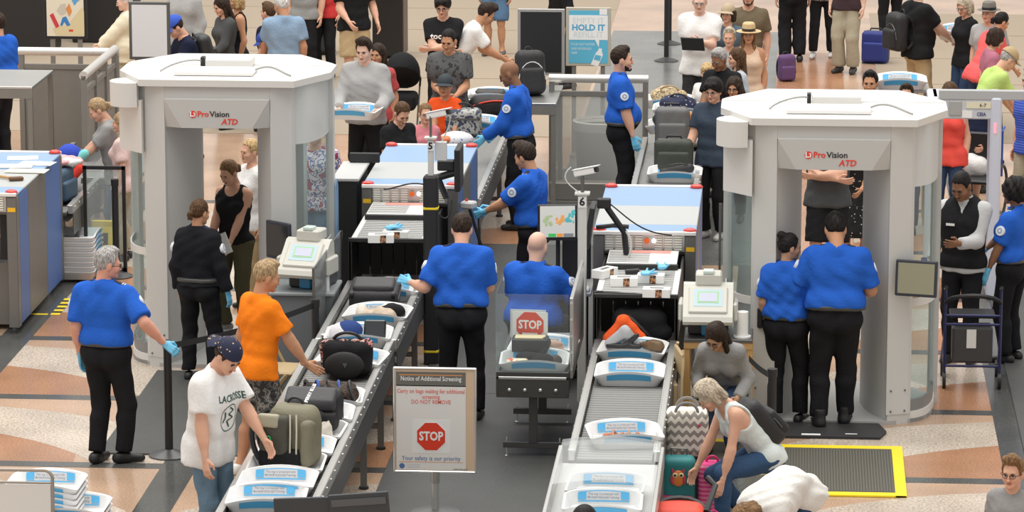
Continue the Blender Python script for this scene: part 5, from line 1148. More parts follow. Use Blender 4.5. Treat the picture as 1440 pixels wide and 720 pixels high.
person('person in wide black trousers walking away at the top', 1117, -96, 1.80, 10, top=('shirt', BLKC, None), bot=('wide', BLKC, None), hair=('short', 'dark'), lod=2)
person('person in black trousers and white trainers with a maroon handbag', 1159, -88, 1.68, 170, fem=True, top=('tee', PRINT, None), bot=('pants', BLKC, None), hair=('long', 'brown'), shoe=('shoe', (.7, .7, .69)), lod=2, rf=(.12, .12, 0, 0), lf=(-.12, -.1, 0, 0))
person('person in loose grey green trousers, head out of frame, at the top', 1193, -84, 1.80, 160, top=('tee', cloth('maroon_dark', (.05, .03, .035)), None), bot=('wide', LKHA, None), hair=('short', 'brown'), lod=2, skin='pale', shoe=('shoe', (.03, .03, .03)))
person('person in black trousers behind the blue suitcase at the top', 1256, -110, 1.75, 20, top=('long', DGRY, None), bot=('pants', BLKC, None), hair=('short', 'dark'), lod=2)
person('person in black tee and khaki trousers carrying trays and wearing a backpack', 1292, -30, 1.86, -62, top=('tee', BLKC, None), bot=('pants', KHAKI, None), hair=('short', 'brown'), rh=(.10, .45, 1.02), lh=(-.14, .48, 1.02), hand=('grip', 'grip'), skin='pale', lod=1, bw=1.12, fat=.5, loose=.012)
person('person with glasses in black sweater and jeans at upper right', 1355, -4, 1.68, 120, fem=True, top=('long', BLKC, None), bot=('pants', DDEN, None), hair=('bob', 'ashy'), glasses='dark', skin='fair', head=(20, 14, 0), lod=1)
person('person in grey felt hat behind the coral tee', 1391, 4, 1.66, 150, top=('tee', LGRY, None), bot=('pants', DDEN, None), hair=('short', 'grey'), cap=('felt', mat('grey_felt', (.20, .19, .165), .9), BLACK), lod=2)
person('person in coral tee bending at upper right', 1412, 18, 1.66, -60, fem=True, top=('tee', cloth('coral', (.80, .13, .13)), None), bot=('pants', DDEN, None), hair=('pony', 'black'), lean=28, head=(0, 8, 0), rh=(.1, .5, .95), skin='tan', lod=1, hem=-.16)
person('person in mauve top in front of the coral tee', 1404, 42, 1.60, -75, fem=True, top=('tee', cloth('mauve', (.45, .17, .24)), None), bot=('pants', DDEN, None), hair=('curlbob', 'dark'), lod=2, head=(0, 20, 0), skin='fair')
person('person in lime green tee and tan cap bending to the right', 1426, 70, 1.72, -70, top=('tee', cloth('lime', (.50, .68, .20)), None), bot=('pants', LKHA, None), hair=('short', 'grey'), cap=('cap', mat('cap_sand', (.45, .33, .18), .8)), lean=30, head=(0, 20, 0), rh=(.1, .5, .9), lh=(-.1, .5, .9), lod=1)
person('person whose face shows just above the right scanner roof', 1224, 100, 1.72, 172, top=('tee', DGRY, None), bot=('pants', DDEN, None), hair=('short', 'black'), skin='tan', lod=2)
person('person whose crown shows before the tray above the right scanner', 1275, 118, 1.62, 175, fem=True, top=('tee', NAVY, None), bot=('pants', DDEN, None), hair=('short', 'dark'), lod=2)
person('person in red sleeveless top standing behind the metal detector', 1336, 116, 1.62, 172, fem=True, top=('tank', cloth('bright_red', (.78, .09, .07)), None), bot=('pants', DDEN, None), hair=('long', 'brown'), lod=1, bw=1.15, hem=-.16)
person('person in white skirt and navy top seated in a wheelchair', 1377, 128, 1.66, 165, fem=True, pz=.56, top=('tee', NAVY, None), bot=('skirt', WHT, None, .5), seated=True, hair=('short', 'white'), rf=(.08, .42, .1, 0), lf=(-.08, .40, .1, 0), lh=(-.14, .32, .80), rh=(.16, .3, .8), lod=2, shoe=('shoe', (.45, .30, .12)))
person('person in blue striped polo at the right picture edge', 1452, 96, 1.76, 130, top=('polo', ramp_mat('blue_stripes', 'Z', 12, [(0, (.02, .06, .42)), (.72, (.10, .16, .50))], .85), None), bot=('pants', LKHA, None), hair=('short', 'brown'), lod=2, skin='ruddy')
# ================================================================ trays
TRAYM = mat('tray_white', (.80, .80, .80), .35); TXT = mat('tray_grey_print', (.25, .27, .33), .6)
TA, TB_, TH_ = .285, .25, .088
def rr(a, b, r, n=5):
    out = []
    for cx, cy, s in ((a-r, b-r, 0), (-a+r, b-r, 90), (-a+r, -b+r, 180), (a-r, -b+r, 270)):
        out += [(cx+r*math.cos(R(s+90*i/n)), cy+r*math.sin(R(s+90*i/n))) for i in range(n+1)]
        if s in (0, 180): out += [(cx-2*cx*k/8, out[-1][1]) for k in range(1, 8)]      # points along the arched ends
    return out
def tray_top(x, y): return TH_+.042*max(0, 1-(x/TA)**2)*(abs(y)/TB_)**3
def tray_mesh():
    mb = MB(); loops = []
    for (a, b, z, rim) in ((TA-.045, TB_-.040, 0, 0), (TA-.012, TB_-.012, TH_-.03, .5), (TA, TB_, TH_-.012, 1), (TA+.002, TB_+.002, TH_, 1), (TA-.016, TB_-.016, TH_, 1), (TA-.024, TB_-.022, TH_-.012, .9), (TA-.055, TB_-.050, .012, 0)):
        loops.append([(x, y, z+rim*(tray_top(x, y)-TH_)) for x, y in rr(a, b, .05)])
    n = len(loops[0]); vs = [p for l in loops for p in l]; fs = []
    for j in range(len(loops)-1): fs += [(j*n+i, j*n+(i+1) % n, (j+1)*n+(i+1) % n, (j+1)*n+i) for i in range(n)]
    fs += [tuple(range(n))[::-1], tuple(range(len(vs)-n, len(vs)))]
    return mb.add(vs, fs).mesh('tray_shell', TRAYM, 50)
def wall_in(x, v): z = .02+v*(tray_top(x, TB_)-.03); return (x, TB_-.050+.028*v-.006, z+.0)
def wall_out(x, v): z = .01+v*(tray_top(x, TB_)-.02); return (x, -(TB_-.040+.040*v)-.006, z)
def label_mesh():
    mb = MB()
    for x0, x1 in ((-.185, -.125), (.125, .185)): mb.patch(lambda u, v: wall_in(x0+(x1-x0)*u, .30+.62*v), 4, 4)
    mb.patch(lambda u, v: wall_in(-.185+.37*u, .86+.07*v), 12, 1); mb.patch(lambda u, v: wall_in(-.185+.37*u, .12+.10*v), 12, 1)
    return mb.mesh('blue_label', BLUEP)
def banner_mesh(): return MB().patch(lambda u, v: wall_out(-.18+.36*u, .42+.50*v), 12, 3).mesh('blue_banner', BLUEP)
_tray, _lab, _ban = tray_mesh(), label_mesh(), banner_mesh()
def tray(px, py, z, yaw, label, full=True, at=None, group='white plastic security trays', rx=0):
    g = Vector(at) if at else G(px, py, z)
    r = empty('security_tray', (g.x, g.y+(0 if at else TB_), g.z), yaw, label, 'tray', group)
    if rx: r.rotation_euler = (R(rx), 0, R(yaw))
    mkobj('tray_shell', _tray, r); mkobj('blue_label', _lab, r); mkobj('blue_banner', _ban, r)
    if full:
        M = T(0, TB_-.0425, .074) @ RX(74)
        text('This tray is protected with', .025, TXT, r, M @ T(0, .012, .001), ext=.0005, sx=.82, off=.0004); text('Microban® Antimicrobial Technology', .025, TXT, r, M @ T(0, -.012, .001), ext=.0005, sx=.60, off=.0004)
    return r
def thing(name, label, cat, loc, yaw=0, group=None): return empty(name, loc, yaw, label, cat, group)
def blob(name, prims, h, m, parent, k=.02, fold=None, sub=(), planes=()):
    v, f = nets(prims, h, k, sub=sub, planes=planes, fold=fold); return mkobj(name, np_mesh(name, v, f, [m]), parent)
def heap(label, cat, name, px, py, z, cols, w=.3, d=.2, hgt=.08, seed=0, dy=.2):
    """a crumpled heap of cloth in one tray: folds of several colours are its parts"""
    g = G(px, py, z); r = thing(name, label, cat, (g.x, g.y+dy, z+.015)); rg = random.Random(seed)
    for i, c in enumerate(cols):
        q = []
        for k in range(3):
            x, y = rg.uniform(-w/2, w/2)*.8, rg.uniform(-d/2, d/2)*.7
            q.append(E_((x, y, hgt*rg.uniform(.3, .7)), (w*rg.uniform(.18, .32), d*rg.uniform(.22, .4), hgt*rg.uniform(.4, .7)), rotm('Z', rg.uniform(0, 180))))
        blob('cloth_fold', q, .011, c, r, .03, (.006, 55, seed*7+i), planes=[(V(0, 0, 0), V(0, 0, -1))])
    return r
ZB = .71
# ---- lane 5
tray(541, 425, ZB, 3, 'white tray with blue label highest up the lane 5 conveyor')
tray(527, 461, ZB, -3, 'white tray of tan and black clothing on lane 5')
tray(500, 491, ZB, 2, 'white tray with blue label holding a cap on lane 5')
tray(489, 527, ZB, -6, 'white tray under the black floral bag on lane 5')
tray(456, 582, ZB, 3, 'white tray crowded with black straps on lane 5')
tray(441, 606, ZB, 3, 'white tray under the black suitcase with red stripes')
tray(427, 630, ZB, -2, 'white tray holding a rolled white garment on lane 5')
tray(412, 654, ZB, 2, 'white tray behind the olive backpack with little showing')
tray(397, 678, ZB, 2, 'white tray lying nearest below the olive backpack'); tray(384, 702, ZB, 1, 'white tray second from the bottom of lane 5'); tray(369, 726, ZB, 3, 'white tray at the bottom edge of lane 5')
heap('tan and black crumpled clothes in a lane 5 tray', 'clothes', 'crumpled_clothes', 527, 461, ZB, [cloth('tan_knit', (.55, .45, .35)), cloth('ivory', (.70, .66, .58)), BLKC], .40, .24, .12, 3)
# black roller bag lying across
def suitcase(label, loc, dims, m, yaw=0, rx=0, trim=BLACK, handle='top', grp=None, wheels=True):
    r = thing('suitcase', label, 'suitcase', loc, yaw, grp); w, d, h = dims
    if rx: r.rotation_euler = (R(rx), 0, R(yaw))
    blob('shell', [B_((0, 0, h/2), (w/2, d/2, h/2), .05)], .014, m, r, .01, (.003, 30, 2))
    blob('front_pocket', [B_((0, -d/2-.012, h*.38), (w*.42, .035, h*.30), .03)], .012, m, r)
    z = MB(); z.tube([(-w/2-.003, -d*.12, h*.06), (-w/2-.003, -d*.12, h*.9), (-w*.42, -d*.12, h+.002), (w*.42, -d*.12, h+.002), (w/2+.003, -d*.12, h*.9), (w/2+.003, -d*.12, h*.06)], .006, 6); z.build('zip', DSTEEL, r)
    MB().tube([(-.08, 0, h), (-.07, 0, h+.035), (.07, 0, h+.035), (.08, 0, h)], .012, 8).build('handle', trim, r)
    if wheels:
        for s in (-1, 1): MB().cyl((s*w*.42-.015, -d*.38, -.0), (s*w*.42+.015, -d*.38, 0), .03, n=12).build('wheel', BLACK, r)
    return r
g = G(524, 437, ZB+.02)
r = suitcase('charcoal wheeled cabin bag lying on the lane 5 conveyor', (g.x, g.y+.02, ZB+.09), (.44, .20, .38), mat('charcoal_nylon', (.055, .055, .06), .6, bump=.2), 0, -78, handle='side')
g = G(546, 386, ZB); r = thing('duffel_bag', 'black shiny bag coming out of the lane 5 hood', 'bag', (g.x, g.y+.25, ZB)); blob('body', [B_((0, 0, .13), (.24, .16, .13), .10)], .014, mat('shiny_black', (.012, .012, .013), .25), r, .02, (.006, 30, 4)); MB().tube(bez((-.12, -.1, .24), (-.08, -.14, .33), (.08, -.14, .33), (.12, -.1, .24)), .012, 8).build('handle', BLACK, r)
# cap + dark jar box in tray
g = G(500, 491, ZB)
r = thing('baseball_cap', 'white and navy cap lying in a lane 5 tray', 'cap', (g.x-.12, g.y+.2, ZB+.03)); blob('crown', [E_((0, 0, .06), (.13, .13, .10), None, [(V(0, 0, .02), V(0, 0, -1))])], .010, cloth('cap_white', (.62, .62, .64)), r); blob('navy_panel', [E_((.04, .0, .09), (.12, .12, .085))], .010, cloth('cap_navy', (.03, .06, .20)), r)
mb = MB(); mb.patch(lambda u, v: (-.10-.10*v*math.sin(u*3.14), -.10+.2*u, .03+.02*v), 8, 3); mb.patch(lambda u, v: (-.10-.10*v*math.sin(u*3.14), .10-.2*u, .025+.02*v), 8, 3); mb.build('brim', cloth('cap_white', (.62, .62, .64)), r)
r = thing('tablet_case', 'dark glossy tablet case leaning in a lane 5 tray', 'case', (g.x+.14, g.y+.20, ZB+.03)); MB().box((0, 0, .10), (.19, .035, .17), ch=.015, M=RX(-28)).build('case_body', mat('dark_green_gloss', (.03, .035, .032), .15), r); MB().box((0, -.02, .10), (.16, .004, .14), M=RX(-28)).build('glass', SCREEN, r)
# floral black bag
FLOR = ramp_mat('floral_trim', 'noise', 40, [(0, (.02, .02, .02)), (.46, (.75, .25, .28)), (.54, (.7, .62, .5)), (.6, (.03, .03, .03))], .8)
g = G(486, 536, ZB)
r = thing('handbag', 'black bag with floral trim standing on lane 5', 'bag', (g.x, g.y+.16, ZB+.02)); blob('body', [B_((0, 0, .15), (.20, .13, .14), .07)], .013, BLKC, r, .02, (.006, 30, 5)); blob('front_panel', [E_((-.01, -.15, .11), (.165, .05, .115))], .011, mat('black_foam', (.014, .014, .015), .7), r)
blob('floral_trim', [C((-.18, -.02, .26), (.18, -.02, .27), .035), C((-.2, 0, .1), (-.2, 0, .25), .03)], .011, FLOR, r, .02, (.008, 60, 6)); MB().tube(bez((-.12, .0, .28), (-.1, -.02, .38), (.1, -.02, .38), (.12, .0, .28)), .014, 8).build('handle', BLACK, r)
MB().prism([(-.02, .02), (.02, .02), (0, -.02)], 0, .004, 0, T(-.0, -.203, .12) @ FRONT).build('badge', DSTEEL, r)
# tangled straps bag
g = G(462, 584, ZB); r = thing('rucksack', 'black and brown rucksack with blue straps heaped in a lane 5 tray', 'bag', (g.x-.02, g.y+.22, ZB+.03)); blob('body', [B_((0, 0, .09), (.22, .15, .085), .07), E_((.12, -.05, .10), (.12, .12, .09))], .013, ramp_mat('brown_camo', 'noise', 18, [(0, (.012, .012, .013)), (.5, (.09, .045, .025)), (.58, (.02, .018, .016))], .8), r, .02, (.010, 34, 8))
for k in range(5): MB().tube(bez((-.2+.09*k, .1, .12), (-.22+.1*k, -.05, .26), (-.1+.06*k, -.1, .22), (-.18+.1*k, -.16, .08)), .012, 6).build('strap', mat('strap_blue', (.03, .09, .35), .6) if k in (1, 3) else BLACK, r)
# case with red stripes
g = G(443, 612, ZB); r = thing('suitcase', 'black case with two red stripes and white lettering on lane 5', 'suitcase', (g.x-.02, g.y+.14, ZB+.03), -6); blob('body', [B_((0, 0, .15), (.21, .14, .15), .05)], .014, mat('black_nylon', (.018, .018, .02), .6, bump=.2), r, .02, (.003, 26, 3)); fl = blob('front_flap', [B_((0, -.10, .25), (.20, .09, .06), .03, rotm('X', 32))], .012, mat('charcoal_nylon', (.055, .055, .06), .6), r)
for s in (-1, 1): MB().tube([(s*.11+.02, -.06, .325), (s*.11+.01, -.12, .295), (s*.12, -.18, .25)], .008, 6).build('red_stripe', RED, r)
text('PERRY ELLIS', .038, WINK, r, T(0, -.125, .300) @ RX(32) @ RZ(80), ext=.006, off=.001)
blob('side_pocket', [B_((.05, -.16, .09), (.16, .04, .075), .03)], .012, mat('black_nylon', (.018, .018, .02), .6), r)
r = heap('white and black rolled garment in a lane 5 tray', 'clothes', 'rolled_garment', 436, 632, ZB, [BLKC, WHT, cloth('ivory', (.70, .66, .58))], .30, .26, .20, 11)
# olive backpack
OLV = mat('olive_nylon', (.20, .185, .125), .7, bump=.25); DOL = mat('dark_olive_nylon', (.065, .062, .048), .7, bump=.25)
g = G(402, 668, ZB); r = thing('backpack', 'olive and black backpack standing on lane 5 with green carabiner', 'backpack', (g.x, g.y+.20, ZB+.02), -14)
blob('body', [B_((.03, .05, .23), (.19, .13, .23), .09)], .015, OLV, r, .02, (.006, 26, 4)); blob('front_panel', [B_((-.07, -.09, .22), (.125, .06, .19), .05)], .013, DOL, r, .02, (.004, 24, 9)); blob('lower_pocket', [B_((-.03, -.10, .08), (.17, .055, .075), .04)], .013, BLKC, r)
blob('top_pocket', [B_((-.11, -.13, .37), (.085, .035, .05), .02)], .011, mat('pale_olive', (.38, .35, .26), .7), r); blob('side_pocket', [B_((.17, -.02, .20), (.05, .11, .18), .05)], .013, OLV, r, .02, (.006, 40, 2))
MB().tube([(-.10+.018*math.cos(a), -.165, .22+.040*math.sin(a)) for a in np.linspace(0, 6.283, 14, endpoint=False)], .006, 6).build('carabiner', mat('green_metal', (.05, .50, .16), .3, .4), r)
for k, x in enumerate((.05, .10)): MB().tube([(x, -.10, .42), (x+.02, -.15, .30), (x+.01, -.14, .10)], .007, 6).build('zip', mat('zip_pale', (.55, .52, .42), .5), r)
for y in (-.05, .08): MB().tube(bez((-.18, y, .40), (-.32, y, .35), (-.30, y, .12), (-.20, y, .03)), .022, 6).build('shoulder_strap', BLACK, r)
MB().tube(bez((-.05, .1, .45), (-.03, .1, .52), (.06, .1, .52), (.08, .1, .45)), .010, 6).build('haul_loop', BLACK, r)
# ---- lane 6
g = G(888, 500, ZB)
tray(888, 512, ZB, -4, 'white tray with an orange and grey bundle at the lane 6 hood')
r = thing('holdall', 'black holdall behind the orange bundle inside the lane 6 hood', 'bag', (g.x+.05, g.y+.46, ZB+.0)); blob('body', [B_((0, 0, .16), (.24, .17, .16), .10), E_((.14, -.08, .12), (.14, .10, .10))], .014, BLKC, r, .02, (.008, 26, 7)); MB().tube(bez((-.1, -.12, .28), (-.02, -.28, .25), (.1, -.25, .12), (.16, -.2, .03)), .016, 6).build('strap', BLACK, r)
r = thing('orange_bag', 'orange and pale grey drawstring bundle in a lane 6 tray', 'bag', (g.x-.06, g.y+.16, ZB+.03)); blob('orange_panel', [C((-.12, .05, .06), (-.02, .06, .22), .07, .05), C((-.02, .06, .22), (.13, .05, .08), .05, .05)], .012, cloth('signal_orange', (.85, .12, .03)), r, .03, (.006, 40, 1)); blob('grey_panel', [C((-.13, -.02, .04), (.0, -.02, .15), .05, .045), C((0, -.02, .15), (.09, -.01, .05), .045, .04)], .012, cloth('silver_grey', (.45, .46, .48)), r, .03, (.006, 40, 2)); blob('black_cord', [C((.02, -.06, .05), (.10, -.06, .12), .022), C((-.14, -.06, .03), (.12, -.08, .03), .022)], .010, BLACK, r, .02)
r = thing('leather_shoe', 'brown shoe in the lane 6 tray beside the orange bundle', 'shoe', (g.x+.19, g.y+.10, ZB+.02), 60); v, f = shoe_shape('shoe'); mkobj('upper', np_mesh('upper', v, f, [mat('brown_leather', (.14, .085, .04), .5)]), r); MB().tube([(-.02, .03, .085), (.02, .05, .085), (-.02, .07, .08), (.02, .09, .075)], .004, 5).build('laces', BLACK, r)
tray(884, 545, ZB, 0, 'empty looking white tray with blue label in front of the orange bundle')
r = thing('phone', 'dark phone lying in the second lane 6 tray', 'phone', (g.x-.02, G(884, 545, ZB).y+.16, ZB+.02), 20); MB().box((0, 0, .03), (.16, .08, .012), ch=.004).build('phone_body', BLACK, r); MB().box((0, 0, .037), (.145, .07, .002)).build('phone_screen', SCREEN, r)
tray(876, 633, ZB, 9, 'white tray holding brown sandals alone on the lane 6 rollers')
gs = G(876, 633, ZB)
for k, (dx, dy, yw) in enumerate(((-.02, .24, 70), (.10, .27, 100))):
    r = thing('sandal', ('left' if k == 0 else 'right')+' brown strappy sandal in the lane 6 tray', 'sandal', (gs.x+dx, gs.y+dy, ZB+.02), yw)
    v, f = shoe_shape('sandal'); mkobj('sole', np_mesh('sole', v*.85, f, [mat('tan_leather', (.42, .17, .09), .6)]), r); MB().tube([(-.03, .06, .03), (0, .07, .07), (.035, .05, .03)], .008, 6).build('strap', mat('pale_leather', (.55, .30, .22), .6), r)
tray(0, 0, 0, -2, 'upper white tray under the clear plastic cover', at=(-1.33, 27.62, .70)); tray(0, 0, 0, 1, 'lower white tray under the clear plastic cover', at=(-1.33, 27.12, .70)); 
# ---- search table contents
zt = .725
tray(0, 0, 0, 2, 'white tray of bits and pieces nearest on the search table', at=(-2.12, 31.56, zt)); tray(0, 0, 0, -3, 'white tray farther back on the search table', at=(-2.08, 32.08, zt))
heap('black gadgets and small pouches in the near search table tray', 'gadgets', 'gadget_heap', 0, 0, zt, [], ) if False else None
r = thing('pouch_heap', 'dark pouches and a bright packet in the near search table tray', 'pouches', (-2.12, 31.56, zt+.015)); blob('dark_pouch', [E_((-.06, .05, .06), (.10, .06, .055)), E_((.08, .0, .05), (.09, .06, .06))], .011, BLKC, r, .02, (.006, 40, 3)); blob('round_pouch', [E_((.17, .02, .05), (.06, .05, .05))], .010, mat('dark_brown', (.05, .035, .03), .7), r); blob('packet', [B_((-.14, -.05, .05), (.09, .05, .025), .02)], .010, ramp_mat('packet_print', 'noise', 20, [(0, (.75, .10, .06)), (.42, (.82, .75, .55)), (.55, (.80, .78, .75)), (.62, (.55, .60, .10))], .5), r)
r = thing('peach_pouch', 'peach coloured soft pouch in the farther search table tray', 'pouch', (-2.0, 32.05, zt+.015)); blob('pouch_body', [E_((0, 0, .06), (.10, .08, .055))], .010, cloth('peach', (.72, .48, .36)), r, .02, (.006, 40, 2)); blob('pouch_flap', [E_((.02, -.04, .09), (.07, .05, .03))], .010, cloth('peach_dark', (.5, .32, .24)), r)
r = thing('document_box', 'black box of cards carrying the stop notice', 'box', (-2.17, 31.78, zt+.10)); MB().box((0, 0, .06), (.30, .18, .11), ch=.008).build('box_body', BLACK, r); MB().box((0, 0, .118), (.25, .13, .012)).build('cards', mat('card_cream', (.72, .62, .38), .7), r); MB().tube(bez((.1, -.05, .1), (.2, -.05, .16), (.16, -.1, .02), (.05, -.1, -.06)), .022, 6).build('strap', BLACK, r)
r = thing('stop_notice', 'white card with a red stop sign inside the glass shield', 'sign', (-2.18, 31.90, zt+.13)); MB().box((0, 0, .15), (.30, .006, .25), M=RZ(-6)).build('card', PAPER, r); MB().box((-.02, .02, .17), (.30, .006, .24), M=RZ(-4)).build('back_card', mat('clear_sleeve', (.70, .72, .72), .2), r)
MB().prism([(a*.98, b*.98) for a, b in o8], 0, .002, 0, RZ(-6) @ T(0, -.004, .16) @ FRONT).build('stop_octagon', mat('stop_red', (.75, .05, .02), .5), r); text('STOP', .10, WINK, r, RZ(-6) @ T(0, -.008, .165) @ FRONT, sx=.82, off=.003, ext=.0008); MB().box((0, -.007, .085), (.13, .002, .025), M=RZ(-6)).build('sub_line', WINK, r)
# ---- glove boxes and gloves
GBP = ramp_mat('glove_box_photo', 'noise', 26, [(0, (.05, .03, .03)), (.45, (.25, .10, .05)), (.55, (.55, .30, .15)), (.62, (.08, .05, .04))], .6)
def glove_box(label, px, py, z, yaw, glove=True):
    g = G(px, py, z); r = thing('glove_box', label, 'box', (g.x, g.y+.06, z), yaw, 'white glove boxes on the exit hoods')
    MB().box((0, 0, .037), (.235, .12, .074), ch=.003).build('carton', PAPER, r); MB().box((.02, -.0605, .037), (.055, .002, .072)).build('photo_panel', GBP, r); MB().box((0, 0, .0745), (.12, .04, .002)).build('opening', DSTEEL, r)
    return r
def glove_pile(label, px, py, z, seed):
    g = G(px, py, z); r = thing('loose_glove', label, 'glove', (g.x, g.y+.04, z), seed*30, 'blue gloves on the exit hoods'); rg = random.Random(seed)
    blob('palm', [E_((0, 0, .022), (.06, .045, .022))], .008, mat('glove_blue', (.16, .53, .80), .45), r, .02, (.006, 70, seed))
    for k in range(4): blob('finger', [C((.04, -.03+.02*k, .02), (.10, -.05+.035*k, .02+.02*(k % 2)), .011, .009)], .007, mat('glove_blue', (.16, .53, .80), .45), r)
glove_box('white glove box at the left end of the lane 5 hood top', 535, 342, 1.145, 4); glove_box('white glove box at the right of the lane 5 hood top', 556, 337, 1.145, -6); glove_pile('blue glove draped on the lane 5 glove boxes', 550, 324, 1.22, 1)
glove_box('leftmost white glove box on the lane 6 hood, turned end on', 850, 391, 1.145, 58); glove_box('white glove box with photo left of centre on the lane 6 hood', 877, 403, 1.145, 3); glove_box('white glove box behind right on the lane 6 hood under gloves', 915, 399, 1.145, -3); glove_box('nearest white glove box at the right front of the lane 6 hood', 923, 419, 1.145, -2)
glove_pile('pale blue glove on the rear right glove box of lane 6', 909, 389, 1.22, 2); glove_pile('deep blue glove farthest back on the lane 6 hood', 932, 380, 1.20, 3)
r = thing('metal_wand', 'black hand held wand lying across the lane 6 hood front', 'wand', (*G(868, 415, 1.15).xy, 1.15)); MB().tube([(-.20, .03, .012), (.0, .0, .012), (.22, -.03, .012)], [.016, .018, .012], 8).build('wand_body', BLACK, r); MB().box((-.15, .022, .028), (.06, .02, .008), M=None).build('wand_button', DSTEEL, r)
r = thing('tape_dispenser', 'small black roll behind the lane 6 glove boxes', 'roll', (*G(889, 385, 1.145).xy, 1.145), 20); MB().cyl((-.06, 0, .022), (.06, 0, .022), .022, n=14).build('roll', BLACK, r); MB().cyl((-.064, 0, .022), (.064, 0, .022), .009, n=10).build('core', DSTEEL, r)
# ---- on the left x-ray machine
for i, (px, py, yw, w) in enumerate(((32, 222, 10, .30), (52, 230, -8, .34), (20, 234, 4, .36), (38, 241, -3, .40))):
    g = G(px, py, 1.352); r = thing('loose_paper', ('farthest', 'rightmost', 'leftmost', 'nearest')[i]+' loose sheet on the left x-ray machine', 'paper', (g.x, g.y, 1.3525+.002*i), yw, 'papers on the left x-ray machine'); MB().box((0, 0, 0), (w, .22, .001)).build('sheet', PAPER if i != 3 else mat('cream_paper', (.80, .76, .55), .7), r); MB().box((.02, .0, .0008), (w*.7, .004, .0004)).build('printed_line', TXT, r)
g = G(15, 254, 1.352); r = thing('wooden_brush', 'wooden handled hammer shaped brush on the left x-ray machine', 'brush', (g.x, g.y, 1.352), 20); MB().tube([(-.14, .22, .02), (.03, .0, .02)], .014, 8).build('handle', mat('pale_wood', (.50, .30, .12), .5), r); MB().box((.05, -.02, .02), (.14, .05, .04), ch=.01).build('head', mat('brown_wood', (.14, .065, .03), .5), r)
# ---- boxes & bags by the right lane
CHEV = None
def chevron():
    m = bpy.data.materials.new('chevron_canvas'); m.use_nodes = True; nt = m.node_tree; b = nt.nodes['Principled BSDF']; b.inputs['Roughness'].default_value = .85
    tc = nt.nodes.new('ShaderNodeTexCoord'); sx = nt.nodes.new('ShaderNodeSeparateXYZ'); nt.links.new(tc.outputs['Object'], sx.inputs[0])
    def mth(op, a, bv=None):
        n = nt.nodes.new('ShaderNodeMath'); n.operation = op
        nt.links.new(a, n.inputs[0])
        if bv is not None:
            if isinstance(bv, float): n.inputs[1].default_value = bv
            else: nt.links.new(bv, n.inputs[1])
        return n.outputs[0]
    zig = mth('PINGPONG', sx.outputs['X'], .03); z = mth('ADD', sx.outputs['Z'], zig); st = mth('GREATER_THAN', mth('PINGPONG', z, .036), .018)
    mx = nt.nodes.new('ShaderNodeMix'); mx.data_type = 'RGBA'; mx.inputs[6].default_value = (.30, .28, .25, 1); mx.inputs[7].default_value = (.80, .77, .68, 1)
    nt.links.new(st, mx.inputs[0]); nt.links.new(mx.outputs[2], b.inputs['Base Color']); return m
CHEV = chevron()
g = G(961, 700); gx = g.x
r = thing('suitcase', 'teal and pink child suitcase with an owl beside lane 6', 'suitcase', (gx-.02, 29.55, 0)); TEAL = mat('teal_print', (.02, .22, .23), .6); PNK = mat('hot_pink', (.62, .03, .17), .6)
blob('body', [B_((0, 0, .26), (.13, .10, .25), .05)], .013, TEAL, r); blob('pink_pocket', [B_((-.01, -.10, .12), (.13, .04, .10), .03)], .012, PNK, r)
ow = MB().ell((0, 0, 0), (.050, .012, .065), 14, 8).build('owl_body', mat('owl_orange', (.80, .25, .05), .6), r, loc=(.0, -.108, .36))
for s in (-1, 1):
    MB().ell((s*.024, -.012, .028), (.021, .006, .021), 12, 6, 0).build('owl_eye', mat('owl_cream', (.85, .75, .40), .6), ow); MB().ell((s*.024, -.018, .028), (.010, .004, .010), 10, 6).build('owl_pupil', INK, ow); MB().ell((s*.045, -.004, -.01), (.016, .006, .04), 8, 6).build('owl_wing', mat('owl_red', (.62, .06, .10), .6), ow); MB().prism([(s*.015, .05), (s*.05, .085), (s*.045, .035)], 0, .006, 0, T(0, -.004, 0) @ FRONT).build('owl_ear', mat('owl_red', (.62, .06, .10), .6), ow)
MB().tube([(-.06, .05, .46), (-.06, .05, .56), (.06, .05, .56), (.06, .05, .46)], .008, 6).build('pull_handle', DSTEEL, r)
r = thing('roller_bag', 'pink striped child bag beside the owl suitcase', 'bag', (gx+.24, 29.6, 0)); PST = ramp_mat('pink_stripes', 'Z', 9, [(0, (.75, .05, .25)), (.5, (.85, .25, .42))], .7); blob('body', [B_((0, 0, .23), (.11, .10, .23), .05)], .013, PST, r); MB().tube(bez((-.05, 0, .45), (-.04, 0, .52), (.04, 0, .52), (.05, 0, .45)), .010, 6).build('handle', PNK, r)
r = thing('lunch_bag', 'small teal bag at the feet of the kneeling person', 'bag', (gx+.27, 28.75, 0), 10); blob('body', [B_((0, 0, .12), (.12, .07, .12), .04)], .012, mat('teal_plain', (.05, .30, .34), .6), r); MB().tube([(-.08, 0, .24), (0, 0, .30), (.08, 0, .24)], .010, 6).build('handle', PNK, r)
r = thing('tote_bag', 'grey and white zigzag patterned tote bag beside lane 6', 'bag', (gx+.03, 29.95, .42)); blob('body', [B_((0, 0, .19), (.17, .12, .19), .06)], .013, CHEV, r, .02, (.004, 20, 2)); 
for y in (-.09, .09): MB().tube(bez((-.09, y, .36), (-.08, y, .47), (.08, y, .47), (.09, y, .36)), .012, 6).build('handle', DGRY if False else mat('handle_grey', (.22, .21, .20), .7), r)
MB().box((.10, -.125, .27), (.03, .003, .012)).build('pink_tag', PNK, r)
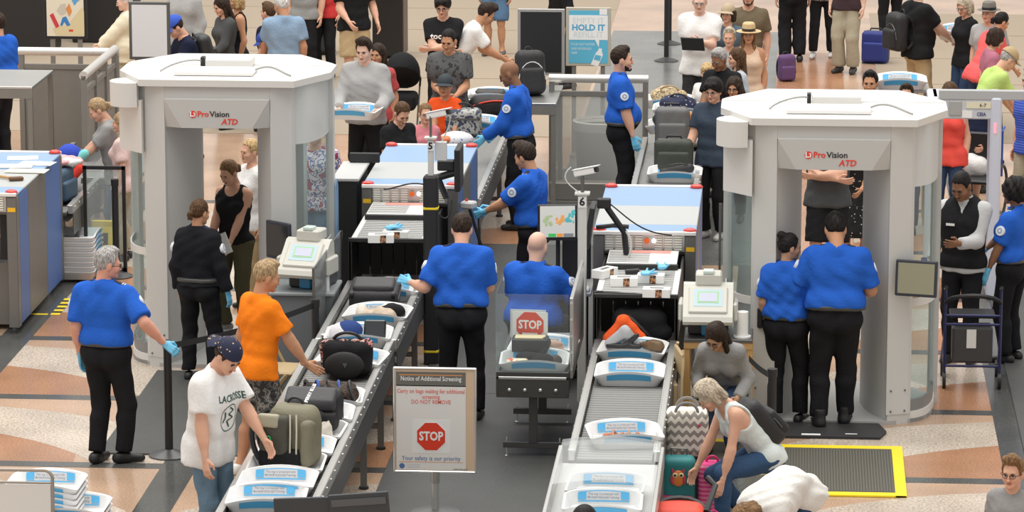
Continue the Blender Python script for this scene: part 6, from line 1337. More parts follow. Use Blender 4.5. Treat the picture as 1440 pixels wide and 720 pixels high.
r = thing('bag_trolley', 'low black trolley under the zigzag tote bag', 'trolley', (gx+.03, 29.95, 0)); MB().box((0, 0, .225), (.32, .22, .39), ch=.03).build('trolley_box', BLACKR, r); MB().cyl((-.15, -.1, .03), (-.15, .1, .03), .03).build('wheel', BLACK, r); MB().cyl((.15, -.1, .03), (.15, .1, .03), .03).build('wheel', BLACK, r)
r = thing('stroller', 'red and black stroller at the bottom edge below the owl suitcase', 'stroller', (G(966, 716).x, 27.75, -.0)); blob('seat', [B_((0, 0, .52), (.20, .20, .09), .08)], .015, mat('stroller_red', (.75, .06, .03), .6), r); MB().tube(bez((-.24, -.1, .50), (-.22, .2, .66), (.22, .2, .66), (.24, -.1, .50)), .022, 8).build('hoop', BLACK, r); MB().tube([(.20, -.1, .58), (.26, .12, .72), (.20, .2, .76)], .024, 8).build('handle', BLACK, r)
for s in (-1, 1): MB().tube([(s*.2, -.15, .08), (s*.2, .1, .5)], .014, 6).build('frame_tube', DSTEEL, r); MB().cyl((s*.2-.015, -.15, .08), (s*.2+.015, -.15, .08), .08, n=16).build('wheel', BLACK, r); MB().cyl((s*.2-.015, .2, .08), (s*.2+.015, .2, .08), .08, n=16).build('wheel', BLACK, r)
# ---- folding chairs
BCH = mat('chair_beige', (.48, .36, .20), .5)
def folding_chair(label, x, y, yaw, folded=False):
    r = thing('folding_chair', label, 'chair', (x, y, 0), yaw, 'beige folding chairs')
    if folded:
        for s in (-1, 1): MB().tube([(s*.21, .0, .0), (s*.21, .06, .80), (s*.15, .065, .90)], .013, 8).build('frame_tube', BCH, r)
        MB().box((0, .055, .78), (.40, .03, .20), ch=.012, M=None).build('backrest', BCH, r); MB().box((0, .0, .42), (.38, .05, .40), ch=.012).build('seat', BCH, r); return r
    for s in (-1, 1):
        MB().tube([(s*.21, -.25, 0), (s*.21, .16, .78), (s*.19, .18, .84)], .013, 8).build('leg', BCH, r); MB().tube([(s*.20, .22, 0), (s*.20, -.14, .44)], .013, 8).build('leg', BCH, r)
    MB().box((0, 0, .445), (.40, .40, .03), ch=.012).build('seat', BCH, r); MB().box((0, .17, .74), (.40, .03, .17), ch=.012).build('backrest', BCH, r); MB().cyl((-.21, .12, .15), (.21, .12, .15), .010).build('cross_bar', BCH, r)
    return r
g = G(405, 590); folding_chair('beige folding chair open between the orange tee and lane 5', -4.42, 32.6, 82); folding_chair('folded beige chair leaning beside the lane 6 conveyor', -.98, 31.7, -80, True)
folding_chair('beige folding chair under the stooping person', -.62, 31.25, 180) if False else None
# ---- stool under seated officer
r = thing('office_chair', 'black office chair under the seated officer', 'chair', (G(757, 326, 1.4).x+.03, G(757, 326, 1.4).y-.05, 0), -22); MB().box((0, 0, .42), (.46, .44, .07), ch=.03).build('seat', BLACKR, r); MB().cyl((0, 0, .06), (0, 0, .4), .03).build('column', DSTEEL, r)
for k in range(5): MB().tube([(0, 0, .09), (.26*math.cos(k*1.2566), .26*math.sin(k*1.2566), .05)], .02, 6).build('base_spoke', BLACK, r)
# ---- notice board stand and tray stacks at lower left
g = xz_at(30, 690, 27.6); r = thing('board_stand', 'grey tube framed white board at the lower left corner', 'board stand', (g.x, 27.6, 0))
zt_ = xz_at(30, 661, 27.6).z; xr = xz_at(74, 690, 27.6).x-g.x; GT = mat('taupe_tube', (.36, .32, .28), .4, .4)
MB().tube([(-.5, 0, zt_)]+[(xr-.06, 0, zt_)]+[(xr-.06+.06*math.sin(a), 0, zt_-.06+.06*math.cos(a)) for a in np.linspace(.2, 1.57, 6)]+[(xr, 0, 0)], .013, 8).build('frame_tube', GT, r); MB().tube([(-.5, 0, zt_), (-.5, 0, 0)], .013, 8).build('frame_tube', GT, r); MB().cyl((-.5, 0, zt_-.095), (xr, 0, zt_-.095), .010).build('cross_tube', GT, r); MB().box((-.25+xr/2, .0, zt_-.45), (.5+xr-.03, .012, .68)).build('panel', mat('panel_white', (.74, .73, .71), .4), r)
gx0 = xz_at(62, 690, 28.0).x; zt0 = xz_at(62, 690, 28.0).z
for k in range(7): tray(0, 0, 0, 0, ('topmost' if k == 6 else ('second', 'third', 'fourth', 'fifth', 'sixth', 'lowest')[5-k])+' white tray of the taller stack behind the white board', at=(gx0, 28.05, zt0-.30+.045*k), full=(k == 6), group='stacked white trays at lower left')
MB_ = thing('tray_cart', 'low steel cart under the white tray stacks at lower left', 'cart', (gx0+.05, 28.0, 0)); MB().box((.1, .05, zt0-.32), (.95, .55, .03), ch=.004).build('deck', STEEL, MB_)
for sx in (-.3, .5):
    for sy in (-.15, .25): MB().cyl((sx, sy, 0), (sx, sy, zt0-.33), .018).build('leg', STEEL, MB_)
gx1 = xz_at(98, 706, 27.9).x
for k in range(4): tray(0, 0, 0, 0, ('topmost', 'second', 'third', 'lowest')[3-k]+' white tray of the shorter stack at lower left', at=(gx1, 27.9, zt0-.30+.045*k), full=(k == 3), group='stacked white trays at lower left')
# ---- dark twin panels at the bottom edge
g = xz_at(480, 705, 26.1); r = thing('twin_display', 'pair of dark hinged panels at the bottom edge left of the notice', 'display', (g.x, 26.1, 0)); zt_ = xz_at(480, 700, 26.1).z; DP = mat('panel_slate', (.035, .045, .055), .3)
MB().box((-.21, 0, zt_-.20), (.40, .02, .42), ch=.005, M=T(-.01, 0, 0) @ RY(-3)).build('left_panel', DP, r); MB().box((.215, -.03, zt_-.18), (.42, .02, .42), ch=.005, M=RY(-5)).build('right_panel', DP, r); MB().box((.215, -.045, zt_-.03), (.38, .004, .05), M=RY(-5)).build('panel_inset', mat('panel_slate_light', (.09, .10, .11), .3), r); MB().cyl((0, .03, 0), (0, .03, zt_-.05), .02).build('stand', DSTEEL, r); MB().lathe([(0, 0), (.2, 0), (.2, .02), (.03, .04)], 20).build('base', DSTEEL, r)
# ---- walker
g = G(1366, 546); r = thing('walker', 'blue wheeled walker with a grey box under its seat', 'walker', (g.x, g.y, 0)); WB = mat('walker_blue', (.03, .035, .13), .35, .3)
for s in (-1, 1):
    MB().tube([(s*.245, 0, .12), (s*.245, .02, .92)], .013, 8).build('frame_tube', WB, r); MB().tube([(s*.245, .03, .5), (s*.26, .5, .12)], .012, 8).build('frame_tube', WB, r); MB().tube([(s*.245, .03, .90), (s*.245, -.06, .93)], .018, 8).build('hand_grip', BLACK, r)
    for y in (0, .5): MB().cyl((s*.245-.014, y, .075), (s*.245+.014, y, .075), .075, n=16).build('wheel', BLACK, r)
for z in (.20, .58, .66): MB().cyl((-.245, .01, z), (.245, .01, z), .011).build('cross_tube', WB, r)
MB().tube(bez((-.245, 0, .78), (-.2, -.08, .88), (.2, -.08, .88), (.245, 0, .78)), .020, 8).build('back_bar', BLACK, r); MB().box((0, .2, .64), (.40, .30, .03), ch=.01).build('seat', BLACK, r)
b_ = MB().box((0, .12, .39), (.36, .22, .33), ch=.02).build('under_seat_box', mat('box_charcoal', (.06, .06, .062), .6), r); MB().box((-.01, .005, .45), (.085, .004, .17)).build('white_tag', PAPER, b_)
# ---- metal detector behind the right scanner
r = thing('metal_detector', 'grey walk-through metal detector frame behind the right scanner', 'metal detector', (2.05, 38.0, 0)); zt_ = 2.2
zz_ = xz_at(1360, 152, 38).z
MDP = mat('detector_pale', (.62, .64, .68), .45)
for nm, px, m in (('right_panel', 1400, mat('detector_lavender', (.62, .65, .75), .4)), ('left_panel', 1312, MDP)):
    x = xz_at(px, 200, 38.0).x-2.05; MB().box((x, .25, (zz_+.11)/2), (.11, .55, zz_+.11), ch=.02).build(nm, m, r)
x0 = xz_at(1312, 150, 38).x-2.05; x1 = xz_at(1400, 150, 38).x-2.05; zz = xz_at(1360, 152, 38).z
MB().box(((x0+x1)/2, .25, zz), (x1-x0, .5, .22), ch=.01).build('header', MDP, r); MB().box(((x0+x1)/2+.2, .02, zz+.13), (.9, .06, .10), ch=.01).build('top_rail', mat('detector_grey', (.45, .46, .47), .5), r)
pn = MB().box((xz_at(1343, 155, 38).x-2.05, -.012, zz), (.12, .02, .14), ch=.004).build('control_panel', mat('control_grey', (.40, .40, .39), .4), r); MB().box((xz_at(1376, 152, 38).x-2.05, -.006, zz+.03), (.24, .01, .06)).build('paper_label', mat('label_cream', (.78, .73, .55), .6), r); text('6-7', .05, INK, r, T(xz_at(1382, 152, 38).x-2.05, -.013, zz+.03) @ FRONT); MB().box((xz_at(1360, 160, 38).x-2.05, -.006, zz-.06), (.10, .008, .07)).build('white_label', PAPER, r); text('CEIA', .05, mat('logo_navy', (.05, .07, .22), .5), r, T(xz_at(1380, 161, 38).x-2.05, -.006, zz-.06) @ FRONT, off=.0008, sx=.85)
MB().box((x1+.0, -.032, 1.72), (.02, .006, .10)).build('red_lights', mat('lamp_red', (.9, .2, .25), .4, emit=1.2), r)
# ---- wheelchair
g = G(1385, 300); r = thing('wheelchair', 'dark blue wheelchair under the seated person at right', 'wheelchair', (G(1377, 128, 1.42).x, G(1377, 128, 1.42).y+.05, 0), 165); WCB = mat('wheelchair_blue', (.03, .08, .35), .4)
MB().box((0, .0, .44), (.42, .42, .05), ch=.02).build('seat', BLACK, r); MB().box((0, -.22, .70), (.42, .04, .45), ch=.02).build('backrest', BLACK, r)
for s in (-1, 1):
    MB().tube([(s*.25, -.1+.29*math.cos(a), .30+.29*math.sin(a)) for a in np.linspace(0, 6.283, 24, endpoint=False)], .016, 6, closed=False).build('wheel', BLACK, r); MB().tube([(s*.21, .2, .45), (s*.21, .3, .3), (s*.16, .42, .09)], .012, 6).build('leg_rest', WCB, r); MB().cyl((s*.2-.012, .32, .07), (s*.2+.012, .32, .07), .07, n=14).build('caster', BLACK, r); MB().tube([(s*.23, -.2, .45), (s*.23, -.2, .95), (s*.23, -.3, .98)], .013, 6).build('push_handle', WCB, r)
# ================================================================ steel barriers, tables and signs at the back
BST = mat('bench_steel', (.25, .24, .22), .45, .35, var=.08); PGL = glass('barrier_glass', (.78, .78, .75), .30, .1)
def steel_rail(name, label, a, b, top=1.06, panel=True):
    d = b-a; L = d.length; ang = math.degrees(math.atan2(d.y, d.x)); r = thing(name, label, 'barrier', (a.x, a.y, 0), ang, 'stainless steel barriers')
    MB().cyl((-.03, 0, top), (L+.03, 0, top), .048, n=18).build('hand_rail', mat('satin_rail', (.72, .70, .66), .3, .6), r); MB().box((L/2, 0, top-.17), (L, .04, .06), ch=.004).build('upper_bar', BST, r); MB().box((L/2, 0, .12), (L, .04, .06), ch=.004).build('lower_bar', BST, r)
    n = max(1, round(L/.75))
    for k in range(n+1): MB().box((L*k/n, 0, top/2), (.06, .06, top), ch=.004).build('upright', BST, r)
    if panel:
        for k in range(n): MB().box((L*(k+.5)/n, 0, (top-.05)/2), (L/n-.05, .01, top-.35)).build('infill_panel', PGL if panel == 'g' else BST, r)
    return r
a = xz_at(30, 72, 43.0); a.z = 0; b = xz_at(163, 72, 43.0); b.z = 0
zr = xz_at(30, 72, 43.0).z
steel_rail('steel_barrier', 'stainless barrier running across below the poster stand', a, b, zr); c2 = Vector((xz_at(118, 108, 41.0).x, 41.0, 0)); steel_rail('steel_barrier', 'stainless barrier running towards the camera by the left scanner', c2, Vector((b.x, 42.9, 0)), xz_at(118, 106, 41).z)
def steel_table(label, x, y, w, d, h, m=STEEL):
    r = thing('steel_table', label, 'table', (x, y, 0), 0, 'stainless steel tables'); MB().box((0, 0, h-.015), (w, d, .03), ch=.004).build('top', m, r); MB().box((0, -d/2+.01, h-.08), (w, .02, .10)).build('front_skirt', BST, r)
    for sx in (-1, 1):
        for sy in (-1, 1): MB().box((sx*(w/2-.03), sy*(d/2-.03), h/2-.02), (.05, .05, h-.04)).build('leg', BST, r)
    return r
steel_table('steel table beside the officer at the left picture edge', xz_at(45, 140, 41.6).x-.25, 41.6, .75, 1.2, xz_at(40, 122, 41.0).z)
steel_table('steel roller table end behind the left scanner', xz_at(150, 140, 40.2).x+.1, 40.4, .6, 1.4, .80)
# left intake: suitcase, plush toy, pink cloth
g = G(100, 262, .75); suitcase('blue case on the far left roller table', (-7.45, 38.6, .745), (.42, .24, .34), mat('steel_blue_nylon', (.05, .10, .16), .6, bump=.2), 80, wheels=False)
r = thing('plush_toy', 'blue plush toy with turquoise and red parts held over the left conveyor', 'plush toy', (xz_at(92, 200, 39.3).x, 39.3, .86)); PB = mat('plush_blue', (.03, .07, .50), .9, bump=.5, bscale=90)
blob('toy_body', [C((-.25, 0, .06), (.02, 0, .10), .09, .10)], .014, PB, r, .03, (.004, 60, 2)); blob('toy_head', [E_((.04, .0, .24), (.13, .12, .12))], .014, PB, r); blob('turquoise_part', [C((.02, -.06, .12), (.20, -.02, .26), .06, .05)], .013, mat('plush_turquoise', (.20, .60, .58), .9), r); blob('red_part', [C((.08, -.10, .02), (.16, -.08, .12), .045, .05)], .013, mat('plush_red', (.70, .05, .03), .9), r); blob('black_part', [E_((-.06, -.08, .08), (.05, .04, .05))], .012, BLKC, r)
r = thing('pink_garment', 'pink and white garment on the far left roller table', 'clothes', (xz_at(90, 215, 38.9).x, 38.75, 1.09)); blob('garment', [E_((0, 0, .05), (.22, .14, .05))], .013, cloth('pink_cotton', (.75, .40, .42)), r, .03, (.010, 40, 3)); blob('garment_trim', [E_((.1, -.06, .05), (.12, .06, .04))], .012, WHT, r, .03, (.008, 40, 4))
for k in range(8): tray(0, 0, 0, 90, ('topmost', 'second', 'third', 'fourth', 'fifth', 'sixth', 'seventh', 'lowest')[7-k]+' white tray of the stack under the far left roller table', at=(xz_at(100, 330, 38.2).x, 38.4, .03+.05*k), full=False, group='tray stack under the far left table')
r = thing('wet_floor_cone', 'yellow floor sign under the far left roller table', 'floor sign', (xz_at(146, 335, 38.9).x, 38.9, 0))
for s in (-1, 1): MB().box((0, s*.09, .24), (.24, .012, .50), ch=.004, M=T(0, 0, .0) @ RX(s*12)).build('leaf', YEL, r)
MB().box((0, -.098, .3), (.10, .004, .12), M=RX(-12)).build('warning_triangle', INK, r)
# poster stand, white board, HOLD IT sign, black board
def sign_frame(name, label, px0, px1, py0, py1, Y, frm, face, cat='sign', z_extra=0):
    a = xz_at(px0, py0, Y); b = xz_at(px1, py1, Y); w = b.x-a.x; h = a.z-b.z; r = thing(name, label, cat, ((a.x+b.x)/2, Y, 0)); zc = (a.z+b.z)/2
    bd = MB().box((0, 0, zc), (w, .04, h), ch=.006).build('frame', frm, r); fc = MB().box((0, -.021, zc), (w-.07, .004, h-.07)).build('face', face, bd)
    for s in (-1, 1): MB().box((s*w*.32, .02, (zc-h/2)/2), (.05, .05, zc-h/2)).build('leg', BST, r); MB().box((s*w*.32, .02, .015), (.07, .5, .03)).build('foot', BST, r)
    return r, bd, w, h, zc
SBL = mat('poster_blue', (.12, .50, .72), .5)
r, bd, w, h, zc = sign_frame('poster_sign', 'blue and white bottle refill poster in the background', 796, 859, 10, 93, 46.0, mat('sign_frame_tan', (.50, .46, .38), .5), SBL)
MB().box((0, -.0245, zc+h*.16), (w-.075, .002, h*.42)).build('white_band', WINK, bd); PT = mat('poster_text_blue', (.25, .55, .76), .6); PTL = mat('poster_text_pale', (.62, .72, .78), .6)
text('EMPTY IT', .098, PTL, bd, T(0, -.026, zc+h*.275) @ FRONT, ext=.0006, sx=.92); text('HOLD IT', .100, mat('poster_text_strong', (.10, .42, .68), .6), bd, T(0, -.026, zc+h*.155) @ FRONT, ext=.0006, off=.004, sx=1.0); text('REFILL IT', .098, PTL, bd, T(0, -.026, zc+h*.035) @ FRONT, ext=.0006, sx=.92)
for k, t in enumerate(('POUR OUT WATER', 'AND BEVERAGES', 'HERE')): text(t, .040, mat('poster_text_white', (.75, .85, .9), .6), bd, T(-w*.38, -.0245, zc-h*.13-.052*k) @ FRONT, ext=.0006, align='LEFT', sx=.8)
MB().prism([(.05, 0), (.10, 0), (.095, -.09)], 0, .001, 0, T(.03, -.0245, zc-h*.05) @ FRONT).build('speech_tail', WINK, bd); MB().prism([(-.06, -.19), (.055, -.19), (.085, .0), (.05, .06), (.05, .09), (.0, .09), (.0, .06), (-.03, .0)], 0, .001, 0, T(.11, -.0245, zc-h*.285) @ FRONT @ RZ(-14) @ Matrix.Scale(.78, 4)).build('bottle_outline', WINK, bd); MB().prism([(-.035, -.10), (.06, -.10), (.065, -.02), (-.025, -.02)], 0, .001, 0, T(.11, -.0262, zc-h*.285) @ FRONT @ RZ(-14) @ Matrix.Scale(.78, 4)).build('bottle_label', SBL, bd); MB().box((w*.33, -.0245, zc+h*.43), (.09, .002, .07)).build('corner_mark', WINK, bd)
sign_frame('display_board', 'blank black display board with grey frame beside the refill poster', 728, 794, 12, 106, 45.4, mat('sign_frame_grey', (.42, .42, .41), .4, .4), mat('board_black', (.022, .023, .025), .3), 'board')
sign_frame('white_board', 'blank white board with dark frame in front of the cream sweater', 181, 240, 2, 84, 44.2, DSTEEL, mat('board_white', (.74, .74, .76), .4), 'board')
r, bd, w, h, zc = sign_frame('poster_stand', 'black framed poster of pocket tools in a bag at upper left', 61, 123, -22, 55, 45.5, BLACK, mat('poster_cream', (.80, .74, .58), .6))
def ps(nm, pts, c, y=-.0245): MB().prism([(a*w, b*h) for a, b in pts], 0, .001, 0, T(0, y, zc) @ FRONT).build(nm, mat('poster_'+nm, c, .6), bd)
ps('bag_shape', [(-.30, -.30), (.05, -.24), (.40, .10), (.44, .02), (.44, -.43), (-.22, -.43)], (.72, .62, .36)); ps('red_knife', [(-.36, -.06), (-.28, -.02), (-.14, -.26), (-.22, -.30)], (.62, .05, .06), -.026); ps('blue_handles', [(-.06, -.10), (.02, -.08), (.12, -.24), (.04, -.26), (-.02, -.18), (-.08, -.26), (-.12, -.24)], (.04, .22, .55), -.026); ps('orange_tool', [(.02, .06), (.10, .16), (.16, .02), (.10, -.08), (.06, -.02)], (.75, .28, .08), -.026); ps('grey_blade', [(-.20, .02), (-.10, .14), (.02, .16), (.02, -.02), (-.10, -.06)], (.60, .56, .46)); ps('scissor_rings', [(.16, .22), (.24, .34), (.38, .36), (.42, .26), (.30, .20), (.22, .12)], (.12, .38, .68)); ps('red_mark', [(.08, -.36), (.18, -.36), (.18, -.32), (.08, -.32)], (.75, .06, .03), -.026)
# steel barrier with glass, bin and step at centre back
a = Vector((xz_at(776, 110, 43.2).x, 43.2, 0)); steel_rail('steel_barrier', 'stainless and glass barrier left of the officer facing right with a bin behind', a, Vector((a.x+1.05, 43.2, 0)), xz_at(776, 110, 43.2).z, 'g'); MB
r = thing('step_plinth', 'low stainless plinth under the central back barrier', 'plinth', (a.x+.5, 42.9, 0)); MB().box((0, 0, .14), (1.0, .20, .20), ch=.01).build('plinth_box', BST, r); MB().box((0, -.02, .02), (1.06, .28, .04)).build('plinth_foot', BST, r)
r = thing('waste_bin', 'lined grey waste bin behind the central glass barrier', 'bin', (a.x+.52, 43.7, 0)); MB().lathe([(0, 0), (.25, 0), (.30, .78), (.28, .78), (.24, .05), (0, .05)], 22).build('bin_body', mat('bin_grey', (.30, .29, .27), .6), r); MB().lathe([(.305, .70), (.315, .80), (.29, .81), (.27, .74)], 22, cap=False).build('bin_liner', mat('liner_white', (.75, .75, .74), .4), r)
steel_table('steel table with open side under the black backpack', xz_at(752, 150, 42.6).x, 43.0, .50, 1.3, xz_at(750, 140, 42.6).z)
# far bags
def rucksack(label, loc, yaw, m, s=1.0, rx=0, trim=None, group=None):
    r = thing('backpack', label, 'backpack', loc, yaw, group)
    r.rotation_euler = (R(rx), 0, R(yaw)) if rx else r.rotation_euler
    blob('body', [B_((0, .0, .24*s), (.16*s, .10*s, .24*s), .08*s)], .015, m, r, .02, (.005, 26, 5)); blob('front_pocket', [B_((0, -.10*s, .16*s), (.13*s, .05*s, .13*s), .04*s)], .013, m, r)
    MB().tube(bez((-.14*s, -.09*s, .12*s), (-.15*s, -.10*s, .40*s), (.12*s, -.10*s, .44*s), (.15*s, -.09*s, .16*s)), .006*s, 6).build('zip', trim or DSTEEL, r); MB().tube(bez((-.04, .08*s, .47*s), (-.03, .08*s, .53*s), (.03, .08*s, .53*s), (.04, .08*s, .47*s)), .009, 6).build('haul_loop', BLACK, r)
    for q in (-1, 1): MB().tube(bez((q*.09*s, .09*s, .44*s), (q*.12*s, .22*s, .40*s), (q*.13*s, .20*s, .10*s), (q*.11*s, .10*s, .04*s)), .018*s, 6).build('shoulder_strap', BLACK, r)
    return r
BNY = mat('black_nylon', (.018, .018, .02), .6)
g = xz_at(750, 122, 43.0); rucksack('black backpack with white piping on the steel table', (g.x-.02, 42.9, xz_at(750, 140, 42.6).z), 15, BNY, 1.05, -10, WHITE)
r = thing('duffel_bag', 'black bag with red zip at the head of the lane 5 roller table', 'bag', (xz_at(690, 105, 44.0).x, 44.1, .75), 10); blob('body', [B_((0, 0, .13), (.26, .14, .13), .10)], .015, BNY, r, .02, (.005, 26, 2)); MB().tube(bez((-.22, -.12, .16), (-.1, -.15, .22), (.1, -.15, .24), (.22, -.12, .18)), .010, 6).build('red_zip', RED, r)
# lane 5 intake trays
tray(688, 146, .74, 0, 'farthest white tray on the lane 5 roller table'); tray(676, 163, .74, 2, 'middle white tray on the lane 5 roller table holding black cloth'); tray(668, 186, .74, -2, 'nearest white tray on the lane 5 roller table by the long sleeved officer')
heap('black fuzzy scarf in the middle far tray of lane 5', 'clothes', 'black_scarf', 676, 163, .74, [BLKC], .24, .16, .10, 5); r = thing('shaver_case', 'dark oblong case on the farthest lane 5 tray', 'case', (*(G(688, 146, .74)+Vector((0, .2, 0))).xy, .80)); MB().box((0, 0, .05), (.36, .12, .07), ch=.03).build('case_body', mat('case_grey', (.05, .05, .052), .5), r); MB().box((.1, -.061, .05), (.06, .004, .02)).build('latch', DSTEEL, r)
r = thing('duffel_bag', 'grey and navy patterned cooler bag on the lane 5 roller table', 'bag', (G(651, 192, .74).x, G(651, 192, .74).y+.1, .74)); blob('body', [B_((0, 0, .15), (.20, .13, .15), .06)], .014, ramp_mat('cooler_print', 'noise', 16, [(0, (.05, .06, .10)), (.46, (.42, .42, .40)), (.6, (.10, .11, .15))], .7), r, .02, (.003, 20, 1)); MB().box((0, -.134, .20), (.36, .004, .02)).build('zip', DSTEEL, r); MB().tube(bez((-.1, 0, .30), (-.08, 0, .38), (.08, 0, .38), (.1, 0, .30)), .012, 6).build('handle', BLACK, r)
r = thing('swim_bag', 'blue and white patterned bag on lane 5 near the orange tee', 'bag', (G(640, 212, .74).x, G(640, 212, .74).y+.1, .74), 20); blob('body', [E_((0, 0, .10), (.20, .13, .10))], .014, ramp_mat('blue_dots', 'voronoi', 30, [(0, (.04, .10, .45)), (.22, (.75, .76, .80))], .7), r); blob('toy', [E_((-.14, -.06, .12), (.10, .06, .05))], .012, mat('toy_orange', (.75, .22, .08), .6), r)
# lane 6 intake
tray(948, 258, .74, 0, 'white tray with a black case at the mouth of the lane 6 machine'); r = thing('umbrella_case', 'black curved case in the tray at the lane 6 machine', 'case', (*(G(950, 256, .74)+Vector((0, .2, 0))).xy, .77)); blob('case_body', [C((-.14, 0, .04), (.14, .02, .08), .035, .05)], .011, BNY, r); MB().tube(bez((-.1, 0, .1), (0, -.05, .15), (.1, 0, .14), (.15, 0, .1)), .008, 6).build('strap', BLACK, r)
g = G(947, 246, .74); suitcase('dark green soft suitcase standing on the lane 6 roller table', (g.x, g.y+.1, .745), (.40, .20, .36), mat('forest_nylon', (.045, .055, .042), .7, bump=.2), 0, 0, wheels=False)
g = G(944, 222, .74); suitcase('grey soft suitcase behind the green one on lane 6', (g.x, g.y+.32, .745), (.36, .20, .50), mat('grey_nylon', (.16, .16, .16), .7, bump=.2), 0, 0, wheels=False)
g = G(950, 205, .74); r = thing('satchel', 'tan leather satchel on the lane 6 roller table', 'bag', (g.x, g.y+.35, .745)); blob('body', [B_((0, 0, .16), (.20, .09, .16), .05)], .013, mat('tan_satchel', (.48, .22, .06), .5), r); blob('flap', [B_((0, -.06, .24), (.19, .05, .08), .03)], .012, mat('tan_satchel_dark', (.40, .17, .045), .5), r); MB().tube([(-.2, -.05, .1), (-.22, -.1, .3), (-.1, -.05, .34)], .010, 6).build('strap', mat('tan_satchel_dark', (.40, .17, .045), .5), r)
for k, (px, py, lab, bl, bm, bn) in enumerate(((943, 190, 'white tray under a large black bag on the lane 6 roller table', 'large black shapeless bag in a lane 6 tray', BNY, 'soft_bag'), (952, 166, 'white tray under a navy print bag on the lane 6 roller table', 'navy bag with white print in a far lane 6 tray', ramp_mat('navy_dots', 'voronoi', 26, [(0, (.6, .62, .66)), (.18, (.015, .02, .06))], .7), 'print_bag'), (940, 154, 'white tray under a straw coloured bag farthest up lane 6', 'straw coloured bag in the farthest lane 6 tray', ramp_mat('straw_print', 'noise', 24, [(0, (.20, .14, .08)), (.45, (.60, .48, .30)), (.58, (.35, .26, .15))], .8), 'straw_bag'))):
    t_ = tray(px, py, .74, 0, lab); r = thing(bn, bl, 'bag', (t_.location.x, t_.location.y, .76)); blob('body', [E_((-.02, 0, .11), (.20, .14, .11)), E_((.10, .02, .09), (.12, .12, .08))], .014, bm, r, .04, (.008, 30, k+2)); MB().tube(bez((-.1, -.05, .18), (-.05, -.1, .26), (.08, -.1, .25), (.12, -.05, .16)), .010, 6).build('handle', BLACK if k != 2 else mat('straw_handle', (.4, .3, .18), .7), r)
r = thing('white_sheet_heap', 'heap of white papers and cloth at the far end of lane 6', 'papers', (xz_at(985, 130, 42.3).x, 42.3, .76)); blob('heap', [E_((0, 0, .08), (.30, .22, .08)), E_((.2, .1, .08), (.2, .2, .06))], .016, WHT, r, .04, (.012, 30, 2)); MB().box((.05, -.1, .15), (.22, .16, .01), M=RY(8)).build('sheet', PAPER, r)
# tray of the young man, trays of the man in black, tablet, paper, pole device
def held_tray(root, label, loc, yaw=0, rx=0): 
    M = T(*root.location) @ Matrix.Rotation(root.rotation_euler.z, 4, 'Z') @ T(*loc); p = M.translation; return tray(0, 0, 0, math.degrees(root.rotation_euler.z)+yaw, label, at=(p.x, p.y, p.z), rx=rx)
def by_label(s): return next(o for o in bpy.data.objects if o.get('label', '').startswith(s))
y_ = by_label('person in light grey sweater holding'); held_tray(y_, 'white tray held by the person in light grey sweater', (0, .50, 1.03), 180)
k_ = by_label('person in black tee and khaki'); held_tray(k_, 'upper white tray carried by the person in black tee', (0, .66, 1.12), 90, 0); held_tray(k_, 'lower white tray carried by the person in black tee', (0, .66, 1.06), 90, 0)
def worn(root, off, yaw, rx=0): M = T(*root.location) @ Matrix.Rotation(root.rotation_euler.z, 4, 'Z') @ T(*off); return M.translation, math.degrees(root.rotation_euler.z)+yaw
p, yw = worn(k_, (0, -.30, .98), 0); rucksack('black backpack with white marks worn by the person in black tee', p, yw, BNY, 1.0)
p, yw = worn(by_label('person in royal blue ball cap'), (0, -.20, 1.05), 0); rucksack('black backpack worn by the person in royal blue cap', p, yw, mat('black_leatherette', (.025, .027, .028), .4), .95, -14)
p, yw = worn(by_label('person with sunglasses'), (0, -.12, .66), 0); rucksack('black backpack on the back of the kneeling person', p, yw, BNY, .9, -42)
p, yw = worn(by_label('person in olive tee'), (0, -.26, 1.0), 0); rucksack('orange strapped backpack of the person in olive tee', p, yw, mat('orange_nylon', (.85, .30, .03), .6), 1.0)
t_ = by_label('person in white tee holding'); p, yw = worn(t_, (-.03, .45, 1.24), 0); r = thing('tablet', 'black tablet held by the person in white tee', 'tablet', p, yw); MB().box((0, 0, .03), (.28, .02, .19), ch=.005, M=RX(-30)).build('tablet_body', BLACK, r); MB().box((0, -.011, .03), (.25, .002, .16), M=RX(-30)).build('tablet_screen', SCREEN, r)
w_ = by_label('person in black tank top'); p, yw = worn(w_, (-.10, .32, .86), 0); r = thing('boarding_pass', 'white folded paper held by the person in black tank top', 'paper', p, yw); MB().box((0, 0, .06), (.12, .008, .20), M=RY(24)).build('sheet', PAPER, r); MB().box((0, .006, .06), (.10, .004, .17), M=RY(18)).build('inner_sheet', WINK, r)
d_ = by_label('officer in blue gloves facing left'); p, yw = worn(d_, (-.06, .58, 1.12), 0); r = thing('search_wand', 'grey swab wand held by the officer facing left in gloves', 'wand', p, yw); MB().tube([(0, .06, .02), (0, -.10, -.45), (0, -.14, -.62)], .016, 8).build('shaft', BLACK, r); MB().box((0, .06, .03), (.12, .14, .07), ch=.015).build('head', mat('wand_grey', (.55, .55, .54), .5), r); MB().cyl((.0, .08, .06), (0, .08, .085), .014).build('red_knob', RED, r)
b_ = by_label('officer with a belt radio'); p, yw = worn(b_, (-.22, -.04, .90), 0); r = thing('belt_radio', 'black radio on the belt of the officer at the right scanner', 'radio', p, yw); MB().box((0, 0, .02), (.045, .06, .18), ch=.01).build('radio_body', BLACK, r); MB().cyl((0, .015, .11), (0, .015, .22), .008).build('antenna', BLACK, r)
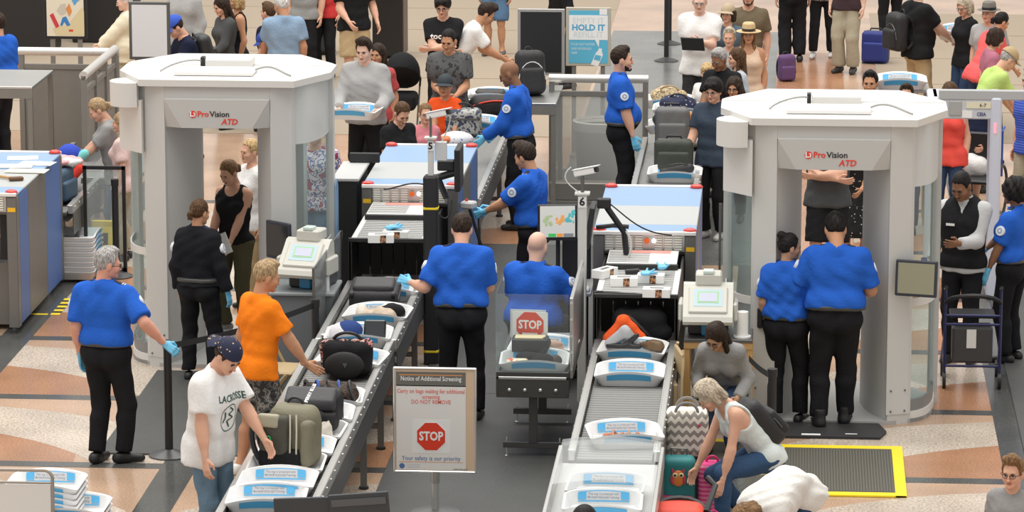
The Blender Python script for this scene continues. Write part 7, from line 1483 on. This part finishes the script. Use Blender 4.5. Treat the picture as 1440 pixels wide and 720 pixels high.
# luggage and furniture far behind
def at_g(px, py): g = G(px, py); return (g.x, g.y, 0)
suitcase('black wheeled suitcase at the top between two travellers', at_g(450, 76), (.42, .28, .62), BNY, 8); suitcase('bright blue suitcase standing at the top right', at_g(1231, 88), (.36, .26, .44), mat('cobalt_nylon', (.02, .035, .22), .6), -12)
r = thing('backpack', 'purple backpack on the floor beside the queue', 'backpack', at_g(1106, 112)) if False else rucksack('purple backpack on the floor beside the queue', at_g(1106, 114), 20, mat('purple_nylon', (.11, .05, .15), .7), .75)
r = thing('cabinet', 'tall black cabinet on casters with hanging jackets at the top', 'cabinet', at_g(545, 84)); MB().box((0, .3, 1.0), (.42, .60, 1.9), ch=.01).build('carcass', mat('cabinet_black', (.013, .012, .012), .4), r); MB().box((.215, .3, 1.0), (.02, .60, 1.9)).build('side_panel', mat('cabinet_brown', (.05, .032, .027), .4), r)
for k in range(3): blob('jacket', [B_((-.12+.12*k, -.06, 1.35), (.05, .05, .35), .04)], .016, DGRY if k == 1 else BLKC, r, .02, (.006, 30, k))
for s in (-1, 1): MB().cyl((s*.17, .05, .03), (s*.17+.03, .05, .03), .03).build('caster', BLACK, r)
r = thing('stroller', 'black stroller with folded hood behind the person in light grey sweater', 'stroller', at_g(565, 196)); blob('hood', [E_((0, .1, .80), (.22, .30, .26), None, [(V(0, -.02, .80), V(0, -.6, -.8))])], .016, BLKC, r); blob('seat', [B_((0, 0, .48), (.19, .22, .10), .06)], .015, BLKC, r); MB().tube(bez((.2, .25, .62), (.28, .35, .95), (-.28, .35, .95), (-.2, .25, .62)), .014, 6).build('handle', BLACK, r)
for s in (-1, 1):
    for y in (-.2, .3): MB().cyl((s*.2-.012, y, .09), (s*.2+.012, y, .09), .09, n=14).build('wheel', BLACK, r)
    MB().tube([(s*.2, -.2, .09), (s*.2, .25, .62)], .012, 6).build('frame_tube', DSTEEL, r)
for lab, px, Y, w, h, d in (('dark counter block at the upper left corner', 20, 54, 1.2, 2.2, .7), ('dark kiosk behind the poster stand at upper left', 150, 55, .9, 2.2, .6)):
    x = xz_at(px, 30, Y).x; r = thing('counter', lab, 'counter', (x, Y, 0)); MB().box((0, 0, h/2), (w, d, h), ch=.02).build('carcass', mat('counter_dark', (.016, .014, .014), .5), r); MB().box((0, 0, h+.015), (w+.06, d+.06, .03), ch=.006).build('counter_top', BLACK, r); MB().box((w*.3, -d/2-.005, h*.6), (.02, .01, h*.5)).build('trim', mat('trim_tan', (.35, .26, .18), .5), r)
r = thing('handbag', 'maroon handbag of the person in black trousers at the top', 'bag', (*worn(by_label('person in black trousers and white trainers'), (.22, .08, .92), 0)[0],), 170); blob('body', [B_((0, 0, .08), (.13, .06, .10), .05)], .013, mat('maroon_leather', (.16, .012, .04), .5), r, .02, (.005, 30, 1)); MB().tube(bez((-.08, 0, .16), (-.06, 0, .4), (.06, 0, .4), (.08, 0, .16)), .008, 6).build('strap', mat('maroon_leather', (.16, .012, .04), .5), r)
# tray stack peeking over the right scanner
tray(0, 0, 0, 0, 'white tray stack top peeking above the right scanner roof', at=(xz_at(1266, 118, 42.0).x, 42.0, xz_at(1266, 122, 42.0).z)); r = thing('tray_cart', 'steel cart carrying the tray above the right scanner roof', 'cart', (xz_at(1266, 118, 42.0).x, 42.05, 0)); zz = xz_at(1266, 122, 42.0).z; MB().box((0, 0, zz-.02), (.62, .50, .03)).build('deck', STEEL, r)
for sx in (-1, 1):
    for sy in (-1, 1): MB().cyl((sx*.28, sy*.2, 0), (sx*.28, sy*.2, zz-.03), .018).build('leg', STEEL, r)
# hazard tape beside the left x-ray machine
HZB = mat('tape_black', (.02, .02, .02), .5)
r = thing('hazard_tape', 'yellow and black floor tape bent beside the left x-ray machine', 'floor tape', (*G(78, 442).xy, .003))
for i in range(9): MB().box((0, .085*i, .001), (.09, .075 if i % 2 else .085, .002)).build('tape_block', HZB if i % 2 else YEL, r)
for i in range(4): MB().box((-.12-.1*i, -.02, .001), (.1, .05, .002)).build('tape_block', YEL, r)
